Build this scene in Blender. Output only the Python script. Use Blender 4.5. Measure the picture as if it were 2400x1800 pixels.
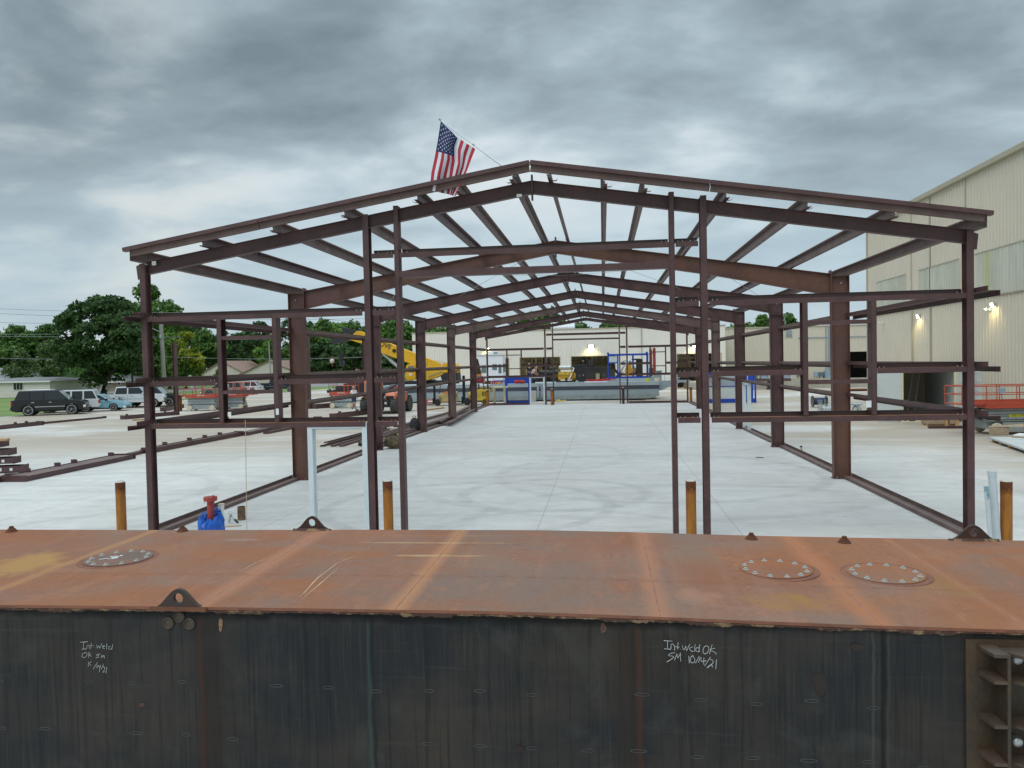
import bpy, bmesh, math, random
import numpy as np
from mathutils import Vector, Matrix
S = bpy.context.scene
for o in list(bpy.data.objects): bpy.data.objects.remove(o)
COL = S.collection
rad = math.radians
# ---------------------------------------------------------------- camera
FPX, YAW, PIT, ROL, CH = 1787.73, 0.1191, -0.0277, -0.0210, 3.3226
_r = np.array([math.cos(YAW), math.sin(YAW), 0.]); _f = np.array([-math.sin(YAW)*math.cos(PIT), math.cos(YAW)*math.cos(PIT), math.sin(PIT)])
_u = np.cross(_r, _f)
_r2 = math.cos(ROL)*_r + math.sin(ROL)*_u; _u2 = -math.sin(ROL)*_r + math.cos(ROL)*_u
cam = bpy.data.cameras.new('camera'); co = bpy.data.objects.new('camera', cam); COL.objects.link(co)
co.matrix_world = Matrix(((_r2[0], _u2[0], -_f[0], 0), (_r2[1], _u2[1], -_f[1], 0), (_r2[2], _u2[2], -_f[2], CH), (0, 0, 0, 1)))
cam.sensor_width = 36; cam.lens = 36*FPX/2400; cam.clip_end = 6000; cam.clip_start = .1
S.camera = co
S.render.resolution_x = 1024; S.render.resolution_y = 768
S.view_settings.view_transform = 'Standard'; S.view_settings.look = 'None'; S.view_settings.gamma = 1
S.view_settings.exposure = 0
# measured directions -> points of the real place (ground plane, or a vertical plane at a known distance)
def _ray(px, py): return _f + _r2*(px-1200)/FPX - _u2*(py-900)/FPX
def at(px, py, z=0.):
    d = _ray(px, py); t = (z-CH)/d[2]; return Vector((d[0]*t, d[1]*t, z))
def aty(px, py, Y):
    d = _ray(px, py); t = Y/d[1]; return Vector((d[0]*t, Y, CH+d[2]*t))
def atx(px, py, X):
    d = _ray(px, py); t = X/d[0]; return Vector((X, d[1]*t, CH+d[2]*t))
def mpp(p):  # metres per photo pixel at a point
    return (p[0]*_f[0]+p[1]*_f[1]+(p[2]-CH)*_f[2])/FPX
# ---------------------------------------------------------------- world
W = bpy.data.worlds.new('World'); S.world = W; W.use_nodes = True
nt = W.node_tree; nt.nodes.clear()
SUN_EL, SUN_AZ = rad(48), rad(215)
def N(t, nt=nt, **k):
    n = nt.nodes.new(t)
    for a, v in k.items(): setattr(n, a, v)
    return n
def L(a, b, nt=nt): nt.links.new(a, b)
def math_(op, a, b=None, c=None, nt=nt, clamp=False):
    n = N('ShaderNodeMath', nt, operation=op, use_clamp=clamp)
    for i, v in enumerate((a, b, c)):
        if v is None: continue
        if isinstance(v, (int, float)): n.inputs[i].default_value = v
        else: L(v, n.inputs[i], nt)
    return n.outputs[0]
def ramp_(fac, stops, nt=nt):
    n = N('ShaderNodeValToRGB', nt); e = n.color_ramp.elements
    while len(e) < len(stops): e.new(.5)
    for k, (p, c) in enumerate(stops):
        e[k].position = p; e[k].color = (c, c, c, 1) if isinstance(c, (int, float)) else (*c, 1)
    L(fac, n.inputs[0], nt); return n.outputs[0]
def mix_(fac, a, b, nt=nt, mode='MIX'):
    n = N('ShaderNodeMix', nt, data_type='RGBA', blend_type=mode)
    if isinstance(fac, (int, float)): n.inputs[0].default_value = fac
    else: L(fac, n.inputs[0], nt)
    for i, v in ((6, a), (7, b)):
        if isinstance(v, tuple): n.inputs[i].default_value = (*v, 1)
        else: L(v, n.inputs[i], nt)
    return n.outputs[2]
tc = N('ShaderNodeTexCoord'); sx = N('ShaderNodeSeparateXYZ'); L(tc.outputs['Generated'], sx.inputs[0])
dz = sx.outputs[2]; zc = math_('MAXIMUM', dz, 0.0)
den = math_('ADD', zc, 0.22)
cx = math_('DIVIDE', sx.outputs[0], den); cy = math_('DIVIDE', sx.outputs[1], den)
cv = N('ShaderNodeCombineXYZ'); L(cx, cv.inputs[0]); L(cy, cv.inputs[1])
def noise_(vec, scale, detail=6, rough=.55, dist=0., nt=nt):
    n = N('ShaderNodeTexNoise', nt); n.inputs['Scale'].default_value = scale; n.inputs['Detail'].default_value = detail
    n.inputs['Roughness'].default_value = rough; n.inputs['Distortion'].default_value = dist
    L(vec, n.inputs['Vector'], nt); return n.outputs['Fac']
mp = N('ShaderNodeMapping'); L(cv.outputs[0], mp.inputs[0]); mp.inputs['Location'].default_value = (3.1, 7.7, 1.3); mp.inputs['Rotation'].default_value = (0, 0, rad(20)); mp.inputs['Scale'].default_value = (.85, 1.05, 1)
n1 = noise_(mp.outputs[0], 2.0, 9, .5, .25); n2 = noise_(mp.outputs[0], .75, 4, .5, .2); n3 = noise_(mp.outputs[0], 6.5, 7, .55, .3)
cl = math_('ADD', math_('MULTIPLY', n1, .52), math_('ADD', math_('MULTIPLY', n2, .36), math_('MULTIPLY', n3, .12)))
cl = math_('SUBTRACT', cl, ramp_(zc, [(0, -.03), (.2, -.018), (.28, .008), (.36, .045), (.45, .06), (1, -.05)]))
clc = ramp_(cl, [(.36, (.21, .27, .31)), (.425, (.30, .38, .43)), (.475, (.40, .50, .56)), (.515, (.53, .64, .70)), (.555, (.70, .79, .83)), (.63, (.82, .88, .90))])
hor = ramp_(zc, [(0, (.60, .70, .745)), (.06, (.53, .66, .73)), (.14, (.52, .665, .745)), (.3, (.6, .7, .76)), (1, (.7, .8, .85))])
cov = ramp_(zc, [(0, .05), (.1, .15), (.18, .5), (.27, .9), (.33, 1)])
skyc = mix_(cov, hor, clc)
# warm break in the cloud, low on the left
gd = N('ShaderNodeVectorMath', operation='DOT_PRODUCT'); L(tc.outputs['Generated'], gd.inputs[0])
wd = Vector(_ray(120, 380)).normalized(); gd.inputs[1].default_value = tuple(wd)
gm = math_('MULTIPLY', ramp_(gd.outputs['Value'], [(.965, 0.), (1, 1.)]), ramp_(n1, [(.42, 0.), (.6, 1.)]))
skyc = mix_(math_('MULTIPLY', gm, .5), skyc, (.86, .85, .78))
# overcast sky: brighter towards the zenith
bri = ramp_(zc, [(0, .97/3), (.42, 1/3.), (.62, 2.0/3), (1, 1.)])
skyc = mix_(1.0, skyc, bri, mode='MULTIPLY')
ns = N('ShaderNodeTexSky', sky_type='NISHITA', sun_disc=False); ns.sun_elevation = SUN_EL; ns.sun_rotation = SUN_AZ
bg1 = N('ShaderNodeBackground'); L(ns.outputs[0], bg1.inputs[0]); bg1.inputs[1].default_value = .05
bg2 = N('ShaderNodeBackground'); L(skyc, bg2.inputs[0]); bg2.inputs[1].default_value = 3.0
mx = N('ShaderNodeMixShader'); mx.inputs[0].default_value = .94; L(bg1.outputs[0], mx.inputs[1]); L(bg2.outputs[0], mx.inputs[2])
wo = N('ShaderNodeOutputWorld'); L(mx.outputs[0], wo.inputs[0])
sl = bpy.data.lights.new('sun', 'SUN'); sl.energy = .9; sl.angle = rad(35); sl.color = (1, .96, .9)
so = bpy.data.objects.new('sun', sl); COL.objects.link(so)
so.rotation_euler = (rad(90)-SUN_EL, 0, math.pi - SUN_AZ)
# ---------------------------------------------------------------- materials
MATS = {}
def mat(name, col, rough=.6, metal=0., var=.12, sc=2., bump=0., col2=None, stretch=(1, 1, 1), fine=0., spec=.5, thr=(.35, .65), bsc=None):
    m = bpy.data.materials.new(name); m.use_nodes = True; t = m.node_tree; b = t.nodes['Principled BSDF']
    b.inputs['Roughness'].default_value = rough; b.inputs['Metallic'].default_value = metal; b.inputs['Specular IOR Level'].default_value = spec
    if var or col2 or bump:
        tx = N('ShaderNodeTexCoord', t); mpn = N('ShaderNodeMapping', t); L(tx.outputs['Object'], mpn.inputs[0], t); mpn.inputs['Scale'].default_value = stretch
        nz = noise_(mpn.outputs[0], sc, 6, .6, .2, t)
        c2 = col2 if col2 else tuple(min(1, c*(1+var)) for c in col)
        c1 = col if col2 else tuple(c*(1-var) for c in col)
        f = ramp_(nz, [(thr[0], 0.), (thr[1], 1.)], t)
        c = mix_(f, c1, c2, t)
        if fine:
            nf = noise_(mpn.outputs[0], sc*9, 4, .6, 0, t)
            c = mix_(math_('MULTIPLY', ramp_(nf, [(.4, 0.), (.7, 1.)], t), fine, nt=t), c, tuple(x*.45 for x in c1), t)
        L(c, b.inputs['Base Color'], t)
        if bump:
            bn = N('ShaderNodeBump', t); bn.inputs['Strength'].default_value = bump; bn.inputs['Distance'].default_value = .02
            L(noise_(mpn.outputs[0], bsc or sc*6, 4, .6, 0, t), bn.inputs['Height'], t); L(bn.outputs[0], b.inputs['Normal'], t)
    else: b.inputs['Base Color'].default_value = (*col, 1)
    MATS[name] = m; return m
def emit(name, col, s):
    m = bpy.data.materials.new(name); m.use_nodes = True; b = m.node_tree.nodes['Principled BSDF']
    b.inputs['Base Color'].default_value = (*col, 1); b.inputs['Emission Color'].default_value = (*col, 1); b.inputs['Emission Strength'].default_value = s
    MATS[name] = m; return m
mat('primer', (.092, .043, .043), .5, 0, .22, 1.8, .08, fine=.35)
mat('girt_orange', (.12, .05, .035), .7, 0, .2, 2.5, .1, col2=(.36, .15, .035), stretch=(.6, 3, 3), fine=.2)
mat('primer_shaded', (.045, .022, .022), .5, 0, .15, 1.4)  # same primer darkened, painting shade onto the girts' back flange
mat('primer_dull', (.15, .095, .085), .6, 0, .2, 2.2, .05, fine=.3)
mat('primer_rust', (.115, .052, .045), .55, 0, .1, .9, .1, col2=(.155, .068, .04), fine=.3)
mat('girt_rust', (.11, .052, .05), .55, 0, .1, 1.2, .05, col2=(.14, .062, .045), fine=.25)
mat('galv', (.5, .52, .53), .4, .6, .1, 8)
mat('bright_white', (.86, .86, .88), .4, 0, .02, 2)
mat('tyre_grey', (.06, .058, .055), .85, 0, .2, 6)
mat('bolt_zinc', (.42, .45, .44), .45, .3, .1, 20)
mat('white_paint', (.62, .68, .70), .45, 0, .05, 2, fine=.06)
mat('tag_white', (.75, .76, .76), .6, 0, .04, 8)
mat('black_rubber', (.022, .022, .023), .8, 0, .2, 6)
mat('dark_metal', (.03, .031, .034), .5, .2, .3, 5)
mat('black_paint', (.012, .012, .014), .25, 0, .1, 2)
mat('glass_dark', (.02, .026, .03), .08, 0, 0)
mat('glass_pale', (.16, .2, .2), .1, 0, .1, 1)
mat('chrome', (.7, .7, .72), .18, .9, 0)
mat('rim_alloy', (.5, .5, .5), .35, .6, .05, 6)
mat('rim_black', (.03, .03, .03), .4, .3, .05, 6)
mat('light_clear', (.75, .73, .68), .2, 0, .05, 10)
mat('light_amber', (.75, .3, .08), .3, 0, 0)
mat('light_red', (.45, .02, .02), .3, 0, 0)
mat('wood', (.45, .29, .14), .7, 0, .25, 3, .1, stretch=(1, 6, 6))
mat('crane_yellow', (.78, .42, .012), .4, 0, .08, .8, fine=.05)
mat('lift_orange', (.46, .075, .04), .45, 0, .12, 2, fine=.15)
mat('tele_orange', (.66, .20, .11), .45, 0, .1, 2, fine=.1)
mat('lift_grey', (.27, .31, .31), .5, 0, .15, 2, fine=.2)
mat('cream_wheel', (.58, .53, .40), .6, 0, .1, 8)
mat('blue_paint', (.012, .06, .42), .35, 0, .1, 1.5, fine=.08)
mat('barge_grey', (.29, .355, .385), .5, 0, .06, .5, fine=.05)
mat('barge_grey2', (.36, .42, .45), .5, 0, .08, 1, fine=.08)
mat('barge_stripe', (.052, .058, .075), .6, 0, .15, .7)
mat('concrete_block', (.5, .49, .44), .85, 0, .12, 3, .2, fine=.2)
mat('fork_yellow', (.66, .47, .05), .5, 0, .2, 2, fine=.45)
mat('fork_tan', (.50, .36, .14), .55, 0, .2, 2, fine=.4)
mat('fork_orange', (.6, .2, .06), .5, 0, .2, 3, fine=.3)
mat('engine_yellow', (.60, .33, .03), .45, 0, .2, 3, fine=.4)
mat('red_paint', (.50, .02, .02), .45, 0, .15, 2, fine=.2)
mat('red_dull', (.33, .045, .035), .5, 0, .1, 6, fine=.15)
mat('rust_orange', (.42, .165, .018), .75, 0, .2, 3.5, .15, col2=(.22, .075, .012), stretch=(3, 3, .6), fine=.3)
mat('rust_dark', (.12, .04, .015), .8, 0, .2, 5, .2, fine=.3)
mat('tarp_blue', (.012, .10, .45), .35, 0, .25, 5, .3)
mat('pvc_white', (.52, .57, .59), .4, 0, .05, 3, fine=.08)
mat('pvc_tape', (.22, .36, .42), .4, 0, .3, 12)
mat('rope', (.45, .36, .24), .9, 0, .2, 20)
mat('cardboard', (.36, .27, .18), .8, 0, .12, 3, fine=.12)
mat('skin', (.52, .30, .22), .55, 0, .05, 10)
mat('cloth_white', (.72, .74, .78), .8, 0, .08, 8, .2)
mat('cloth_black', (.025, .025, .03), .8, 0, .2, 8, .2)
mat('cloth_navy', (.03, .05, .11), .8, 0, .2, 8, .2)
mat('hair_dark', (.03, .022, .018), .7, 0, .1, 10)
mat('hair_grey', (.35, .34, .33), .7, 0, .1, 10)
mat('chalk', (.42, .43, .42), .9, 0, .25, 30)
mat('panel_cream', (.64, .58, .475), .5, 0, .04, .12, fine=.03)
mat('panel_pale', (.80, .765, .69), .5, 0, .03, .1, fine=.03)
mat('trim_tan', (.44, .40, .30), .5, 0, .05, .5)
mat('skylight', (.52, .52, .44), .55, 0, .12, .7, stretch=(1, 2, .3), spec=.2)
mat('skylight_yellow', (.52, .52, .30), .55, 0, .1, .7, stretch=(1, 2, .3))
mat('interior_olive', (.32, .29, .17), .8, 0, .2, .3)
mat('interior_dark', (.03, .03, .028), .8, 0, .3, .5)
mat('container_white', (.56, .61, .61), .45, 0, .06, 1, fine=.1)
mat('container_cream', (.72, .64, .44), .5, 0, .06, 1, fine=.15)
mat('elec_grey', (.28, .35, .42), .45, 0, .1, 1)
mat('elec_dark', (.12, .16, .19), .45, 0, .1, 1)
mat('army_green', (.14, .17, .075), .6, 0, .15, 1, fine=.1)
mat('conc_wall', (.40, .38, .31), .85, 0, .12, .8, .2, fine=.15)
mat('roof_brown', (.27, .175, .135), .85, 0, .12, 1.5, .2, fine=.2)
mat('roof_grey', (.19, .195, .20), .85, 0, .12, 1.5, .2, fine=.2)
mat('siding_cream', (.60, .54, .49), .65, 0, .05, .4)
mat('siding_white', (.72, .67, .64), .65, 0, .05, .4)
mat('siding_tan', (.38, .33, .22), .65, 0, .05, .4)
mat('pole_wood', (.33, .31, .28), .85, 0, .15, 1, .2, stretch=(4, 4, .5))
mat('bark', (.07, .055, .04), .9, 0, .3, 4, .5, stretch=(2, 2, .5))
mat('wire', (.24, .27, .28), .6, 0, 0)
mat('cable', (.03, .03, .03), .6, 0, 0)
mat('flag_red', (.42, .022, .045), .75, 0, .05, 8)
mat('flag_white', (.66, .67, .72), .75, 0, .03, 8)
mat('flag_blue', (.02, .03, .115), .75, 0, .05, 8)
mat('pole_alu', (.7, .74, .78), .3, .3, 0)
mat('hi_yellow', (.62, .62, .02), .5, 0, .05, 4)
mat('bag_camo', (.07, .055, .035), .8, 0, .3, 9, .3, col2=(.20, .14, .08))
mat('paint_black_car', (.011, .013, .017), .14, 0, 0)
mat('paint_white_car', (.62, .65, .67), .2, 0, .02, 1)
mat('paint_blue_car', (.22, .42, .52), .18, .1, .02, 1)
mat('paint_silver_car', (.34, .35, .34), .25, .4, .02, 1)
mat('paint_tan_car', (.24, .21, .17), .25, .3, .02, 1)
mat('paint_navy_car', (.02, .028, .04), .18, 0, .02, 1)
emit('lamp_glow', (1, .93, .70), 12)
def leafmat(name, c1, c2, c3=None):
    m = bpy.data.materials.new(name); m.use_nodes = True; t = m.node_tree; b = t.nodes['Principled BSDF']
    b.inputs['Roughness'].default_value = .6; b.inputs['Specular IOR Level'].default_value = .25
    g = N('ShaderNodeNewGeometry', t); tx = N('ShaderNodeTexCoord', t)
    r1 = g.outputs['Random Per Island']; nz = noise_(tx.outputs['Object'], .35, 3, .5, 0, t)
    f = math_('ADD', math_('MULTIPLY', r1, .45, nt=t), math_('MULTIPLY', nz, .6, nt=t), nt=t)
    c = mix_(ramp_(f, [(.3, 0.), (.75, 1.)], t), c1, c2, t)
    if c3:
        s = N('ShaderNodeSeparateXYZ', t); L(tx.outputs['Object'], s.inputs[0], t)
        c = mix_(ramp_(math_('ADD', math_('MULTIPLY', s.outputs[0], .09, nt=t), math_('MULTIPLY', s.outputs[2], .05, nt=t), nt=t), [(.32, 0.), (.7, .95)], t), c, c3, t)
    L(c, b.inputs['Base Color'], t)
    tr = N('ShaderNodeBsdfTranslucent', t); L(c, tr.inputs[0], t); ms = N('ShaderNodeMixShader', t); ms.inputs[0].default_value = .25
    L(b.outputs[0], ms.inputs[1], t); L(tr.outputs[0], ms.inputs[2], t); L(ms.outputs[0], t.nodes['Material Output'].inputs[0], t)
    MATS[name] = m
leafmat('leaf_deep', (.025, .06, .02), (.095, .165, .05))
leafmat('leaf_mid', (.04, .095, .022), (.14, .26, .055))
leafmat('leaf_fresh', (.06, .14, .025), (.18, .33, .06))
leafmat('leaf_olive', (.07, .12, .04), (.16, .23, .08))
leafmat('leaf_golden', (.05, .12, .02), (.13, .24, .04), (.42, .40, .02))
# ---------------------------------------------------------------- geometry helpers
def tag(o, label=None, cat=None, group=None, kind=None):
    if label: o['label'] = label
    if cat: o['category'] = cat
    if group: o['group'] = group
    if kind: o['kind'] = kind
    return o
def thing(name, label, cat, loc=(0, 0, 0), rz=0., group=None):
    o = bpy.data.objects.new(name, None); COL.objects.link(o); o.location = loc; o.rotation_euler = (0, 0, rz); o.empty_display_size = .2
    return tag(o, label, cat, group)
def copy_tree(o, parent=None):
    c = o.copy(); COL.objects.link(c)
    if parent: c.parent = parent
    for ch in list(o.children): copy_tree(ch, c)
    return c
class MB:
    def __init__(s): s.v = []; s.f = []; s.m = []
    def add(s, vs, fs, mi=0):
        n = len(s.v); s.v += [tuple(p) for p in vs]; s.f += [tuple(i+n for i in f) for f in fs]; s.m += [mi]*len(fs); return s
    def box(s, x0, x1, y0, y1, z0, z1, mi=0):
        if x0 > x1: x0, x1 = x1, x0
        if y0 > y1: y0, y1 = y1, y0
        if z0 > z1: z0, z1 = z1, z0
        return s.add([(x0, y0, z0), (x1, y0, z0), (x1, y1, z0), (x0, y1, z0), (x0, y0, z1), (x1, y0, z1), (x1, y1, z1), (x0, y1, z1)],
                     [(0, 3, 2, 1), (4, 5, 6, 7), (0, 1, 5, 4), (1, 2, 6, 5), (2, 3, 7, 6), (3, 0, 4, 7)], mi)
    def prof(s, pr, p0, p1, up=(0, 0, 1), mi=0, closed=True, cap=True):
        p0 = Vector(p0); p1 = Vector(p1); d = (p1-p0).normalized(); up = Vector(up)
        side = d.cross(up)
        if side.length < 1e-4: side = d.cross(Vector((0, 1, 0)))
        side.normalize(); u2 = side.cross(d)
        vs = [p0+side*a+u2*b for a, b in pr]+[p1+side*a+u2*b for a, b in pr]; n = len(pr)
        fs = [(i, (i+1) % n, n+(i+1) % n, n+i) for i in range(n if closed else n-1)]
        if closed and cap: fs += [tuple(range(n-1, -1, -1)), tuple(range(n, 2*n))]
        return s.add(vs, fs, mi)
    def beam(s, p0, p1, w, h, up=(0, 0, 1), mi=0):
        return s.prof([(-w/2, -h/2), (w/2, -h/2), (w/2, h/2), (-w/2, h/2)], p0, p1, up, mi)
    def poly(s, pts, axis, a, b, mi=0):  # extrude 2-D polygon along an axis
        f = {'x': lambda p, q: (q, p[0], p[1]), 'y': lambda p, q: (p[0], q, p[1]), 'z': lambda p, q: (p[0], p[1], q)}[axis]
        n = len(pts); vs = [f(p, a) for p in pts]+[f(p, b) for p in pts]
        return s.add(vs, [(i, (i+1) % n, n+(i+1) % n, n+i) for i in range(n)]+[tuple(range(n-1, -1, -1)), tuple(range(n, 2*n))], mi)
    def tube(s, pts, r, n=8, mi=0, cap=True):
        pts = [Vector(p) for p in pts]; rs = r if isinstance(r, (list, tuple)) else [r]*len(pts); rings = []
        for i, p in enumerate(pts):
            d = (pts[min(i+1, len(pts)-1)]-pts[max(i-1, 0)]).normalized()
            a = d.cross(Vector((0, 0, 1)))
            if a.length < .05: a = d.cross(Vector((0, 1, 0)))
            a.normalize(); b = a.cross(d)
            rings.append([p+(a*math.cos(2*math.pi*k/n)+b*math.sin(2*math.pi*k/n))*rs[i] for k in range(n)])
        vs = [q for rg in rings for q in rg]
        fs = [(i*n+k, i*n+(k+1) % n, (i+1)*n+(k+1) % n, (i+1)*n+k) for i in range(len(pts)-1) for k in range(n)]
        if cap: fs += [tuple(range(n-1, -1, -1)), tuple((len(pts)-1)*n+k for k in range(n))]
        return s.add(vs, fs, mi)
    def lathe(s, pr, c=(0, 0, 0), axis='z', n=20, mi=0, sx=1, sy=1):
        vs = []
        for r, h in pr:
            for k in range(n):
                a = 2*math.pi*k/n; x, y = r*math.cos(a)*sx, r*math.sin(a)*sy
                p = {'z': (x, y, h), 'y': (x, h, y), 'x': (h, x, y)}[axis]; vs.append((p[0]+c[0], p[1]+c[1], p[2]+c[2]))
        m = len(pr); fs = [(i*n+k, i*n+(k+1) % n, (i+1)*n+(k+1) % n, (i+1)*n+k) for i in range(m-1) for k in range(n)]
        fs += [tuple(range(n-1, -1, -1)), tuple((m-1)*n+k for k in range(n))]
        return s.add(vs, fs, mi)
    def cyl(s, c, r, h, axis='z', n=16, mi=0): return s.lathe([(r, 0), (r, h)], c, axis, n, mi)
    def ell(s, c, rx, ry, rz, n=14, m=8, mi=0, jit=0., rng=random):
        pr = []; vs = []
        for i in range(m+1):
            t = math.pi*i/m
            for k in range(n):
                a = 2*math.pi*k/n; j = 1+rng.uniform(-jit, jit)
                vs.append((c[0]+rx*math.sin(t)*math.cos(a)*j, c[1]+ry*math.sin(t)*math.sin(a)*j, c[2]-rz*math.cos(t)*j))
        return s.add(vs, [(i*n+k, i*n+(k+1) % n, (i+1)*n+(k+1) % n, (i+1)*n+k) for i in range(m) for k in range(n)], mi)
    def loft(s, rings, mi=0, cap=True):
        n = len(rings[0]); vs = [p for r in rings for p in r]
        fs = [(i*n+k, i*n+(k+1) % n, (i+1)*n+(k+1) % n, (i+1)*n+k) for i in range(len(rings)-1) for k in range(n)]
        if cap: fs += [tuple(range(n-1, -1, -1)), tuple((len(rings)-1)*n+k for k in range(n))]
        return s.add(vs, fs, mi)
    def build(s, name, mats, parent=None, world=False, smooth=False, bevel=0., label=None):
        me = bpy.data.meshes.new(name); vs = s.v
        if world and parent is not None:
            root = parent
            while root.parent: root = root.parent
            M = Matrix.Translation(root.location) @ Matrix.Rotation(root.rotation_euler[2], 4, 'Z'); Mi = M.inverted()
            vs = [tuple(Mi @ Vector(p)) for p in vs]
        me.from_pydata(vs, [], s.f)
        ml = mats if isinstance(mats, (list, tuple)) else [mats]
        for m in ml: me.materials.append(MATS[m] if isinstance(m, str) else m)
        if len(ml) > 1: me.polygons.foreach_set('material_index', s.m)
        bm = bmesh.new(); bm.from_mesh(me)
        if not getattr(s, 'raw', False): bmesh.ops.recalc_face_normals(bm, faces=bm.faces)
        if bevel: bmesh.ops.bevel(bm, geom=list(bm.edges), offset=bevel, segments=2, profile=.6, affect='EDGES', clamp_overlap=True)
        bm.to_mesh(me); bm.free()
        if smooth: me.shade_smooth(); me.set_sharp_from_angle(angle=rad(40))
        me.update()
        o = bpy.data.objects.new(name, me); COL.objects.link(o)
        if parent is not None: o.parent = parent
        if label: o['label'] = label
        return o
def text_mb(txt, size, depth=.004, weight=0.):
    c = bpy.data.curves.new('t', 'FONT'); c.body = txt; c.size = size; c.extrude = depth/2; c.offset = weight; c.align_x = 'CENTER'; c.align_y = 'CENTER'
    o = bpy.data.objects.new('t', c); COL.objects.link(o); bpy.context.view_layer.update()
    me = bpy.data.meshes.new_from_object(o.evaluated_get(bpy.context.evaluated_depsgraph_get()))
    mb = MB(); mb.add([tuple(v.co) for v in me.vertices], [tuple(p.vertices) for p in me.polygons]); mb.raw = True
    bpy.data.objects.remove(o); bpy.data.meshes.remove(me); return mb
def xf(mb, M):
    mb.v = [tuple(M @ Vector(p)) for p in mb.v]; return mb
def face_to(origin, right, up):  # text lying in a plane
    r = Vector(right).normalized(); u = Vector(up); u = (u-r*u.dot(r)).normalized(); n = r.cross(u)
    return Matrix(((r.x, u.x, n.x, origin[0]), (r.y, u.y, n.y, origin[1]), (r.z, u.z, n.z, origin[2]), (0, 0, 0, 1)))
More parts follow.
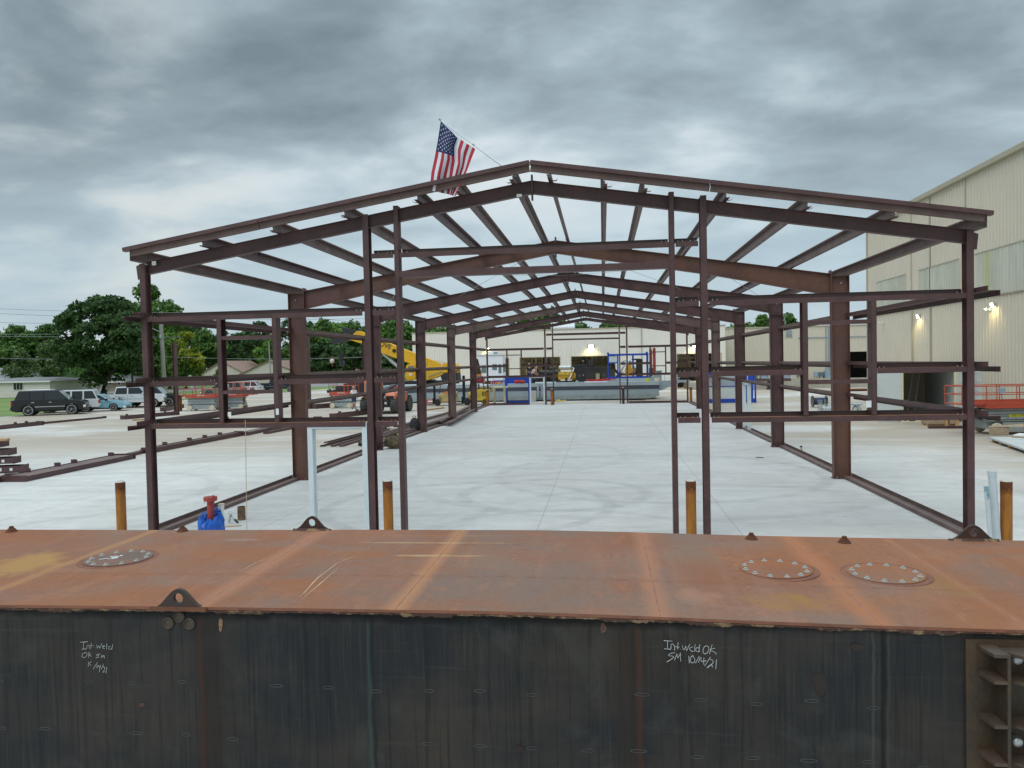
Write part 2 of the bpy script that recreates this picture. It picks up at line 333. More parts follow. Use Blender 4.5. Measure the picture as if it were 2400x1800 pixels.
# ---------------------------------------------------------------- ground, yard, slab, street
XL, BW, Y1, BAY, ZR, ZE = -9.127, 15.734, 21.563, 7.62, 6.733, 5.470
YF = 14.36; XR = XL+BW/2; SL = (ZR-ZE)/(BW/2); XRT = XL+BW; YE = Y1+5*BAY
FY = [YF]+[Y1+i*BAY for i in range(5)]+[YE]
def zroof(x): return ZR-SL*abs(x-XR)
def conc_mat(name, base, alt, dust, dustamt, lines=(), rings=(), seed=0.):
    m = bpy.data.materials.new(name); m.use_nodes = True; t = m.node_tree; b = t.nodes['Principled BSDF']; b.inputs['Roughness'].default_value = .7
    g = N('ShaderNodeNewGeometry', t); P = g.outputs['Position']; s = N('ShaderNodeSeparateXYZ', t); L(P, s.inputs[0], t)
    def nz(scale, sc, d=5, rough=.6, dist=.3, off=0.):
        mpn = N('ShaderNodeMapping', t); L(P, mpn.inputs[0], t); mpn.inputs['Scale'].default_value = scale; mpn.inputs['Location'].default_value = (seed+off, seed*1.7+off, 0)
        return noise_(mpn.outputs[0], sc, d, rough, dist, t)
    c = mix_(ramp_(nz((1, 1, 1), .35), [(.35, 0.), (.65, 1.)], t), base, alt, t)
    d1 = ramp_(nz((.35, 1, 1), .16, 6, .6, .8, 5.), [(.5-dustamt*.3, 0.), (.66-dustamt*.3, 1.)], t)
    if name == 'yard_conc':
        ym = ramp_(math_('MULTIPLY', s.outputs[1], .01, nt=t), [(.235, 0.), (.33, 1.)], t); xm = ramp_(math_('MULTIPLY', s.outputs[0], .01, nt=t), [(.09, 0.), (.14, 1.)], t)
        d1 = math_('MULTIPLY', d1, math_('MAXIMUM', ym, xm, nt=t), nt=t)
    c = mix_(math_('MULTIPLY', d1, .95, nt=t), c, dust, t)
    # smears and scuffs, mostly running across the yard
    s1 = ramp_(nz((.22, 1.6, 1), 1.1, 7, .65, .6, 9.), [(.53, 0.), (.72, 1.)], t); c = mix_(math_('MULTIPLY', s1, .32, nt=t), c, (.17, .16, .155), t)
    s2 = ramp_(nz((.5, 2.6, 1), 2.6, 5, .7, .4, 3.), [(.62, 0.), (.74, 1.)], t); c = mix_(math_('MULTIPLY', s2, .42, nt=t), c, (.12, .115, .11), t)
    s3 = ramp_(nz((1, 1, 1), 5., 3, .5, 0, 2.), [(.72, 0.), (.78, 1.)], t); c = mix_(math_('MULTIPLY', s3, .55, nt=t), c, (.1, .09, .08), t)
    s4 = ramp_(nz((.3, 1.2, 1), .8, 6, .6, .5, 21.), [(.5, 0.), (.7, 1.)], t); c = mix_(math_('MULTIPLY', s4, .25, nt=t), c, (.74, .76, .76), t)
    tread = ramp_(nz((1, 1, 1), .55, 5, .6, .6, 7.), [(.30, .45), (.56, 1.)], t)
    m1 = ramp_(nz((1, 1, 1), 2.3, 8, .65, .5, 41.), [(.45, 0.), (.62, 1.)], t); c = mix_(math_('MULTIPLY', m1, .24, nt=t), c, (.36, .355, .34), t)
    m2 = ramp_(nz((1, 1, 1), .22, 5, .6, .9, 51.), [(.5, 0.), (.62, 1.)], t); c = mix_(math_('MULTIPLY', m2, .22, nt=t), c, (.36, .345, .32), t)
    for (rx, ry, rr, w, a) in rings:  # tyre tracks curling over the slab
        dx = math_('SUBTRACT', s.outputs[0], rx, nt=t); dy = math_('SUBTRACT', s.outputs[1], ry, nt=t)
        dd = math_('SQRT', math_('ADD', math_('MULTIPLY', dx, dx, nt=t), math_('MULTIPLY', dy, dy, nt=t), nt=t), nt=t)
        e = math_('ABSOLUTE', math_('SUBTRACT', dd, rr, nt=t), nt=t)
        soft = ramp_(math_('DIVIDE', e, w*1.15, nt=t), [(.45, 1.), (1, 0.)], t)
        an = math_('MULTIPLY', math_('ARCTAN2', dy, dx, nt=t), float(round(rr/.17)), nt=t)
        ph = math_('ADD', an, math_('MULTIPLY', e, 9., nt=t), nt=t)
        bars = ramp_(math_('SINE', math_('MULTIPLY', ph, 1., nt=t), nt=t), [(0., .55), (.35, .6), (.6, 1.)], t)
        band = math_('MULTIPLY', math_('MULTIPLY', soft, bars, nt=t), tread, nt=t)
        c = mix_(math_('MULTIPLY', band, a*.95, nt=t), c, (.33, .32, .31), t)
    for (ax, v, w) in lines:
        e = math_('LESS_THAN', math_('ABSOLUTE', math_('SUBTRACT', s.outputs[ax], v, nt=t), nt=t), w, nt=t)
        c = mix_(math_('MULTIPLY', e, .5, nt=t), c, (.15, .15, .15), t)
    L(c, b.inputs['Base Color'], t)
    bn = N('ShaderNodeBump', t); bn.inputs['Strength'].default_value = .25; bn.inputs['Distance'].default_value = .01
    L(nz((1, 1, 1), 14., 4, .6, 0), bn.inputs['Height'], t); L(bn.outputs[0], b.inputs['Normal'], t)
    MATS[name] = m
conc_mat('slab_conc', (.53, .515, .495), (.585, .57, .55), (.50, .48, .45), .1, lines=[(0, -7.1, .009), (0, -1.35, .009), (0, 2.55, .009), (1, 29.2, .01), (1, 44.4, .012)],
         rings=[(-3.2, 17.6, 3.3, .19, .55), (-1.3, 19.2, 2.3, .19, .5), (1.5, 22.5, 4.6, .2, .45), (1.2, 22.8, 6.9, .2, .35), (-4.5, 27, 5.2, .2, .3), (.5, 33, 6.5, .25, .3), (-1, 46, 7.5, .3, .3), (2.5, 15, 5.5, .2, .35), (-.8, 14.2, 2.8, .18, .4)], seed=1.)
conc_mat('yard_conc', (.54, .525, .495), (.60, .585, .56), (.37, .30, .22), .52, lines=[(1, 5.2, .01), (1, 36.9, .014), (0, 9.8, .01), (0, -13.6, .012), (0, -19.5, .012), (0, 14.5, .012)],
         rings=[(-15, 19, 4.2, .25, .45), (-13, 21, 6.6, .25, .4), (-20, 30, 7, .3, .3), (12, 26, 7, .25, .25)], seed=4.)
mat('grass', (.10, .17, .035), .9, 0, .2, .22, .6, col2=(.19, .26, .06), fine=.35, bsc=3)
mat('asphalt', (.23, .225, .22), .85, 0, .15, .4, .2)
def sheet(name, pts, z, m, kind='structure'):
    mb = MB(); mb.add([(p[0], p[1], z) for p in pts], [tuple(range(len(pts)))]); o = mb.build(name, m)
    o['kind'] = kind; return o
sheet('ground', [(-2500, -1500), (2500, -1500), (2500, 3500), (-2500, 3500)], -.02, 'grass')
yl = [at(-700, 1010), at(0, 977), at(105, 968), at(240, 950), at(430, 938), at(610, 921), at(760, 912)]
sheet('yard', [(p.x, p.y) for p in yl]+[(-24, 120), (60, 120), (60, -20), (-80, -20)], -.006, 'yard_conc')
sheet('floor_slab', [(XL-.12, YF-.25), (XRT+.12, YF-.25), (XRT+.12, YE+.25), (XL-.12, YE+.25)], 0., 'slab_conc')
st = [at(-400, 937.5), at(120, 920), at(330, 913.5), at(560, 905.5), at(700, 900), at(860, 894)]
sb = [at(-400, 945), at(120, 927), at(330, 919.5), at(560, 913), at(700, 908), at(860, 903)]
sheet('street', [(p.x, p.y) for p in st]+[(p.x, p.y) for p in reversed(sb)], -.012, 'asphalt')
# ---------------------------------------------------------------- the steel building frame
FR = thing('building_frame', 'half erected dark red steel building frame with open gabled roof over the pale concrete slab', 'building', (XR, YF, 0))
GP = [(-.1, -.093), (-.1, 0), (.096, 0), (.096, .078), (.082, .078), (.082, .084), (.1, .084), (.1, -.004), (-.096, -.004), (-.096, -.088), (-.08, -.088), (-.08, -.093)]
def zgirt(p0, p1, up=(0, 0, 1), inv=1, m='primer', name='girt', s=1.):
    """Z section; profile u = side (right of travel), v = up.  inv=1 puts the hanging flange on the left side of travel"""
    mb = MB(); mb.prof([(a*inv*s, b*s) for a, b in GP], p0, p1, up)
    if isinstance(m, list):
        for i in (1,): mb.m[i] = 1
        for i in (2, 3, 4, 5): mb.m[i] = 2  # upturned back flange: its shade is put into the colour
    return mb.build(name, m, FR, world=True)
def bolts(pts, parent, r=.012, h=.03, axis='z', name='bolt'):
    mb = MB()
    for p in pts: mb.cyl(p, r, h, axis, 6)
    return mb.build(name, 'bolt_zinc', parent, world=True)
def ibeam_mb(p0, p1, d, w, tf=.012, tw=.008, up=(0, 0, 1)):
    mb = MB(); h = d/2
    mb.prof([(-w/2, -h), (w/2, -h), (w/2, -h+tf), (tw/2, -h+tf), (tw/2, h-tf), (w/2, h-tf), (w/2, h), (-w/2, h), (-w/2, h-tf), (-tw/2, h-tf), (-tw/2, -h+tf), (-w/2, -h+tf)], p0, p1, up); return mb
# main rigid frames
for i in range(1, 6):
    Y = FY[i]; dull = 'primer_dull' if i in (4,) else ('primer_rust' if i == 1 else 'primer')
    for sgn in (-1, 1):
        xo = XL if sgn < 0 else XRT; q = -sgn   # q: direction to the inside
        wb_, wt_ = (.43, .46)
        col = MB()
        x0, x1b, x1t = xo, xo+q*wb_, xo+q*wt_; zt = ZE
        col.add([(x0, Y-.004, 0), (x1b, Y-.004, 0), (x1t, Y-.004, zt), (x0, Y-.004, zt), (x0, Y+.004, 0), (x1b, Y+.004, 0), (x1t, Y+.004, zt), (x0, Y+.004, zt)],
                [(0, 1, 2, 3), (7, 6, 5, 4), (0, 4, 5, 1), (1, 5, 6, 2), (2, 6, 7, 3), (3, 7, 4, 0)])
        col.box(min(x0, x0+q*.012), max(x0, x0+q*.012), Y-.1, Y+.1, 0, zt)
        col.beam((x1b, Y, .01), (x1t, Y, zt-.45), .2, .012, (q, 0, 0))
        col.box(min(x0, x1t), max(x0, x1t), Y-.1, Y+.1, zt, zt+.012); col.box(min(x0, x1t), max(x0, x1t), Y-.098, Y-.006, zt-.60, zt-.588)
        c = col.build('column', dull, FR, world=True)
        bp = MB(); bp.box(min(x0, x1b)-.03, max(x0, x1b)+.03, Y-.12, Y+.12, 0.002, .022); bp.build('base_plate', 'primer', c, world=True)
        bolts([(xo+q*.08, Y-.06, .022), (xo+q*.36, Y-.06, .022)], c, .014, .04)
        # rafter, tapering from knee to ridge
        xs = [xo+q*(wt_+.02), xo+q*(wt_+1.3), xo+q*3.6, XR]; dp = [.56, .50, .41, .34]
        if sgn < 0: dp = [.50, .46, .38, .34]
        rf = MB()
        for k in range(3):
            a, b_ = xs[k], xs[k+1]; za, zb = zroof(a)-.012, zroof(b_)-.012; ba, bb = za-dp[k], zb-dp[k+1]
            rf.add([(a, Y-.004, ba), (b_, Y-.004, bb), (b_, Y-.004, zb), (a, Y-.004, za), (a, Y+.004, ba), (b_, Y+.004, bb), (b_, Y+.004, zb), (a, Y+.004, za)],
                   [(0, 1, 2, 3), (7, 6, 5, 4), (0, 4, 5, 1), (1, 5, 6, 2), (2, 6, 7, 3), (3, 7, 4, 0)])
            rf.beam((a, Y, ba), (b_, Y, bb), .17, .014, (0, 0, 1))
        rf.beam((xs[0], Y, zroof(xs[0])-.006), (XR, Y, ZR-.006), .17, .014, (0, 0, 1))
        rf.box(xo+q*(wt_+.012)-.012, xo+q*(wt_+.012)+.012, Y-.11, Y+.11, zroof(xs[0])-.62, zroof(xs[0])+.09)
        r = rf.build('rafter', dull, FR, world=True)
        bolts([(xo+q*(wt_+.012), Y-.07, zroof(xs[0])+.04), (xo+q*.2, Y-.01, ZE-.18)], r, .018, -.03, 'y')
        bolts([(XR+sgn*.1, Y-.01, ZR-.12)], r, .02, -.02, 'y')
        # flange braces
        for bx in ([1.35, 5.0] if sgn < 0 else [.32, 2.06, 4.9]):
            if i == 1 and sgn < 0: continue
            x = XR+sgn*bx; mb = MB(); zb = zroof(x)-.012-(.36 if bx < 4 else .47)
            mb.beam((x-sgn*.02, Y-.42, zroof(x)+.03), (x+sgn*.0, Y-.09, zb+.02), .045, .006, (1, 0, 0)); mb.build('flange_brace', 'primer', FR, world=True)
    rp = MB(); rp.box(XR-.02, XR+.02, Y-.09, Y+.09, ZR-.47, ZR+.09); rp.build('ridge_plate', 'primer', FR, world=True)
# end frames
def isec_post(x, Y, z1, m='primer', w=.115, d=.2, z0=0., name='column', lit=None):
    mb = MB(); h = d/2
    mb.box(x-w/2, x+w/2, Y-h, Y-h+.008, z0, z1); mb.box(x-w/2, x+w/2, Y+h-.008, Y+h, z0, z1); mb.box(x-.004, x+.004, Y-h+.008, Y+h-.008, z0, z1)
    o = mb.build(name, m, FR, world=True)
    if z0 == 0:
        b = MB(); b.box(x-.1, x+.1, Y-h-.03, Y+h+.03, .002, .018); b.build('base_plate', 'primer', o, world=True)
    return o
def csec(x, Y, z0, z1, face, name='door_jamb', d=.2, w=.09, m='primer'):  # C section, web on the +x or -x side
    mb = MB(); h = d/2; xw = x+face*w/2
    mb.box(xw-.003, xw+.003, Y-h, Y+h, z0, z1)
    for yy in (Y-h, Y+h-.004): mb.box(xw-face*w, xw, yy, yy+.004, z0, z1)
    mb.box(xw-face*w, xw-face*w+face*.004, Y-h, Y-h+.02, z0, z1)
    return mb.build(name, m, FR, world=True)
GZ = [4.385, 3.09, 2.245]
def endwall(Y, front):
    P1, J1, J2, P2 = -4.475, -3.875, 1.295, 1.86
    for x in (XL+.055, XRT-.19): isec_post(x, Y, zroof(x)-.03)
    for x, zt in ((P1, zroof(P1)-.02), (P2, zroof(P2)+.03)): isec_post(x, Y, zt+.03)
    csec(J1, Y, 0, zroof(J1)+.05, 1); csec(J2, Y, 0, zroof(J2)+.06, -1)
    for sgn in (-1, 1):      # light end rafters: channel, web to the outside
        xo = XL if sgn < 0 else XRT; mb = MB()
        a = Vector((xo-sgn*.13, Y, zroof(xo-sgn*.13)-.13)); b_ = Vector((XR, Y, ZR-.13)); n = Vector((0, 0, 1))
        mb.prof([(-.06, -.12), (.06, -.12), (.06, -.112), (.004, -.112), (.004, .112), (.06, .112), (.06, .12), (-.06, .12), (-.06, .112), (-.004, .112), (-.004, -.112), (-.06, -.112)], a, b_, n)
        mb.build('rafter', 'primer', FR, world=True)
        xo = XL if sgn < 0 else XRT-.132
        cl = MB(); cl.poly([(xo, ZE-.02), (xo+sgn*.10, ZE-.06), (xo+sgn*.07, ZE-.33), (xo, ZE-.33)], 'y', Y-.05, Y-.042); cl.build('strut_clip', 'primer', FR, world=True)
    rp = MB(); rp.box(XR-.016, XR+.016, Y-.05, Y+.05, ZR-.37, ZR+.10); o = rp.build('ridge_plate', 'primer', FR, world=True)
    bolts([(XR-.02, Y, ZR+.06), (XR-.02, Y, ZR-.32)], o, .014, .04, 'x')
    def G(xa, xb, z):
        zgirt((xa, Y, z), (xb, Y, z), inv=-1, m=['primer', 'girt_orange', 'primer_shaded'] if front else 'primer')
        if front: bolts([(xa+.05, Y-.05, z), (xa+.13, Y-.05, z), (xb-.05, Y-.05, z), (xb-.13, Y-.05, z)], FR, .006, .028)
    xl, xr = XL+.13, XRT-.26
    W1 = (-7.50, -6.36) if front else (-7.50, -6.36); W2 = (3.62, 4.80)
    G(xl, P1-.10, GZ[0]); G(xl, P1-.10, GZ[2]); G(xl, W1[0]-.1, GZ[1]); G(W1[1]+.05, P1-.1, GZ[1])
    G(P2+.10, xr, GZ[0]); G(P2+.10, xr, GZ[2]); G(P2+.1, W2[0]-.03, GZ[1]); G(W2[1]+.05, xr, GZ[1])
    for z in GZ+[5.47]: G(P1+.10, J1-.06, z); G(J2+.06, P2-.1, z)
    G(J1+.06, J2-.06, 5.47)
    hd = MB(); hd.prof([(-.1, .06), (-.1, -.06), (.1, -.06), (.1, .06), (.095, .06), (.095, -.055), (-.095, -.055), (-.095, .06)], (J1+.045, Y, 5.06), (J2-.045, Y, 5.06)); hd.build('door_header', 'primer', FR, world=True)
    for (a, b_), f in ((W1, 1), (W2, 1)):   # framed window openings
        za, zb = GZ[2]+.02, GZ[0]-.08
        csec(a, Y, za, zb, -1 if a < 0 else 1, 'window_jamb', w=.09); csec(b_, Y, za, zb, 1 if a < 0 else -1, 'window_jamb', w=.09)
        for z, up in ((3.93, 1), (2.86, -1)):
            mb = MB(); mb.prof([(-.1, -.035), (.1, -.035), (.1, .035), (.095, .035), (.095, -.03), (-.095, -.03), (-.095, .035), (-.1, .035)], (a+.047, Y, z), (b_-.047, Y, z)); mb.build('window_header' if up > 0 else 'window_sill', 'primer', FR, world=True)
    dl, dr = -5.70, -4.60   # white door frame
    d = MB()
    for x in (dl, dr): d.box(x-.05, x+.05, Y-.09, Y+.09, .002, 2.22)
    d.box(dl+.05, dr-.05, Y-.09, Y+.09, 2.12, 2.22)
    d.box(dl+.05, dl+.075, Y-.02, Y+.03, .002, 2.12); d.box(dr-.075, dr-.05, Y-.02, Y+.03, .002, 2.12); d.box(dl+.075, dr-.075, Y-.02, Y+.03, 2.095, 2.12)
    d.build('door_frame', 'white_paint', FR, world=True, label='white walk door frame in the %s end wall' % ('near' if front else 'far'))
    if not front:
        for a, b_ in ((xl, dl-.06), (P2+.1, xr)): zgirt((a, Y, .08), (b_, Y, .08), inv=-1, name='base_girt')
endwall(YF, True); endwall(YE, False)
# purlins and eave struts, one piece per bay
PX = [-6.38, -4.95, -3.53, -2.12, -1.34, -.33, .33, 1.34, 2.06, 3.49, 4.88, 6.33]
YS = [YF-.37]+FY[1:6]+[YE+.45]
for k, dx in enumerate(PX):
    x = XR+dx; s_ = 1 if dx > 0 else -1
    for i in range(6):
        mb = MB(); z = zroof(x)+.103+.002*((i+k) % 2)
        pr = [(-.07, -.1), (0, -.1), (0, .092), (.07, .092), (.07, .08), (.078, .08), (.078, .1), (-.008, .1), (-.008, -.092), (-.062, -.092), (-.062, -.078), (-.07, -.078)]
        pr = [(a*(-1 if s_ > 0 else 1), b) for a, b in pr]
        y0 = YS[i]-(.35 if i else 0); y1 = YS[i+1]+(.35 if i < 5 else 0)
        mb.prof(pr, (x, y0, z), (x, y1, z), (SL*s_, 0, 1)); mb.build('purlin', 'primer_dull' if (k+i) % 3 else 'primer', FR, world=True)
        if i == 0:
            cl = MB(); cl.add([(x-s_*.02, YF-.12, zroof(x)+.01), (x+s_*.13, YF-.12, zroof(x)+.01), (x+s_*.13, YF+.05, zroof(x)+.03), (x-s_*.02, YF+.05, zroof(x)+.03), (x+s_*.16, YF-.12, zroof(x)+.05)], [(0, 1, 2, 3), (1, 4, 2)]); cl.raw = True
            cl.build('purlin_clip', 'primer', FR, world=True)
            pts = [(x-.012*s_, YF-.40+.05*j+(.5 if j > 3 else 0)*(j-3), z+(.05 if j % 2 else -.045)) for j in range(9)]
            mbh = MB()
            for p in pts: mbh.cyl(p, .007, .024*s_, 'x', 6)
            mbh.build('bolt_holes', 'tag_white', FR, world=True)
for sgn in (-1, 1):
    x = XL-.02 if sgn < 0 else XRT-.04
    for i in range(6):
        mb = MB(); z = ZE+.115
        pr = [(0, -.115), (.10, -.115), (.10, -.095), (.094, -.095), (.094, -.109), (.006, -.109), (.006, .109), (.094, .125), (.094, .108), (.10, .108), (.10, .131), (0, .115)]
        mb.prof([(-sgn*a, b) for a, b in pr], (x, YS[i]+.002*i, z), (x, YS[i+1], z)); mb.build('eave_strut', 'primer_dull', FR, world=True)
# rake trim riding on the purlin ends
for sgn in (-1, 1):
    xo = (XL-.01 if sgn < 0 else XRT-.08); Yr = YF-.40
    def zk(x): return ZR-SL*abs(x-XR)
    for j, (a, b_) in enumerate(((XR+sgn*.01, XR+sgn*(3.2 if sgn > 0 else 5.2)), (XR+sgn*(3.215 if sgn > 0 else 5.215), xo))):
        mb = MB(); mb.beam((a, Yr+.045, zk(a)+.138), (b_, Yr+.045, zk(b_)+.138), .05, .112); mb.build('rake_channel', 'primer_dull', FR, world=True)
        b2 = b_+(sgn*.11 if j else 0)
        mb = MB(); mb.beam((a, Yr+.01, zk(a)+.232), (b2, Yr+.01, zk(b2)+.232), .12, .076); mb.beam((a, Yr+.1, zk(a)+.273), (b2, Yr+.1, zk(b2)+.273), .16, .004); mb.build('rake_angle', 'primer', FR, world=True)
# side wall girts
for sgn in (-1, 1):
    for i in range(6):
        for k, z in enumerate(GZ):
            xg = XL-.005 if sgn < 0 and i == 0 else (XL+.07 if sgn < 0 else (XRT+.005 if i == 0 else XRT-.07))
            y0 = YF-.5 if i == 0 else FY[i]+.02; y1 = FY[i+1]-.02
            if sgn < 0 and k == 1 and i == 3: pass
            zgirt((xg, y0, z), (xg, y1, z), inv=(1 if sgn < 0 else -1), name='girt', m='primer_dull' if i else 'primer')
        xb = XL+.09 if sgn < 0 else XRT-.09
        if sgn > 0 and i == 2: ya, yb = FY[i]+1.6, FY[i+1]-.1
        else: ya, yb = FY[i]+(.1 if i else .1), FY[i+1]-.1
        zgirt((xb, ya, .082), (xb, yb, .082), inv=(-1 if sgn < 0 else 1), name='base_girt', m='primer_dull')
# white door frame in the right side wall
d = MB(); Yd = FY[3]-.12
for yy in (Yd-1.25, Yd): d.box(XRT-.16, XRT+.0, yy-.05, yy+.05, .002, 2.2)
d.box(XRT-.16, XRT, Yd-1.2, Yd-.05, 2.1, 2.2); d.build('door_frame', 'white_paint', FR, world=True, label='white walk door frame in the right side wall')
# wire bracing under the roof
for a, b_ in (((XR-.15, FY[2], ZR-.12), (XR-4.2, FY[1]+.1, zroof(XR-4.2)-.12)), ((XR-.15, FY[1], ZR-.12), (XR-4.2, FY[2]-.1, zroof(XR-4.2)-.12)), ((XR+.15, FY[2], ZR-.12), (XR+4.2, FY[1]+.1, zroof(XR+4.2)-.12)), ((XR+.15, FY[1], ZR-.12), (XR+4.2, FY[2]-.1, zroof(XR+4.2)-.12)),
            ((XL+.5, FY[2], ZE-.1), (XR-4.3, FY[1]+.2, zroof(XR-4.3)-.15)), ((XRT-.5, FY[2], ZE-.1), (XR+4.3, FY[1]+.2, zroof(XR+4.3)-.15))):
    mb = MB(); mb.tube([a, b_], .007, 5); mb.build('brace_wire', 'galv', FR, world=True)
for (px, py, w, h, Yt) in ((361, 617, .09, .08, YF-.07), (1212+5, 458, .10, .05, YF-.07), (538, 1011-40, .07, .09, YF-.115), (650, 965, .06, .12, YF-.115), (2036, 947, .09, .12, YF-.115)):
    p = aty(px, py, Yt); mb = MB(); mb.box(p.x-w/2, p.x+w/2, Yt-.003, Yt, p.z-h/2, p.z+h/2); mb.build('paper_tag', 'tag_white', FR, world=True)
# ---------------------------------------------------------------- flag on the ridge
FL = thing('flag', 'stars and stripes flag hanging from a slanted white pole on the roof ridge', 'flag', tuple(aty(1180, 391, 14.1)))
mb = MB(); a = aty(1029, 279, 14.05); b_ = aty(1182, 393, 14.1); e = b_+(b_-a)*.18
mb.tube([a, a.lerp(e, .6)], .011, 8); mb.tube([a.lerp(e, .58), e], .014, 8); mb.build('flag_pole', 'pole_alu', FL, world=True)
mb = MB(); mb.tube([a, a.lerp(b_, .03)], .016, 8); mb.build('pole_fitting', 'pvc_tape', FL, world=True); mb = MB(); m_ = a.lerp(b_, .515); mb.tube([m_, m_.lerp(b_, .06)], .017, 8); mb.build('pole_fitting', 'pvc_tape', FL, world=True)
def lerp_pts(c, t):
    n = len(c)-1; k = min(int(t*n), n-1); f = t*n-k
    return c[k][0]*(1-f)+c[k+1][0]*f, c[k][1]*(1-f)+c[k+1][1]*f
cL = [(1033, 284), (1026, 330), (1019, 368), (1011, 405), (1007, 446)]; cM = [(1074, 322), (1068, 345), (1070, 378), (1062, 412), (1052, 456)]; cR = [(1114, 349), (1105, 372), (1095, 399), (1084, 424), (1067, 460)]
def flagpt(u, v):
    l = lerp_pts(cL, u); m = lerp_pts(cM, u); r = lerp_pts(cR, u); vm = .54
    v2 = v
    if v < vm: t = v/vm; p = (l[0]+(m[0]-l[0])*t, l[1]+(m[1]-l[1])*t)
    else: t = (v-vm)/(1-vm); p = (m[0]+(r[0]-m[0])*t, m[1]+(r[1]-m[1])*t)
    sag = 10*math.sin(math.pi*v)*(1-u)*.5; comp = 6*math.exp(-((v-.5)/.09)**2)*math.sin(3.1*u+.4)
    Yd = 14.03+.05*math.sin(v*15+u*3)*(.3+u)+.09*math.exp(-((v-.52)/.08)**2)
    return aty(p[0]-comp*.8, p[1]+sag*.2, Yd)
NU, NV = 44, 78; mb = MB(); vs = [flagpt(i/NU, j/NV) for i in range(NU+1) for j in range(NV+1)]; mb.v = [tuple(p) for p in vs]
for i in range(NU):
    for j in range(NV):
        q = i*(NV+1)+j; mb.f.append((q, q+1, q+NV+2, q+NV+1)); st_ = j*13//NV
        mb.m.append(2 if (st_ < 7 and i < NU*.4) else (0 if st_ % 2 == 0 else 1))
mb.raw = True
cl_ = mb.build('flag_cloth', ['flag_red', 'flag_white', 'flag_blue'], FL, world=True, smooth=True)
stz = MB()
for r in range(9):
    for c in range(11):
        if (r+c) % 2: continue
        u0 = (c+1)/12*.4; v0 = (r+1)/10*(7/13); vs = []
        for k in range(10):
            rr = .0165 if k % 2 == 0 else .0066; an = math.pi*k/5
            p = flagpt(u0+rr*math.sin(an), v0+rr*1.9*math.cos(an)*.62); vs.append((p.x, p.y-.004, p.z))
        cp = flagpt(u0, v0); vs.append((cp.x, cp.y-.004, cp.z))
        stz.add(vs, [(10, k, (k+1) % 10) for k in range(10)])
stz.raw = True; stz.build('star', 'flag_white', cl_, world=True)
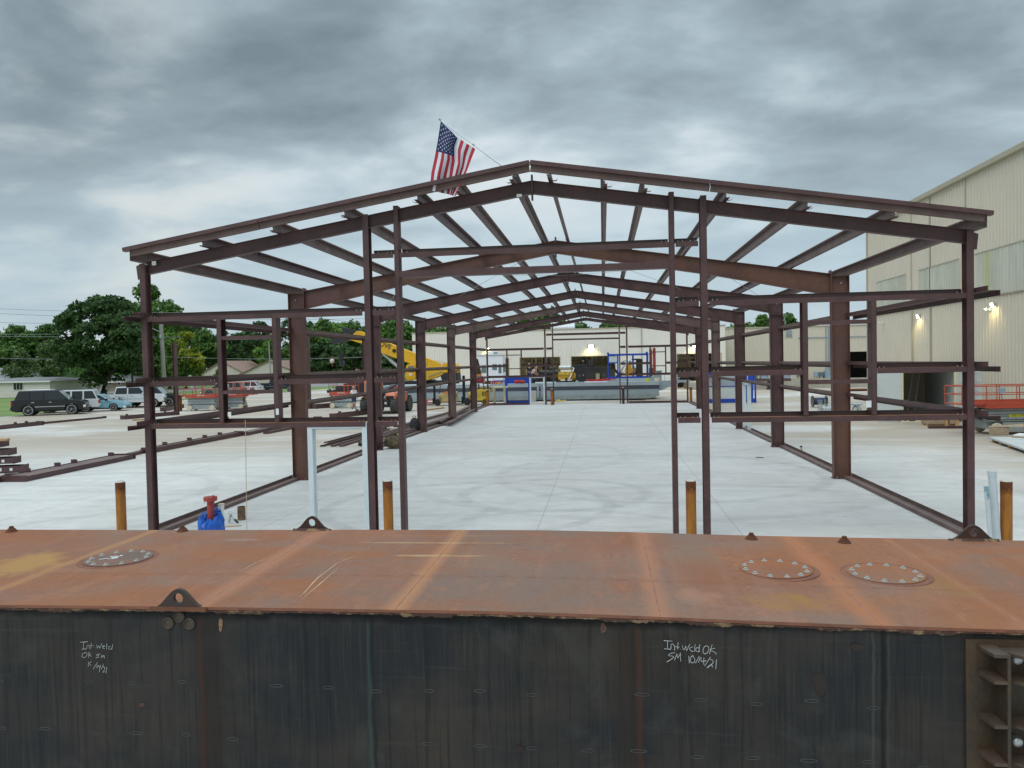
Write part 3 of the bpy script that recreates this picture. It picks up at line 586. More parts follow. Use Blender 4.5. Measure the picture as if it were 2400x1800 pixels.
# ---------------------------------------------------------------- foreground barge
BF, BB, BZ = 4.10, 6.11, 1.95
ZP = [(-9, 1.94), (-3.58, 1.951), (-2.2, 1.962), (-.52, 1.967), (.1, 1.957), (.7, 1.942), (1.27, 1.930), (2.03, 1.920), (3.5, 1.902), (5, 1.895)]
def bz(x): return float(np.interp(x, [p[0] for p in ZP], [p[1] for p in ZP]))
BX0, BX1 = -8.2, 6.4
def rust_deck():
    m = bpy.data.materials.new('rust_deck'); m.use_nodes = True; t = m.node_tree; b = t.nodes['Principled BSDF']; b.inputs['Roughness'].default_value = .75; b.inputs['Specular IOR Level'].default_value = .12
    g = N('ShaderNodeNewGeometry', t); P = g.outputs['Position']; s = N('ShaderNodeSeparateXYZ', t); L(P, s.inputs[0], t)
    def nz(scale, sc, off=0., d=6, dist=.4):
        mpn = N('ShaderNodeMapping', t); L(P, mpn.inputs[0], t); mpn.inputs['Scale'].default_value = scale; mpn.inputs['Location'].default_value = (off, off*.7, 0)
        return noise_(mpn.outputs[0], sc, d, .6, dist, t)
    c = mix_(ramp_(nz((1, 1, 1), 1.1), [(.38, 0.), (.62, 1.)], t), (.25, .108, .062), (.235, .142, .104), t)
    c = mix_(ramp_(nz((.5, 1.2, 1), .9, 4.), [(.46, 0.), (.66, 1.)], t), c, (.30, .118, .052), t)
    c = mix_(math_('MULTIPLY', ramp_(nz((1, 1, 1), .8, 11.), [(.56, 0.), (.68, 1.)], t), .75, nt=t), c, (.185, .138, .115), t)
    c = mix_(math_('MULTIPLY', ramp_(nz((1, .12, 1), 6., 2.), [(.55, 0.), (.7, 1.)], t), .25, nt=t), c, (.33, .175, .12), t)
    c = mix_(math_('MULTIPLY', ramp_(nz((1, 1, 1), 55., 7., 3), [(.45, 0.), (.7, 1.)], t), .25, nt=t), c, (.15, .075, .05), t)
    c = mix_(math_('MULTIPLY', ramp_(nz((1, .5, 1), 4., 31., 8, 1.5), [(.56, 0.), (.64, 1.)], t), .35, nt=t), c, (.33, .15, .085), t)
    c = mix_(math_('MULTIPLY', ramp_(nz((1, 1, 1), 22., 2., 3), [(.5, 0.), (.75, 1.)], t), .22, nt=t), c, (.14, .06, .04), t)
    wob = math_('MULTIPLY', math_('SUBTRACT', nz((1, 1, 1), 2.2, 8.), .5, nt=t), .05, nt=t)
    xx = math_('ADD', s.outputs[0], wob, nt=t)
    for v, w, col, a in ((-3.84, .035, (.40, .21, .09), .75), (-2.335, .07, (.40, .185, .11), .6), (-1.172, .055, (.43, .205, .10), .7), (.28, .06, (.38, .17, .10), .65), (1.405, .07, (.40, .16, .075), .65), (2.13, .03, (.33, .15, .085), .5)):
        d = math_('ABSOLUTE', math_('SUBTRACT', xx, v, nt=t), nt=t); f = math_('MULTIPLY', ramp_(math_('DIVIDE', d, w*1.6, nt=t), [(.15, 1.), (1, 0.)], t), a, nt=t)
        c = mix_(f, c, col, t)
    # ochre stains
    def spot(cx_, cy_, rx, ry, col, a):
        nonlocal c
        dx = math_('DIVIDE', math_('SUBTRACT', xx, cx_, nt=t), rx, nt=t); dy = math_('DIVIDE', math_('SUBTRACT', s.outputs[1], cy_, nt=t), ry, nt=t)
        r = math_('ADD', math_('MULTIPLY', dx, dx, nt=t), math_('MULTIPLY', dy, dy, nt=t), nt=t)
        r = math_('ADD', r, math_('MULTIPLY', math_('SUBTRACT', nz((1, 1, 1), 3.1, 5.), .5, nt=t), 4.5, nt=t), nt=t)
        c = mix_(math_('MULTIPLY', ramp_(r, [(.1, 1.), (1.5, 0.)], t), a*.75, nt=t), c, tuple(v*.8 for v in col), t)
    spot(-4.15, 4.95, .33, .42, (.52, .31, .10), .8); spot(-1.25, 5.28, .42, .035, (.62, .42, .20), .8); spot(-1.3, 5.66, .5, .02, (.62, .42, .22), .8); spot(-1.2, 5.9, .5, .02, (.45, .20, .10), .7)
    spot(1.02, 4.42, .30, .20, (.40, .20, .045), .8); spot(.52, 4.45, .14, .18, (.5, .26, .17), .5); spot(2.0, 4.95, .2, .35, (.34, .19, .07), .6); spot(.62, 5.35, .22, .32, (.24, .18, .13), .7); spot(-2.9, 5.75, .16, .05, (.36, .30, .24), .5)
    d = math_('ABSOLUTE', math_('SUBTRACT', s.outputs[1], 4.76, nt=t), nt=t)
    c = mix_(math_('MULTIPLY', ramp_(math_('DIVIDE', d, .05, nt=t), [(.2, 1.), (1, 0.)], t), .15, nt=t), c, (.20, .075, .045), t)
    L(c, b.inputs['Base Color'], t)
    bn = N('ShaderNodeBump', t); bn.inputs['Strength'].default_value = .5; bn.inputs['Distance'].default_value = .004
    L(nz((1, 1, 1), 30., 1., 5), bn.inputs['Height'], t); L(bn.outputs[0], b.inputs['Normal'], t); MATS['rust_deck'] = m
rust_deck()
def hull_mat():
    m = bpy.data.materials.new('mill_scale'); m.use_nodes = True; t = m.node_tree; b = t.nodes['Principled BSDF']; b.inputs['Roughness'].default_value = .6; b.inputs['Specular IOR Level'].default_value = .22
    g = N('ShaderNodeNewGeometry', t); P = g.outputs['Position']; s = N('ShaderNodeSeparateXYZ', t); L(P, s.inputs[0], t)
    def nz(scale, sc, off=0., d=6, dist=.2, rough=.6):
        mpn = N('ShaderNodeMapping', t); L(P, mpn.inputs[0], t); mpn.inputs['Scale'].default_value = scale; mpn.inputs['Location'].default_value = (off, 0, off*.7)
        return noise_(mpn.outputs[0], sc, d, rough, dist, t)
    c = mix_(ramp_(nz((1, 1, 1), .8), [(.35, 0.), (.65, 1.)], t), (.015, .018, .023), (.026, .0235, .021), t)
    c = mix_(math_('MULTIPLY', ramp_(nz((1, 1, 1.6), 1.3, 6.), [(.42, 0.), (.74, 1.)], t), .6, nt=t), c, (.075, .056, .038), t)
    c = mix_(math_('MULTIPLY', ramp_(nz((1, 1, .02), 38., 2., 4, 0.), [(.54, 0.), (.60, 1.)], t), .42, nt=t), c, (.007, .0075, .0085), t)
    c = mix_(math_('MULTIPLY', ramp_(nz((1, 1, .05), 60., 3., 5, 0.), [(.5, 0.), (.7, 1.)], t), .4, nt=t), c, (.055, .050, .042), t)
    c = mix_(math_('MULTIPLY', ramp_(nz((1, 1, .9), 2.6, 17., 7, 1.), [(.57, 0.), (.66, 1.)], t), .4, nt=t), c, (.052, .050, .045), t)
    c = mix_(math_('MULTIPLY', ramp_(nz((.15, 1, 3), 9., 7., 4), [(.6, 0.), (.72, 1.)], t), .3, nt=t), c, (.06, .057, .05), t)
    wob = math_('MULTIPLY', math_('SUBTRACT', nz((1, 1, 1), 3., 8.), .5, nt=t), .06, nt=t); xx = math_('ADD', s.outputs[0], wob, nt=t)
    for v, w, col, a in ((-2.33, .016, (.075, .026, .016), .75), (-2.27, .10, (.020, .013, .011), .6), (.165, .014, (.08, .03, .016), .7), (.11, .08, (.026, .017, .013), .6), (-1.33, .009, (.04, .07, .07), .5), (-1.305, .01, (.012, .012, .012), .8), (1.36, .008, (.07, .07, .065), .5), (1.41, .012, (.006, .006, .006), .8), (1.44, .008, (.06, .06, .055), .4)):
        d = math_('ABSOLUTE', math_('SUBTRACT', xx, v, nt=t), nt=t); c = mix_(math_('MULTIPLY', ramp_(math_('DIVIDE', d, w*1.5, nt=t), [(.2, 1.), (1, 0.)], t), a, nt=t), c, col, t)
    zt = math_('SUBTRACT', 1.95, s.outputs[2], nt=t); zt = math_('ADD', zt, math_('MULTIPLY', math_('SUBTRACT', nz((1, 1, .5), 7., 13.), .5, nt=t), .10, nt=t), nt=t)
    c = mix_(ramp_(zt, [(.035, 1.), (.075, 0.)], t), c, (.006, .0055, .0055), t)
    L(c, b.inputs['Base Color'], t)
    rr = ramp_(nz((1, 1, .1), 8., 2.), [(.3, .36), (.7, .62)], t); L(rr, b.inputs['Roughness'], t); MATS['mill_scale'] = m
hull_mat()
mat('weld_crust', (.085, .038, .026), .7, 0, .2, 9, .4, col2=(.30, .19, .10), stretch=(1, 1, 1), fine=.4, thr=(.50, .58))
mat('deck_edge', (.19, .072, .042), .8, 0, .2, 8, .2)
mat('lug_steel', (.020, .020, .021), .6, 0, .2, 5, .2, col2=(.07, .028, .016))
mat('bracket_steel', (.035, .027, .02), .55, 0, .2, 3, .2, col2=(.085, .048, .02), fine=.3)
mat('bracket_top', (.075, .05, .034), .55, 0, .2, 4, .2)
mat('stitch', (.27, .12, .07), .6, 0, .2, 10)
mat('stitch_grey', (.046, .047, .046), .6, 0, .3, 10)
BG = thing('steel_barge', 'long unpainted steel barge with rusty orange deck and dark side in the foreground', 'barge', (-3, 5.1, 0))
xs = [BX0]+list(np.linspace(-7.5, BX1, 50)); mb = MB()
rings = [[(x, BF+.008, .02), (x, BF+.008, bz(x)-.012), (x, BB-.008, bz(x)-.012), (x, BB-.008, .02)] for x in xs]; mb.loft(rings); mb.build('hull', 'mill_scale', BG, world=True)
mb = MB(); mb.loft([[(x, BF-.006, bz(x)-.012), (x, BF-.006, bz(x)), (x, BB, bz(x)), (x, BB, bz(x)-.012)] for x in xs]); mb.build('deck', 'rust_deck', BG, world=True)
mb = MB(); rng = random.Random(4); x = BX0
mb.loft([[(x, BF-.010, bz(x)-.016), (x, BF-.008, bz(x)-.003), (x, BF+.010, bz(x)-.003), (x, BF+.010, bz(x)-.016)] for x in xs]); mb.build('deck_edge_bead', 'deck_edge', BG, world=True)
mb = MB(); rr = []
x = BX0
while x < BX1:
    big = (math.sin(x*5.3)+math.sin(x*11.7+1)) > .55
    d = (.022 if big else .012)+rng.uniform(-.004, .006); rr.append([(x, BF-.001-rng.uniform(0, .004), bz(x)-.017), (x, BF-.010-rng.uniform(0, .003), bz(x)-.022), (x, BF-.006, bz(x)-.02-d*.7), (x, BF+.007, bz(x)-.02-d)]); x += .018
mb.loft(rr); mb.build('weld_seam', 'weld_crust', BG, world=True)
def lug(px, py, Yv, wid, hgt, rh, name='lifting_lug', flipm='lug_steel', below=True, lab=None):
    c = aty(px, py, Yv); zb = bz(c.x)+(-.004 if Yv > 5 else -.02); n = 64; out = []; inn = []; hc = zb+hgt*.50+.012
    for k in range(n):
        a = 2*math.pi*k/n; dx, dz_ = math.cos(a), math.sin(a); t = 3.
        def inside(x, z):
            if z < zb: return False
            u = abs(x)/(wid/2)
            if u > 1: return False
            top = zb+hgt*(.5+.5*math.cos(math.pi*min(1, u*1.02)))*1.0+.008
            top = max(top, zb+.014)
            return z < top
        lo, hi = 0, .5
        for _ in range(22):
            m = (lo+hi)/2
            if inside(dx*m, hc+dz_*m): lo = m
            else: hi = m
        out.append((c.x+dx*lo, hc+dz_*lo)); inn.append((c.x+dx*rh, hc+dz_*rh))
    mb = MB(); t0, t1 = Yv-.012, Yv+.012
    vs = [(p[0], t0, p[1]) for p in out]+[(p[0], t0, p[1]) for p in inn]+[(p[0], t1, p[1]) for p in out]+[(p[0], t1, p[1]) for p in inn]; fs = []
    for k in range(n):
        j = (k+1) % n; fs += [(k, j, n+j, n+k), (2*n+k, 3*n+k, 3*n+j, 2*n+j), (k, 2*n+k, 2*n+j, j), (n+k, n+j, 3*n+j, 3*n+k)]
    mb.add(vs, fs); o = mb.build(name, flipm, BG, world=True)
    w = MB(); w.loft([[(c.x+s*wid*.52, t0-.016, zb+.0), (c.x+s*wid*.52, t0-.002, zb+.022), (c.x+s*wid*.52, t1+.01, zb+.002)] for s in (-1, -.3, .3, 1)]); w.build('weld_fillet', 'weld_crust' if Yv > 5 else 'rust_dark', o, world=True)
    return c
c = lug(421, 1426, BF+.0, .33, .115, .029)
lug(732, 1240, BB-.02, .31, .115, .031); lug(2281, 1264, BB-.03, .34, .115, .031)
mb = MB()
for dx, dz_ in ((0, -.062), (-.068, -.100), (.060, -.102)):
    mb.lathe([(.034, 0), (.034, -.010), (.029, -.014), (.025, -.008), (.022, -.004)], (c.x-.005+dx, BF+.008, bz(c.x)+dz_), 'y', 24)
mb.build('plug_weld', 'bracket_top', BG, world=True, smooth=True)
# manholes
def manhole(px, py, lab, grey):
    p = at(px, py, 1.945); z = bz(p.x); r = .218
    g = MB(); g.lathe([(r+.055, .0005), (r+.050, .0035), (r+.034, .0045), (r+.026, .002)], (p.x, p.y, z), 'z', 48)
    cover = MB(); cover.lathe([(r+.012, .001), (r+.012, .0085), (.0001, .0085)], (p.x, p.y, z), 'z', 48); o = cover.build('manhole_cover', 'cover_grey' if grey else 'rust_deck', BG, world=True, smooth=True, label=lab)
    g.build('seal_ring', 'deck_edge', o, world=True, smooth=True)
    bm_ = MB(); bm_.lathe([(.019, 0), (.018, .002), (.010, .002), (.010, .011), (.0001, .011)], (0, 0, 0), 'z', 6); b0 = None
    for k in range(12):
        a = 2*math.pi*(k+.3)/12
        q = Vector((p.x+(r-.022)*math.cos(a), p.y+(r-.022)*math.sin(a), z+.0087))-BG.location
        if b0 is None: b0 = bm_.build('bolt', 'bolt_zinc', o); b = b0
        else: b = b0.copy(); COL.objects.link(b)
        b.parent = o; b.location = q
    if grey:
        ch = MB()
        for pl in ([(-.09, -.05), (-.05, -.02), (-.02, -.035), (.0, .0)], [(-.01, -.02), (.02, .01), (.03, -.01), (.0, -.03)], [(-.05, .01), (-.02, .03), (.01, .02), (.03, .04), (.0, .045)], [(-.06, .02), (-.03, .0), (.01, .012)]):
            ch.tube([(p.x-.03+a*.9, p.y+b*1.3, z+.0105) for a, b in pl], .003, 5)
        ch.build('chalk_mark', 'tag_white', o, world=True)
mat('cover_grey', (.15, .105, .085), .7, 0, .2, 4, .2, col2=(.235, .12, .08), spec=.15)
manhole(279, 1312, 'greyish manhole cover with a white paint scribble', True); manhole(1817, 1331, 'rusty manhole cover left of the weld line', False); manhole(2075, 1338, 'rusty manhole cover right of the weld line', False)
for px, py in ((27, 1247), (428, 1247), (1761, 1260), (1979, 1265)):
    p = at(px, py, 1.945); mb = MB(); z = bz(p.x); mb.lathe([(.048, 0), (.046, .008), (.037, .012), (.036, .022), (.027, .025), (.026, .032), (.018, .033), (.018, .048), (.0001, .048)], (p.x, p.y, z), 'z', 18); mb.build('deck_plug', 'rust_dark', BG, world=True, smooth=False)
# raised weld beads over the deck and stitch marks
mb = MB()
for x in (-3.84, -2.335, -1.172, .28, 1.405, 2.13):
    rr = []; y = BF+.01
    while y < BB-.01: w = .006+rng.uniform(0, .003); rr.append([(x-w, y, bz(x)-.001), (x, y, bz(x)+.0022), (x+w, y, bz(x)-.001)]); y += .04
    mb.loft(rr)
mb.build('deck_weld', 'stitch', BG, world=True, smooth=True)
mb = MB()
def stitch(x, y, lx, ly, z, up='z', r=1.):
    n = 8; vs = []
    for k in range(n):
        a = 2*math.pi*k/n
        if up == 'z': vs.append((x+lx*math.cos(a), y+ly*math.sin(a), bz(x)+.0012))
        else: vs.append((x+lx*math.cos(a), BF+.006, z+ly*math.sin(a)))
    mb.add(vs, [tuple(range(n))])
for xs_, ya, yb in ((-1.78, 4.2, 6.), (-.62, 5.2, 5.9), (.03, 5.2, 5.9), (.83, 4.2, 6.0), (1.92, 4.3, 6.0)):
    y = ya
    while y < yb: stitch(xs_+(.02 if int(y*20) % 2 else -.02), y, .006, .022, 0); y += .10
for ys_, xa, xb in ((4.77, -3.7, 2.1), (5.62, -3.7, -.5), (5.62, .3, 2.1)):
    x = xa
    while x < xb: stitch(x, ys_, .035, .004, 0); x += .19
mb.raw = True; mb.build('stitch_weld', 'stitch', BG, world=True)
mb = MB()
for row, zs in enumerate((1.50, 1.20)):
    x = -3.9
    while x < 1.85:
        if rng.random() < .12: x += .29; continue
        zz = zs+rng.uniform(-.012, .012)+.012-.006*abs(x+1) + .01*math.sin(x*7); w = rng.uniform(.028, .05); n = 14
        for (ra, rb) in ((1., .72),):
            vo = [(x+w*math.cos(2*math.pi*k/n), BF+.0065, zz+.011*math.sin(2*math.pi*k/n)) for k in range(n)]; vi = [(x+w*.86*math.cos(2*math.pi*k/n), BF+.0065, zz+.006*math.sin(2*math.pi*k/n)) for k in range(n)]
            mb.add(vo+vi, [(k, (k+1) % n, n+(k+1) % n, n+k) for k in range(n)])
        x += .292+.02*math.sin(x*13)
mb.raw = True; mb.build('stitch_weld', 'stitch_grey', BG, world=True)
# dabs of old paint and burnt spots on the side
for px, py, w, h, mm in ((517, 1463, .018, .045, 'weld_crust'), (1413, 1473, .022, .030, 'weld_crust'), (332, 1652, .022, .014, 'weld_crust'), (1922, 1600, .05, .07, 'spot_dark'), (2010, 1518, .04, .022, 'spot_dark'), (1216, 1756, .03, .026, 'spot_dark')):
    if 'spot_dark' not in MATS: mat('spot_dark', (.022, .013, .010), .7, 0, .2, 9)
    p = aty(px, py, BF+.004); mb = MB(); n = 11; mb.add([(p.x+w*math.cos(2*math.pi*k/n)*rng.uniform(.6, 1.1), BF+.0045, p.z+h*math.sin(2*math.pi*k/n)*rng.uniform(.7, 1.1)) for k in range(n)], [tuple(range(n))]); mb.raw = True
    mb.build('paint_patch' if mm == 'weld_crust' else 'burn_mark', mm, BG, world=True)
# chalk handwriting
def chalk(strokes, ox, oy, k, r):
    mb = MB()
    for s_ in strokes:
        pts = []
        for i in range(len(s_)-1):
            for j in range(3):
                t = j/3; pts.append((s_[i][0]*(1-t)+s_[i+1][0]*t, s_[i][1]*(1-t)+s_[i+1][1]*t))
        pts.append(s_[-1])
        P = [aty(ox+a/k, oy+b/k, BF+.0045) for a, b in pts]; mb.tube(P, r, 5)
    return mb
big = [[(190, 262), (440, 278)], [(305, 268), (298, 500)], [(200, 498), (380, 512)], [(392, 520), (405, 380), (440, 350), (490, 400), (515, 470), (500, 545)], [(605, 315), (595, 515)], [(525, 425), (640, 460)], [(668, 508), (676, 514)],
       [(730, 405), (738, 480), (765, 535), (800, 480), (830, 415), (832, 500), (850, 560), (890, 470), (945, 365)], [(925, 480), (1035, 440)], [(925, 480), (960, 545), (1010, 570), (1050, 578)], [(1095, 370), (1082, 575)],
       [(1210, 480), (1150, 460), (1112, 510), (1125, 560), (1180, 588), (1235, 560)], [(1230, 378), (1205, 570)], [(1420, 410), (1355, 450), (1320, 540), (1335, 620), (1385, 648), (1450, 610), (1495, 520), (1480, 440), (1420, 410)],
       [(1590, 378), (1540, 520), (1512, 640)], [(1665, 485), (1570, 505), (1535, 545), (1640, 585), (1690, 620), (1705, 660)],
       [(510, 610), (400, 630), (325, 670), (330, 700), (430, 705), (490, 740), (400, 810), (280, 880)], [(500, 830), (545, 720), (572, 635), (598, 770), (640, 690), (680, 605), (672, 740), (682, 860)],
       [(915, 705), (930, 915)], [(1025, 690), (975, 750), (950, 830), (985, 895), (1040, 905), (1090, 860), (1085, 790), (1025, 690)], [(1215, 712), (1110, 908)], [(1240, 740), (1195, 895)], [(1275, 745), (1260, 800), (1270, 850), (1340, 875), (1415, 830)], [(1352, 760), (1335, 880), (1350, 955)],
       [(1540, 735), (1370, 995)], [(1525, 800), (1600, 830), (1625, 890), (1570, 950), (1470, 1010), (1432, 1048), (1480, 1030), (1560, 945), (1605, 1030)], [(1710, 810), (1692, 1080)]]
chalk(big, 1540, 1480, 12.289, .0019).build('chalk_writing', 'chalk', BG, world=True, label='chalk note Int. weld OK SM 10/14/21')
small = [[(215, 195), (310, 188)], [(258, 195), (250, 280)], [(232, 285), (290, 280)], [(292, 285), (300, 240), (322, 230), (332, 280)], [(355, 200), (348, 278)], [(338, 238), (385, 236)], [(388, 262), (392, 264)], [(425, 228), (432, 275), (450, 240), (462, 275), (492, 212)], [(500, 258), (528, 250), (520, 236), (502, 246), (502, 272), (530, 282)], [(556, 214), (552, 286)], [(606, 250), (584, 252), (576, 274), (592, 290), (616, 276)], [(632, 225), (618, 294)],
         [(290, 325), (240, 345), (230, 380), (260, 398), (295, 370), (300, 335)], [(325, 320), (318, 395)], [(350, 340), (322, 362), (360, 378)], [(472, 350), (430, 350), (420, 362), (455, 372), (450, 390), (415, 394)], [(482, 402), (490, 362), (504, 388), (518, 360), (526, 402)], [(320, 450), (315, 512)], [(355, 445), (325, 475), (352, 498)],
         [(435, 455), (378, 545)], [(432, 490), (425, 530)], [(445, 490), (450, 520), (480, 500)], [(470, 490), (458, 580)], [(515, 475), (480, 550)], [(505, 515), (530, 520), (525, 550), (500, 585), (535, 575)], [(555, 515), (545, 595)]]
chalk(small, 150, 1470, 5.53, .0015).build('chalk_writing', 'chalk', BG, world=True, label='smaller faded chalk note with date')
# connector bracket on the barge side, right edge of the view
def brk(px, py, d=0): return aty(px, py, BF-d)
br = MB(); a = brk(2262, 1497); b_ = brk(2262, 1795); xr = BX1+.55
br.box(a.x, a.x+1.1, BF-.010, BF+.006, .35, a.z); o = br.build('backing_plate', 'bracket_steel', BG, world=True)
vx = brk(2352, 1600, .09).x; mb = MB(); mb.box(vx-.008, vx+.008, BF-.145, BF-.010, .35, a.z-.028); mb.build('bracket_web', 'bracket_steel', BG, world=True)
for zz in (brk(2300, 1512).z, brk(2300, 1572).z, brk(2300, 1672).z, brk(2300, 1757).z, .98, .8):
    x0 = brk(2287, 1560).x
    mb = MB(); mb.poly([(x0, BF-.010), (vx-.009, BF-.010), (vx-.009, BF-.15), (vx-.07, BF-.15), (x0, BF-.035)], 'z', zz-.008, zz+.008); mb.build('bracket_shelf', 'bracket_top', BG, world=True)
    mb = MB(); mb.poly([(vx+.009, BF-.010), (vx+.30, BF-.010), (vx+.30, BF-.16), (vx+.11, BF-.16), (vx+.009, BF-.07)], 'z', zz-.022, zz-.006); mb.build('bracket_shelf', 'bracket_top', BG, world=True)
mb = MB(); mb.add([(x0+.02, BF-.0105, zz), (x0+.06, BF-.05, zz), (x0+.06, BF-.05, a.z), (x0+.01, BF-.0105, a.z)], [(0, 1, 2, 3)]); mb.raw = True
for yy in (1545, 1738):
    p = brk(2386, yy, .05); mb = MB(); mb.lathe([(.0001, -.05), (.016, -.048), (.02, -.04), (.02, 0)], (p.x, BF-.01, p.z), 'y', 10); mb.ell((p.x-.006, BF-.06, p.z), .026, .012, .024); mb.build('bracket_bolt', 'galv', BG, world=True, smooth=True)

mat('scratch_pale', (.46, .30, .19), .6, 0, .2, 12)
# old grinder scratches across the deck
for k_, pl in enumerate(([(700, 1408), (745, 1360), (790, 1325), (845, 1302)], [(706, 1412), (752, 1372), (800, 1330)], [(560, 1345), (600, 1322), (640, 1308)], [(712, 1398), (730, 1375), (752, 1350)])):
    P = [at(a, b, 1.95) for a, b in pl]; mb = MB(); rr = []
    for i, p in enumerate(P): w = .004 if 0 < i < len(P)-1 else .001; rr += [(p.x-w, p.y, bz(p.x)+.0015), (p.x+w, p.y, bz(p.x)+.0015)]
    mb.add(rr, [(2*i, 2*i+1, 2*i+3, 2*i+2) for i in range(len(P)-1)]); mb.raw = True; mb.build('scratch', 'scratch_pale', BG, world=True)
# ---------------------------------------------------------------- rear shop building, tall shop, container
def ribs(mb, a0, a1, z0, z1, f, pitch=.3, d=.035, w=.09):
    """vertical-rib metal sheet between a0..a1 along one axis; f(a, depth) -> (x, y)"""
    pts = []; k = math.floor(a0/pitch)
    pts.append((a0, 0))
    while k*pitch < a1:
        c = k*pitch
        for q, dd in ((c, 0), (c+.02, d), (c+w, d), (c+w+.02, 0)):
            if a0 < q < a1: pts.append((q, dd))
        k += 1
    pts.append((a1, 0)); n = len(pts); vs = []
    for a, dd in pts: x, y = f(a, dd); vs += [(x, y, z0), (x, y, z1)]
    mb.add(vs, [(2*i, 2*i+2, 2*i+3, 2*i+1) for i in range(n-1)])
RY = 87.; RZ = 6.95
RB = thing('shop_building', 'long low cream metal shop building with open garage bays across the rear of the yard', 'building', (-5, RY, 0))
doors = [(-14.6, -10.75, 3.85), (-9.42, -4.86, 3.88), (-3.55, 1.35, 3.88), (8.25, 13.06, 3.9)]
fy = lambda a, d: (a, RY-d)
mb = MB(); x = -22.0
for (a, b_, h) in doors: ribs(mb, x, a, 0, RZ, fy); ribs(mb, a, b_, h, RZ, fy); x = b_
ribs(mb, x, 13.55, 0, RZ, fy); mb.raw = True
mb.build('front_wall', 'panel_pale', RB, world=True)
mb = MB(); mb.box(-22.08, 13.6, RY-.08, RY+.12, RZ, RZ+.12); mb.build('roof_trim', 'trim_tan', RB, world=True)
mb = MB(); mb.box(-22.0, -21.9, RY+.01, RY+40, 0, RZ); mb.box(13.4, 13.5, RY+.01, RY+40, 0, RZ); mb.build('side_wall', 'panel_pale', RB, world=True)
mb = MB(); mb.box(-22, 13.5, RY+.15, RY+40, RZ-.15, RZ-.05); mb.build('roof', 'galv', RB, world=True)
for (a, b_, h) in doors:
    mb = MB(); y0, y1 = RY+.12, RY+14
    xa_ = -21.9 if a < -14 else a-2.5; xb_ = 13.4 if b_ > 12 else b_+3.4
    mb.add([(xa_, y1+a*.01, 0), (xb_, y1+a*.01, 0), (xb_, y1+a*.01, 6.75), (xa_, y1+a*.01, 6.75)], [(0, 1, 2, 3)]); mb.raw = True; mb.build('back_wall', 'interior_olive', RB, world=True)
    mb = MB(); rng = random.Random(int(a*7)); 
    for k in range(7):
        xx = a+(b_-a)*rng.random(); mb.box(xx, xx+rng.uniform(.08, .25), RY+4+rng.random()*8, RY+4.3+rng.random()*8, 0, 5.4)
    mb.box(a-.5, b_+.5, RY+5, RY+5.2, 3.0, 3.15); mb.box(a-.5, b_+.5, RY+9, RY+9.2, 3.4, 3.6)
    mb.build('interior_column', 'interior_dark', RB, world=True)
    mb = MB()
    for k in range(6):
        xx = a+(b_-a)*(k+.2)/6; mb.box(xx, xx+rng.uniform(.4, 1.1), RY+3+rng.random()*5, RY+4.5+rng.random()*5, 0, rng.uniform(.8, 2.3))
    mb.build('interior_machine', 'dark_metal', RB, world=True)
    li = bpy.data.lights.new('bay_fill_light', 'AREA'); li.energy = 420; li.size = 4; li.color = (1, .92, .7); lo = bpy.data.objects.new('bay_fill_light', li); COL.objects.link(lo); lo.parent = RB; lo.location = Vector(((a+b_)/2, RY+6, 5.3))-RB.location  # unseen area light added in each bay to brighten its dark interior
    mb = MB(); mb.box(a-.06, a, RY-.045, RY+.1, 0, h+.06); mb.box(b_, b_+.06, RY-.045, RY+.1, 0, h+.06); mb.box(a, b_, RY-.045, RY+.1, h, h+.06); mb.build('door_trim', 'trim_tan', RB, world=True)
def wall_lamp(p, nrm, parent, s=1.):
    n = Vector(nrm); sd = Vector((-n.y, n.x, 0)); mb = MB(); c = Vector(p)
    vs = [];
    for a, dd, z in ((-.22, 0, .15), (.22, 0, .15), (.22, 0, -.15), (-.22, 0, -.15), (-.2, .2, .13), (.2, .2, .13), (.2, .1, -.12), (-.2, .1, -.12)): vs.append(c+sd*a*s+n*(dd*s)+Vector((0, 0, z*s)))
    mb.add(vs, [(0, 1, 2, 3), (4, 7, 6, 5), (0, 4, 5, 1), (1, 5, 6, 2), (2, 6, 7, 3), (3, 7, 4, 0)]); o = mb.build('wall_lamp', 'galv', parent, world=True)
    m2 = MB(); q = [c+sd*a*s+n*(dd*s)+Vector((0, 0, z*s)) for a, dd, z in ((-.17, .205, .09), (.17, .205, .09), (.17, .135, -.14), (-.17, .135, -.14), (-.17, .03, -.17), (.17, .03, -.17))]
    m2.add(q, [(0, 1, 2, 3), (3, 2, 5, 4)]); m2.raw = True; m2.build('lamp_lens', 'lamp_glow', o, world=True)
    l = bpy.data.lights.new('lamp_light', 'SPOT'); l.energy = 60*s; l.color = (1, .84, .35); l.spot_size = rad(120); l.spot_blend = .6; l.shadow_soft_size = .1
    lo = bpy.data.objects.new('lamp_light', l); COL.objects.link(lo); lo.location = c+n*.5*s; d = (Vector((0, 0, -1))-n*.45).normalized(); lo.rotation_euler = d.to_track_quat('-Z', 'Y').to_euler()
    root = parent
    lo.parent = o; lo.location = lo.location-root.location
wall_lamp(aty(1385, 812, RY-.05), (0, -1, 0), RB, 1.5); wall_lamp(aty(1628, 809, RY-.05), (0, -1, 0), RB, 1.4); wall_lamp(aty(1143, 818, RY-.05), (0, -1, 0), RB, 1.0)
mb = MB(); p = aty(1503, 769, RY-.1); q = aty(1503, 850, RY-.1); mb.tube([(p.x, RY-.12, RZ+.3), (p.x, RY-.12, q.z)], .05, 8); mb.build('conduit', 'galv', RB, world=True)
p = aty(1332, 774, RY+4); mb = MB(); mb.lathe([(.9, -1.4), (.9, 1.4)], (p.x-.6, RY+3.5, RZ+.15), 'x', 24, sy=1); mb.build('roof_vent', 'galv', RB, world=True, smooth=True)
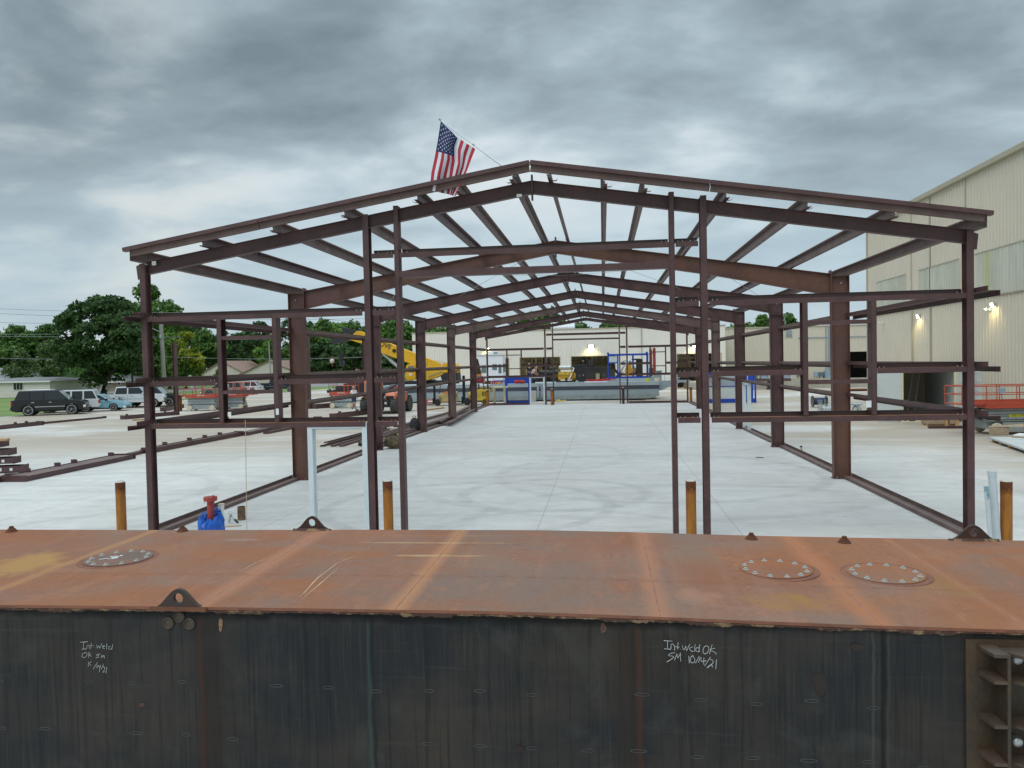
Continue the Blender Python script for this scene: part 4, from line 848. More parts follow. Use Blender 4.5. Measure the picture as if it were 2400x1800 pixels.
# right-hand lower wing behind the loading dock
WY = 91.
RW = thing('shop_wing', 'lower cream metal wing with wall louver and dark open bay beside the loading dock', 'building', (24, WY, 0))
gx0, gx1 = aty(1988, 900, WY).x, aty(2036, 900, WY).x; gh = aty(2010, 824, WY).z
mb = MB(); ribs(mb, 13.6, gx0, 0, 6.75, lambda a, d: (a, WY-d)); ribs(mb, gx0, gx1+2, gh, 6.75, lambda a, d: (a, WY-d)); ribs(mb, gx1+2, 44, 0, 6.75, lambda a, d: (a, WY-d)); mb.raw = True; mb.build('front_wall', 'panel_cream', RW, world=True)
mb = MB(); mb.box(13.6, 44, WY-.1, WY+.1, 6.75, 6.87); mb.build('roof_trim', 'trim_tan', RW, world=True)
mb = MB(); mb.box(13.6, 44, WY+.12, WY+30, 6.6, 6.7); mb.build('roof', 'galv', RW, world=True)
mb = MB(); mb.add([(gx0-1, WY+12, 0), (gx1+4, WY+12, 0), (gx1+4, WY+12, 6), (gx0-1, WY+12, 6)], [(0, 1, 2, 3)]); mb.raw = True; mb.build('back_wall', 'interior_dark', RW, world=True)
p = aty(1849, 782, WY-.08); mb = MB(); mb.box(p.x-.42, p.x+.42, WY-.10, WY-.04, p.z-.42, p.z+.42); o = mb.build('louver', 'white_paint', RW, world=True)
mb = MB()
for k in range(6): mb.box(p.x-.36, p.x+.36, WY-.115, WY-.102, p.z-.36+k*.13, p.z-.30+k*.13)
mb.build('louver_slat', 'dark_metal', o, world=True)
mb = MB(); z1 = aty(1900, 791, WY).z
mb.tube([(aty(1870, 791, WY).x, WY-.1, z1), (gx1+1, WY-.1, z1)], .05, 6)
for px in (1935, 1942): q = aty(px, 791, WY).x; mb.tube([(q, WY-.1, 6.7), (q, WY-.1, 1.2)], .10 if px == 1942 else .05, 6)
mb.build('conduit', 'elec_grey', RW, world=True)
# loading dock retaining wall and what stands on it
DY = 84.
mb = MB(); a = aty(1752, 905, DY).x; b_ = aty(2040, 905, DY).x; dz_ = 1.0
mb.box(a, b_+2, DY, DY+.3, 0, dz_); mb.box(a-6, b_+2, DY+.3, WY-.1, 0, dz_-.2)
tag(mb.build('retaining_wall', 'conc_wall'), 'weathered concrete loading dock wall along the base of the cream wing', 'retaining wall')
def boxthing(name, label, cat, px0, px1, py0, py1, Y, m, dep=.5, group=None, extra=None, feet=None, z0=None):
    p = aty(px0, py1, Y); q = aty(px1, py0, Y); zb = p.z if z0 is None else z0
    t = thing(name, label, cat, ((p.x+q.x)/2, Y+dep/2, zb), 0, group); w = (q.x-p.x)/2; h = q.z-zb
    mb = MB(); mb.box(-w, w, -dep/2, dep/2, 0, h); mb.build('cabinet' if name != 'generator' else 'housing', m, t, bevel=.015)
    d = MB(); d.box(-w*.86, w*.86, -dep/2-.02, -dep/2-.003, h*.08, h*.92); d.build('door', m, t)
    hd = MB(); hd.box(w*.55, w*.65, -dep/2-.05, -dep/2-.022, h*.45, h*.6); hd.build('handle', 'dark_metal', t)
    if feet:
        f = MB(); f.box(-w*.7, -w*.5, -.05, .05, -feet, 0); f.box(w*.5, w*.7, -.05, .05, -feet, 0); f.build('stand', 'dark_metal', t)
    return t, w, h
t, w, h = boxthing('generator', 'olive green generator enclosure standing on the loading dock', 'generator', 1730, 1776, 873, 893.5, DY+2, 'army_green', 1.6, z0=.8)
mb = MB(); mb.box(-.1, w*.8, -.83, -.822, h*.15, h*.85); mb.build('vent_grille', 'interior_dark', t)
boxthing('transformer', 'pale grey transformer cabinet with red warning label on the dock, right of the generator', 'electrical cabinet', 1784, 1802, 872, 893, DY+2, 'elec_grey', 1., z0=.8)
boxthing('transformer', 'pale grey transformer cabinet with red warning label, seen through the second bay from front', 'electrical cabinet', 1838, 1853, 872, 893, DY+2, 'elec_grey', 1., z0=.8)
for k, (a0, a1, mm, lab) in enumerate(((1869, 1881, 'elec_dark', 'dark grey electrical box on legs, left of the meter cans'), (1882, 1893, 'elec_grey', 'light grey meter box next to the dark electrical box'), (1909, 1918, 'elec_grey', 'light grey meter box left of the second dark box'), (1919, 1934, 'elec_dark', 'second dark grey electrical box on legs beside the tall cabinet'))):
    boxthing('electrical_box', lab, 'electrical box', a0, a1, 872, 883, WY-1.2, mm, .4, 'electrical boxes on the dock', feet=.6)
boxthing('switch_cabinet', 'tall pale blue grey switch cabinet on the dock beside the wide brown column', 'electrical cabinet', 1935, 1949, 868, 892, WY-1.6, 'elec_grey', .8, z0=.8)
# beams stored on stands in front of the dock
t = thing('beam_stack', 'long rusty beams resting on low stands in front of the dock wall', 'beams', tuple(at(1790, 913))); w = 2.3
for k in range(3):
    mb = ibeam_mb((-w, .3*k, 1.0-.02*k), (w+.3*k, .3*k, 1.0-.02*k), .28, .2); mb.build('beam', 'primer_dull', t)
for x in (-1.3, .6, 1.5):
    mb = MB(); mb.box(x-.25, x+.25, -.2, .9, .0, .08); mb.box(x-.12, x+.12, 0, .7, .08, .84); mb.build('stand', 'conc_wall' if x > 1 else 'dark_metal', t)
# tall shop at the right
TX = 19.; TZ = 12.45; TL = 6.13
TB = thing('tall_shop', 'tall beige ribbed metal building with translucent wall panels along the right side', 'building', (TX, 40, 0))
fx = lambda a, d: (TX-d, a); fx2 = lambda a, d: (TX+.05-d, a)
mb = MB(); ribs(mb, 14, 57.7, TL, TZ, fx, .31, .035, .1); mb.raw = True; mb.build('upper_wall', 'panel_cream', TB, world=True)
mb = MB(); ribs(mb, 14, 57.7, 0, TL+.05, fx2, .31, .035, .1); mb.raw = True; mb.build('lower_wall', 'panel_cream', TB, world=True)
mb = MB(); mb.box(TX, TX+18, 57.6, 57.7, 0, TZ); mb.build('end_wall', 'panel_cream', TB, world=True)
mb = MB(); mb.box(TX-.06, TX+.05, 57.7, 57.8, 0, TZ); mb.box(TX-.045, TX-.036, atx(2180, 560, TX).y-.06, atx(2180, 560, TX).y+.08, 0, TZ); 
for px in (2138, 2265): yy = atx(px, 600, TX).y; mb.box(TX-.075, TX-.001, yy-.07, yy+.07, 0, TZ)
mb.build('wall_trim', 'trim_tan', TB, world=True)
mb = MB(); mb.poly([(TX-.02, TZ-.02), (TX-.22, TZ+.02), (TX-.24, TZ+.26), (TX-.17, TZ+.30), (TX-.02, TZ+.34)], 'y', 14, 57.9); mb.build('gutter', 'trim_tan', TB, world=True)
mb = MB(); mb.add([(TX-.02, 14, TZ+.34), (TX+18, 14, TZ+3.2), (TX+18, 57.9, TZ+3.2), (TX-.02, 57.9, TZ+.34)], [(0, 1, 2, 3)]); mb.raw = True; mb.build('roof', 'galv', TB, world=True)
for pa, pb, pt in (((2056, 0), (2125, 0), 672),)+(((2155, 0), (2250, 0), 646), ((2287, 0), (2470, 0), 606)):
    y0 = atx(pb[0], 650, TX).y; y1 = atx(pa[0], 650, TX).y; zt = atx(pa[0], pt if pa[0] < 2200 else 608, TX).z
    zt = 8.35
    mb = MB(); ribs(mb, y0, y1, TL+.02, zt, lambda a, d: (TX-.045-d, a), .31, .03, .1); mb.raw = True; o = mb.build('skylight_panel', 'skylight', TB, world=True)
    mb = MB(); mb.box(TX-.085, TX-.046, y0, y1, zt, zt+.03); mb.build('panel_lap', 'trim_tan', TB, world=True)
    if pa[0] > 2200:
        ya = atx(2325, 650, TX).y; yb = atx(2309, 650, TX).y; mb = MB(); ribs(mb, ya, yb, TL+.03, zt-.01, lambda a, d: (TX-.052-d, a), .31, .03, .1); mb.raw = True; mb.build('skylight_panel', 'skylight_yellow', TB, world=True, label='yellowed translucent wall panel')
mb = MB(); mb.box(TX-.04, TX-.001, 14, 57.7, TL-.03, TL+.02); mb.build('panel_lap', 'trim_tan', TB, world=True)
for px, py in ((2330, 714), (2155, 741)): wall_lamp(atx(px, py, TX-.02), (-1, 0, 0), TB, .72)
for px, py, lab in ((2308, 725, 'small white security camera on the tall shop wall under the right lamp'), (2062, 757, 'white security camera on a bracket near the far corner of the tall shop')):
    p = atx(px, py, TX-.3); t = thing('security_camera', lab, 'camera', (p.x, p.y, p.z), 0, 'security cameras')
    mb = MB(); mb.lathe([(.05, -.12), (.06, -.1), (.06, .1)], (0, 0, 0), 'y', 12); mb.build('camera_body', 'tag_white', t, smooth=True)
    mb = MB(); mb.tube([(0, .05, 0), (.25, .08, .02)], .02, 6); mb.box(.24, .27, .0, .16, -.07, .1); mb.build('bracket', 'tag_white', t)
# container
CT = thing('shipping_container', 'cream shipping container with both white doors swung open against the tall shop', 'container', tuple(at(2177, 989)), rad(-9))
cp = CT.location; cw = 1.22; cl_ = 6.05; chh = 2.6
def corr(mb, xa, y0, y1, z0, z1, nrm):
    pts = []; y = y0; k = 0
    while y < y1: pts += [(y, 0), (y+.07, .036*nrm), (y+.14, .036*nrm), (y+.21, 0)]; y += .28
    vs = []
    for yy, d in pts: vs += [(xa+d, min(yy, y1), z0), (xa+d, min(yy, y1), z1)]
    mb.add(vs, [(2*i, 2*i+2, 2*i+3, 2*i+1) for i in range(len(pts)-1)])
for s_ in (-1, 1):
    mb = MB(); corr(mb, s_*(cw-.02), .12, cl_, .17, chh-.1, -s_); mb.raw = True; mb.build('side_wall', 'container_white', CT)
mb = MB(); mb.box(-cw, cw, cl_-.06, cl_, .15, chh); mb.build('end_wall', 'container_cream', CT)
mb = MB(); mb.box(-cw, cw, .1, cl_-.06, chh-.06, chh-.02); mb.build('roof', 'container_cream', CT)
mb = MB(); mb.box(-cw+.08, cw-.08, .1, cl_-.06, .12, .17); mb.build('floor', 'interior_dark', CT)
mb = MB(); mb.box(-cw, -cw+.1, 0, .14, .16, chh-.12); mb.box(cw-.1, cw, 0, .14, .16, chh-.12); mb.box(-cw, cw, 0, .14, chh-.12, chh); mb.box(-cw, cw, 0, .14, .0, .16); mb.build('door_frame', 'container_cream', CT)
mb = MB()
for x in (-cw+.12, cw-.3): mb.box(x, x+.1, -.004, 0, .05, .12); mb.box(x+.22, x+.5, -.004, 0, .04, .12)
mb.build('corner_slot', 'interior_dark', CT)
def cdoor(hx, ang, lab):
    mb = MB(); w = 1.16; M = Matrix.Translation((hx, -.02, 0)) @ Matrix.Rotation(ang, 4, 'Z')
    mb.box(0, w, -.03, .0, .18, chh-.12)
    d = MB()
    for x0, x1, z0, z1 in ((.0, .09, .18, chh-.12), (w-.09, w, .18, chh-.12)): d.box(x0, x1, -.05, -.031, z0, z1)
    for k in range(6): zz = .18+(chh-.42)*k/5; d.box(.09, w-.09, -.05, -.031, zz, zz+.12)
    o = xf(mb, M).build('container_door', 'container_white', CT, label=lab); xf(d, M).build('door_rib', 'container_white', o)
    r = MB()
    for x in (.35, .8): r.tube([(x, -.07, .2), (x, -.07, chh-.15)], .017, 8)
    xf(r, M).build('lock_rod', 'galv', o)
cdoor(-cw, rad(180-6), 'left white door swung wide open'); cdoor(cw, rad(12), 'right white door swung wide open')
t = thing('ladder', 'aluminium ladder leaning inside the dark open container', 'ladder', (cp.x+.1, cp.y+2.2, .18)); mb = MB()
for s_ in (-.17, .17): mb.beam((s_-.25, -.3, 0), (s_+.28, .25, 2.2), .05, .03)
for k in range(8): f = (k+.6)/8.2; mb.tube([(-.17-.25+.53*f, -.3+.55*f, 2.2*f), (.17-.25+.53*f, -.3+.55*f, 2.2*f)], .014, 6)
mb.build('ladder_frame', 'galv', t)
# cardboard crates before the container
t = thing('cardboard_crate', 'long brown cardboard crate with wooden corner posts in front of the container', 'crate', tuple(at(2210, 998)))
s1 = mpp(t.location); W1 = 66*s1/2
mb = MB(); mb.box(-W1, .08, 0, .8, .08, .60); mb.build('box', 'cardboard', t, bevel=.02)
mb = MB(); mb.box(.30, W1-.12, 0, .8, .08, .58); mb.build('box', 'cardboard', t, bevel=.02)
mb = MB(); mb.box(.08, .22, -.03, .83, 0, .62); mb.box(W1-.12, W1+.04, -.03, .83, 0, .64); mb.box(-W1, W1, .1, .3, 0, .075); mb.box(-W1, W1, .5, .7, 0, .075); mb.build('wood_post', 'wood', t)
mb = MB(); p = at(2215, 1003); mb.prof([(-.1, 0), (.1, 0), (.1, .02), (.09, .02), (.09, .11), (-.1, .11)], (p.x-.75, p.y-.1, 0), (p.x+.7, p.y-.25, 0)); tag(mb.build('steel_channel', 'primer'), 'short dark red channel lying in front of the cardboard crate', 'steel channel')
# IBC tote, drum, trusses, hoses on the right
t = thing('ibc_tote', 'white liquid tote in a wire cage behind the right window opening', 'tote', tuple(at(1942, 984))); mb = MB(); mb.box(-.36, .36, -.36, .36, .14, .68); mb.build('tank', 'pvc_white', t, bevel=.06)
mb = MB()
for k in range(6):
    a = -.42+.168*k
    for s_ in (-.42, .42): mb.tube([(a, s_, .1), (a, s_, 1.05)], .011, 5); mb.tube([(s_, a, .1), (s_, a, 1.05)], .011, 5)
for z in (.12, .35, .58, .8):
    mb.tube([(-.42, -.42, z), (.42, -.42, z), (.42, .42, z), (-.42, .42, z), (-.42, -.42, z)], .011, 5)
mb.build('wire_cage', 'galv', t); mb = MB(); mb.box(-.45, .45, -.45, .45, 0, .12); mb.build('pallet', 'wood', t)
t = thing('pipe_spool', 'dark blue pipe spool with black flanges lying left of the tote', 'pipe', tuple(at(1917, 954))); mb = MB(); mb.cyl((-.3, 0, .38), .24, .8, 'x', 18); mb.build('pipe', 'cloth_navy', t, smooth=True)
mb = MB(); mb.cyl((-.36, 0, .38), .38, .06, 'x', 20); mb.cyl((.5, 0, .38), .36, .06, 'x', 20); mb.build('flange', 'black_paint', t)
t = thing('truss_stands', 'grey steel truss stands standing behind the wide right column', 'stands', tuple(at(2012, 984)))
for k, (x0, mm) in enumerate(((-.8, 'lift_grey'), (0, 'barge_grey2'), (.75, 'bracket_top'))):
    mb = MB(); mb.beam((x0-.4, 0, 0), (x0, 0, .75), .1, .06); mb.beam((x0+.4, 0, 0), (x0, 0, .75), .1, .06); mb.beam((x0-.4, .5, 0), (x0, .5, .75), .1, .06); mb.beam((x0+.4, .5, 0), (x0, .5, .75), .1, .06); mb.beam((x0-.3, 0, .25), (x0+.3, .5, .25), .05, .05); mb.box(x0-.2, x0+.2, -.05, .55, .75, .82); mb.build('stand', mm, t)
t = thing('hose_pile', 'brown hose and scrap laid along the dock wall', 'hose', tuple(at(2010, 917))); mb = MB(); mb.tube([(-2.3, 0, .3), (-1.9, .2, .75), (-1.4, 0, .5), (-1.6, -.2, .2), (-.6, 0, .12), (.4, .1, .12), (1.6, 0, .1)], .13, 8); mb.build('hose', 'rust_dark', t, smooth=True)
# far blue skids right of the frame
BS = thing('blue_skid', 'blue steel skid enclosure with white panels seen through the right wall bays', 'skid', tuple(at(1715, 944)), rad(-4))
s1 = mpp(BS.location); w = 1.75; mb = MB()
for x in (-w, w-.1):
    for y in (0, 1.9): mb.box(x, x+.12, y, y+.12, 0, 2.15)
mb.box(-w, w, 0, .1, .0, .3); mb.box(-w, w, 1.9, 2, .0, .3); mb.box(-w, w, 0, .1, 2.05, 2.25); mb.box(-w, w, 1.9, 2, 2.05, 2.25); mb.box(-w, -w+.1, .1, 1.9, 2.05, 2.2); mb.box(w-.1, w, .1, 1.9, 2.05, 2.2); mb.box(.35, .75, -.01, .08, .3, 2.05); mb.box(-w, .35, .0, .08, 1.2, 1.28)
mb.build('skid_frame', 'blue_paint', BS); mb = MB(); mb.box(-w+.12, .34, .05, .07, .3, 1.19); mb.box(-w+.12, .34, .6, .62, 1.3, 2.0); mb.build('panel', 'container_white', BS)
mb = MB(); mb.box(.82, 1.1, .0, .06, .35, 2.0); mb.box(1.2, 1.55, .0, .06, .35, 2.0); mb.build('door', 'blue_paint', BS); mb = MB(); mb.box(1.13, 1.17, -.04, .0, .35, 2.0); mb.build('lock_rod', 'pole_alu', BS)
BT = thing('open_skid', 'narrow open blue steel frame left of the blue skid enclosure', 'frame', tuple(at(1664, 944))); mb = MB()
mb.box(-.75, -.6, 0, .12, 0, 2.25); mb.box(.62, .75, 0, .12, 0, 2.25); mb.box(-.6, .62, 0, .12, 2.1, 2.25); mb.box(-.6, .62, 0, .12, 0, .15); mb.box(.62, .75, .12, 1.9, 2.1, 2.25); mb.box(.62, .75, 1.9, 2.0, 0, 2.25); mb.build('frame', 'blue_paint', BT)
# ---------------------------------------------------------------- bollards, pipes, small things near the slab
def bollard(px, py, top, lab, r=.085, m='rust_orange', Y=None, h=None):
    p = at(px, py) if Y is None else aty(px, 1000, Y); p.z = 0
    h = aty(px, top, p.y).z if h is None else h
    t = thing('bollard', lab, 'bollard', tuple(p), 0, 'pipe bollards')
    mb = MB(); mb.lathe([(r, 0), (r, h)], (0, 0, 0), 'z', 28); mb.build('pipe', m, t, smooth=True)
    mb = MB(); mb.lathe([(r-.004, h), (r-.02, h+.018), (r*.5, h+.03), (.001, h+.034)], (0, 0, 0), 'z', 24); mb.build('concrete_cap', 'concrete_block', t, smooth=True)
    mb = MB(); mb.lathe([(r+.0015, h-.26), (r+.0015, h-.002)], (0, 0, 0), 'z', 28); mb.f = mb.f[:-2]; mb.raw = True; mb.build('rust_band', 'rust_fade', t, smooth=True)
m = bpy.data.materials.new('rust_fade'); m.use_nodes = True; t_ = m.node_tree; b = t_.nodes['Principled BSDF']; b.inputs['Roughness'].default_value = .8
tx = N('ShaderNodeTexCoord', t_); nz_ = noise_(tx.outputs['Object'], 14, 4, .6, 0, t_); b.inputs['Base Color'].default_value = (.13, .035, .012, 1)
sg = N('ShaderNodeSeparateXYZ', t_); L(tx.outputs['Generated'], sg.inputs[0], t_)
L(ramp_(math_('ADD', sg.outputs[2], math_('MULTIPLY', math_('SUBTRACT', nz_, .5, nt=t_), .9, nt=t_), nt=t_), [(.2, 0.), (.8, .95)], t_), b.inputs['Alpha'], t_); MATS['rust_fade'] = m
YB = 12.95
bollard(277, 0, 1130, 'rusty pipe bollard behind the barge, leftmost one standing outside the frame', Y=YB)
bollard(905, 0, 1127, 'rusty pipe bollard between the two posts left of the big doorway', Y=YB)
bollard(1617, 0, 1127, 'rusty pipe bollard between the two posts right of the big doorway', Y=YB)
bollard(2358, 0, 1128, 'rusty pipe bollard at the far right edge beside the white pipes', Y=YB)
bollard(1143, 952, 914, 'far rusty bollard beside the yellow forklift, outside the far end wall', .10)
bollard(1294, 949.5, 912, 'far rusty bollard between two posts in the far end wall, left of centre', .10)
bollard(1461, 946.5, 908.5, 'dark painted bollard between two posts in the far end wall', .10, 'dark_metal')
bollard(1619.5, 943.5, 907, 'far orange bollard at the right corner of the far end wall', .10)
bollard(422, 963, 925, 'orange bollard beside the lone brown column, left of the first scissor lift', .17)
bollard(570, 957, 925, 'orange bollard in front of the second scissor lift', .15)
for k, (px, py, top, w, lab) in enumerate(((414, 964, 803, .30, 'lone brown steel column in the yard before the first scissor lift'), (725, 958, 785, .28, 'lone brown steel column beside the truck trailer, left of the third scissor lift'), (857, 951, 795, .30, 'lone brown steel column behind the orange telehandler'))):
    p = at(px, py); h = aty(px, top, p.y).z; t = thing('steel_column', lab, 'column', tuple(p), 0, 'lone columns in the yard')
    ibeam_mb((0, 0, 0), (0, 0, h), w, w*.8, up=(1, 0, 0)).build('column', 'primer', t); mb = MB(); mb.box(-.22, .22, -.2, .2, 0.002, .03); mb.build('base_plate', 'primer', t)
# standpipe
p = aty(494, 1215, 13.1); q0 = at(493, 1240); q0 = aty(492, 1240, 12.6)
SP = thing('standpipe', 'red flanged standpipe rising from a blue tarp wrap', 'standpipe', (aty(494, 1200, 12.6).x, 12.6, 0)); s1 = mpp((SP.location.x, 12.6, .8))
zt = aty(494, 1164, 12.6).z; r = 8*s1
mb = MB(); mb.cyl((0, 0, 0), r, zt-.03, 'z', 18); mb.build('pipe', 'red_dull', SP, smooth=True)
mb = MB(); mb.lathe([(r*1.5, zt-.075), (r*1.9, zt-.07), (r*1.95, zt-.02), (r*1.85, zt), (.001, zt+.005)], (0, 0, 0), 'z', 20); mb.cyl((r*1.2, -.03, zt), .016, .03, 'z', 8); mb.build('flange', 'red_dull', SP, smooth=True)
for s_ in (-1.55, 1.55):
    mb = MB(); mb.cyl((r*s_, -.03, zt-.115), .008, .05, 'z', 6); mb.build('bolt', 'galv', SP)
rng = random.Random(2); mb = MB(); rr = []; zs_ = aty(494, 1208, 12.6).z
for k, (zz, rad_) in enumerate(((0, .10), (.15, .19), (.35, .22), (zs_-.22, .205), (zs_-.1, .20), (zs_+.02, .17), (zs_-.03, .13), (zs_-.16, .07))):
    rr.append([(math.cos(2*math.pi*j/26)*rad_*(1+.16*math.sin(j*1.9+k)+rng.uniform(-.07, .07)), math.sin(2*math.pi*j/26)*rad_*(1+.1*math.sin(j*2.7+k*2)), zz+rng.uniform(-.02, .02)+(.075*math.sin(2*math.pi*j/26)+.03*math.sin(j*2.2) if k >= 3 else 0)) for j in range(26)])
mb.loft(rr, cap=False); mb.raw = True; mb.build('tarp_wrap', 'tarp_blue', SP, smooth=False)
p = aty(519, 1210, 12.75); t = thing('pvc_stub', 'white square plastic post standing beside the red standpipe', 'post', (p.x, 12.75, 0)); zt = aty(519, 1182, 12.75).z; mb = MB(); mb.box(-.04, .04, -.04, .04, 0, zt); mb.build('post', 'tag_white', t, bevel=.008); mb = MB(); mb.box(-.045, .045, -.045, .045, zt, zt+.012); mb.build('cap', 'container_cream', t)
p = at(545, 1226); t = thing('tool_cluster', 'small pile of grey hand tools on the slab beside the standpipe', 'tools', tuple(p)); mb = MB(); mb.beam((-.08, 0, .01), (-.04, 0, .17), .035, .03); mb.beam((-.04, .02, .17), (.11, -.02, .02), .03, .02); mb.ell((-.04, 0, .18), .045, .03, .03, 10, 6); mb.tube([(-.12, .02, .21), (-.05, .03, .25), (.0, .02, .22)], .008, 6); mb.build('tool', 'galv', t)
mb = MB(); mb.beam((.05, 0, .08), (.14, -.03, .015), .04, .028); mb.build('handle', 'dark_metal', t)
p = at(566.5, 1218); t = thing('pipe_sleeve', 'short rusty open pipe sleeve standing on the slab', 'pipe', tuple(p)); zt = aty(566, 1187, p.y).z; r = 9*mpp(p); mb = MB(); mb.lathe([(r, .0), (r, zt), (r-.012, zt), (r-.012, .05), (.001, .05)], (0, 0, 0), 'z', 24); mb.build('sleeve', 'sleeve_rust', t, smooth=True) if mat('sleeve_rust', (.08, .04, .022), .7, 0, .2, 7, .2, col2=(.26, .17, .09)) else None
a = at(500, 1240); mb = MB(); a = at(528, 1236); b_ = at(562, 1233); mb.poly([(a.x-.1, a.y-.05), (b_.x, b_.y-.03), (b_.x+.02, b_.y+.05), (a.x, a.y+.12)], 'z', .001, .012); tag(mb.build('wood_scrap', 'wood'), 'thin scrap of plywood on the slab by the blue tarp', 'wood scrap')
p = aty(578, 1240, 13.4); q = aty(575, 985, 14.1); mb = MB(); mb.tube([(p.x, 13.4, .0), (q.x, 14.1, q.z)], .006, 6); tag(mb.build('guide_rope', 'rope'), 'thin tan rope hanging straight down from the left lower girt', 'rope')
pv = [(2316, 1104, .058, 1.0, 'tall white plastic pipe with a glued cap beside the right corner column'), (2302, 1140, .03, .9, 'short white pipe wrapped with blue tape beside the taller white pipe')]
for k, (px, top, r, f, lab) in enumerate(pv):
    Yp = 12.9-.15*k; p = aty(px+3, top, Yp); t = thing('vent_pipe', lab, 'pipe', (p.x+.06, Yp, 0), 0, 'white stub pipes'); h = p.z
    mb = MB(); mb.tube([(.07, 0, 0), (-.02, 0, h-.08)], r, 20); mb.build('pipe', 'pvc_white', t, smooth=True)
    mb = MB(); mb.tube([(-.019, 0, h-.085), (-.022, 0, h)] if k == 0 else [(-.0, 0, h-.2), (-.022, 0, h)], r*1.13, 20); mb.build('cap' if k == 0 else 'tape_wrap', 'pvc_white' if k == 0 else 'pvc_tape', t, smooth=True)
p = at(1880, 1064); t = thing('pipe_stub', 'small grey pipe stub sticking up outside the right base girt', 'pipe', tuple(p)); mb = MB(); mb.tube([(0, 0, 0), (-.03, 0, .26)], .03, 12); mb.build('pipe', 'galv', t, smooth=True); mb = MB(); mb.tube([(-.03, 0, .23), (-.034, 0, .28)], .04, 12); mb.build('cap', 'bracket_top', t)
# bags
def lumpy(name, lab, cat, px, py, w, h, m, seed, strap=True):
    p = at(px, py); t = thing(name, lab, cat, tuple(p)); rng = random.Random(seed); mb = MB(); mb.ell((0, 0, h*.48), w/2, w*.32, h*.5, 18, 12, jit=.09, rng=rng); mb.v = [(x, y, max(0, z)) for x, y, z in mb.v]; mb.build('bag', m, t, smooth=False)
    if strap: mb = MB(); mb.tube([(-w*.2, 0, h*.85), (-w*.12, 0, h*1.12), (w*.12, 0, h*1.12), (w*.2, 0, h*.85)], .016, 6); mb.build('strap', 'cloth_black', t)
    return t
lumpy('tool_bag', 'camouflage duffel bag with yellow handles on the slab inside the left wall', 'bag', 924, 1051, .85, .52, 'bag_camo', 3)
t = lumpy('tool_bag', 'black tool bag with a yellow lining beside the white door frame', 'bag', 868, 1057, .5, .55, 'cloth_black', 5); mb = MB(); mb.ell((.02, -.16, .25), .14, .05, .06, 10, 6); mb.build('lining', 'hi_yellow', t)
t = lumpy('backpack', 'black backpack leaning on the base of the third left column', 'backpack', 972, 1013, .5, .72, 'cloth_black', 8); mb = MB(); mb.box(-.13, .13, -.2, -.12, .1, .38); mb.build('pocket', 'cloth_black', t, bevel=.03)
# ---------------------------------------------------------------- steel lying on the ground
def lying(name, lab, pa, pb, w, z=.0, h=.16, clips=(), m='primer', cat='beam', group='steel beams laid out left of the frame', far=True):
    a = Vector(pa); b_ = Vector(pb); a.z = b_.z = 0; d = (b_-a); Ln = d.length; ang = math.atan2(d.y, d.x)
    t = thing(name, lab, cat, (a.x, a.y, z), ang, group)
    mb = MB(); hw = w/2
    mb.box(0, Ln, -hw+.012, hw-.012, h*.82-.005, h*.82+.005); mb.build('web', 'primer_dull', t)
    mb = MB(); mb.box(0, Ln, -hw, -hw+.012, .0, h); mb.box(0, Ln, hw-.012, hw, 0, h); mb.build('flange', m, t)
    mb = MB(); mb.box(-.016, 0, -hw-.05, hw+.05, -.0, h+.03); mb.box(Ln, Ln+.016, -hw-.05, hw+.05, 0, h+.03); mb.build('end_plate', m, t)
    for c in clips:
        mb = MB(); x = c*Ln; mb.box(x, x+.008, hw-.15, hw+.09, h*.5, h+.10); mb.box(x, x+.12, hw+.0, hw+.006, h*.5, h+.10); mb.build('clip', m, t)
    return t
lying('steel_rafter', 'near tapered rafter lying flat with clips, left of the corner column', at(30, 1129), at(290, 1075), .86, clips=(.2, .45, .6, .97))
lying('steel_rafter', 'second rafter lying behind the left corner column', at(345, 1062), at(560, 1021), .42, clips=(.2, .45, .62, .8), h=.2)
lying('steel_rafter', 'third rafter lying behind the left window opening toward the wide column', at(570, 1021), at(745, 983), .45, clips=(.3, .45, .7))
lying('steel_beam', 'thin beam end joining the near rafter at the left edge', at(-60, 1142), at(24, 1122), .26, h=.14)
lying('steel_beam', 'short beam between the near rafter and the corner column', at(292, 1072), at(338, 1061), .22, h=.12)
lying('steel_beam', 'slim beam in front of the third rafter', at(624, 1017), at(740, 994), .22, h=.12)
lying('steel_rafter', 'far rafter with white tag at the left edge of the yard', at(-40, 1010), at(94, 996), .5, clips=(.2, .6, .8), h=.22)
lying('steel_tube', 'long thin reddish beam running behind the far rafter', at(97, 994), at(245, 980), .25, h=.12)
lying('steel_beam', 'double beam with pale gap left of the corner column, far row', at(288, 983), at(415, 972), .4, h=.25, clips=(.1, .5, .8))
lying('steel_beam', 'far brown beam lying near the lone column left of the lift', at(382, 964), at(425, 956), .35, h=.3, clips=(.3,))
lying('steel_beam', 'brown beam with white tag in front of the telehandler', at(780, 981), at(880, 968), .4, h=.3, clips=(.2, .6))
lying('steel_beam', 'brown beam lying behind the third scissor lift', at(735, 958), at(800, 953), .5, h=.35)
t = thing('beam_stack', 'stack of tagged beam ends with wood blocks between them at the left edge', 'beam stack', tuple(at(10, 1107)), rad(14))
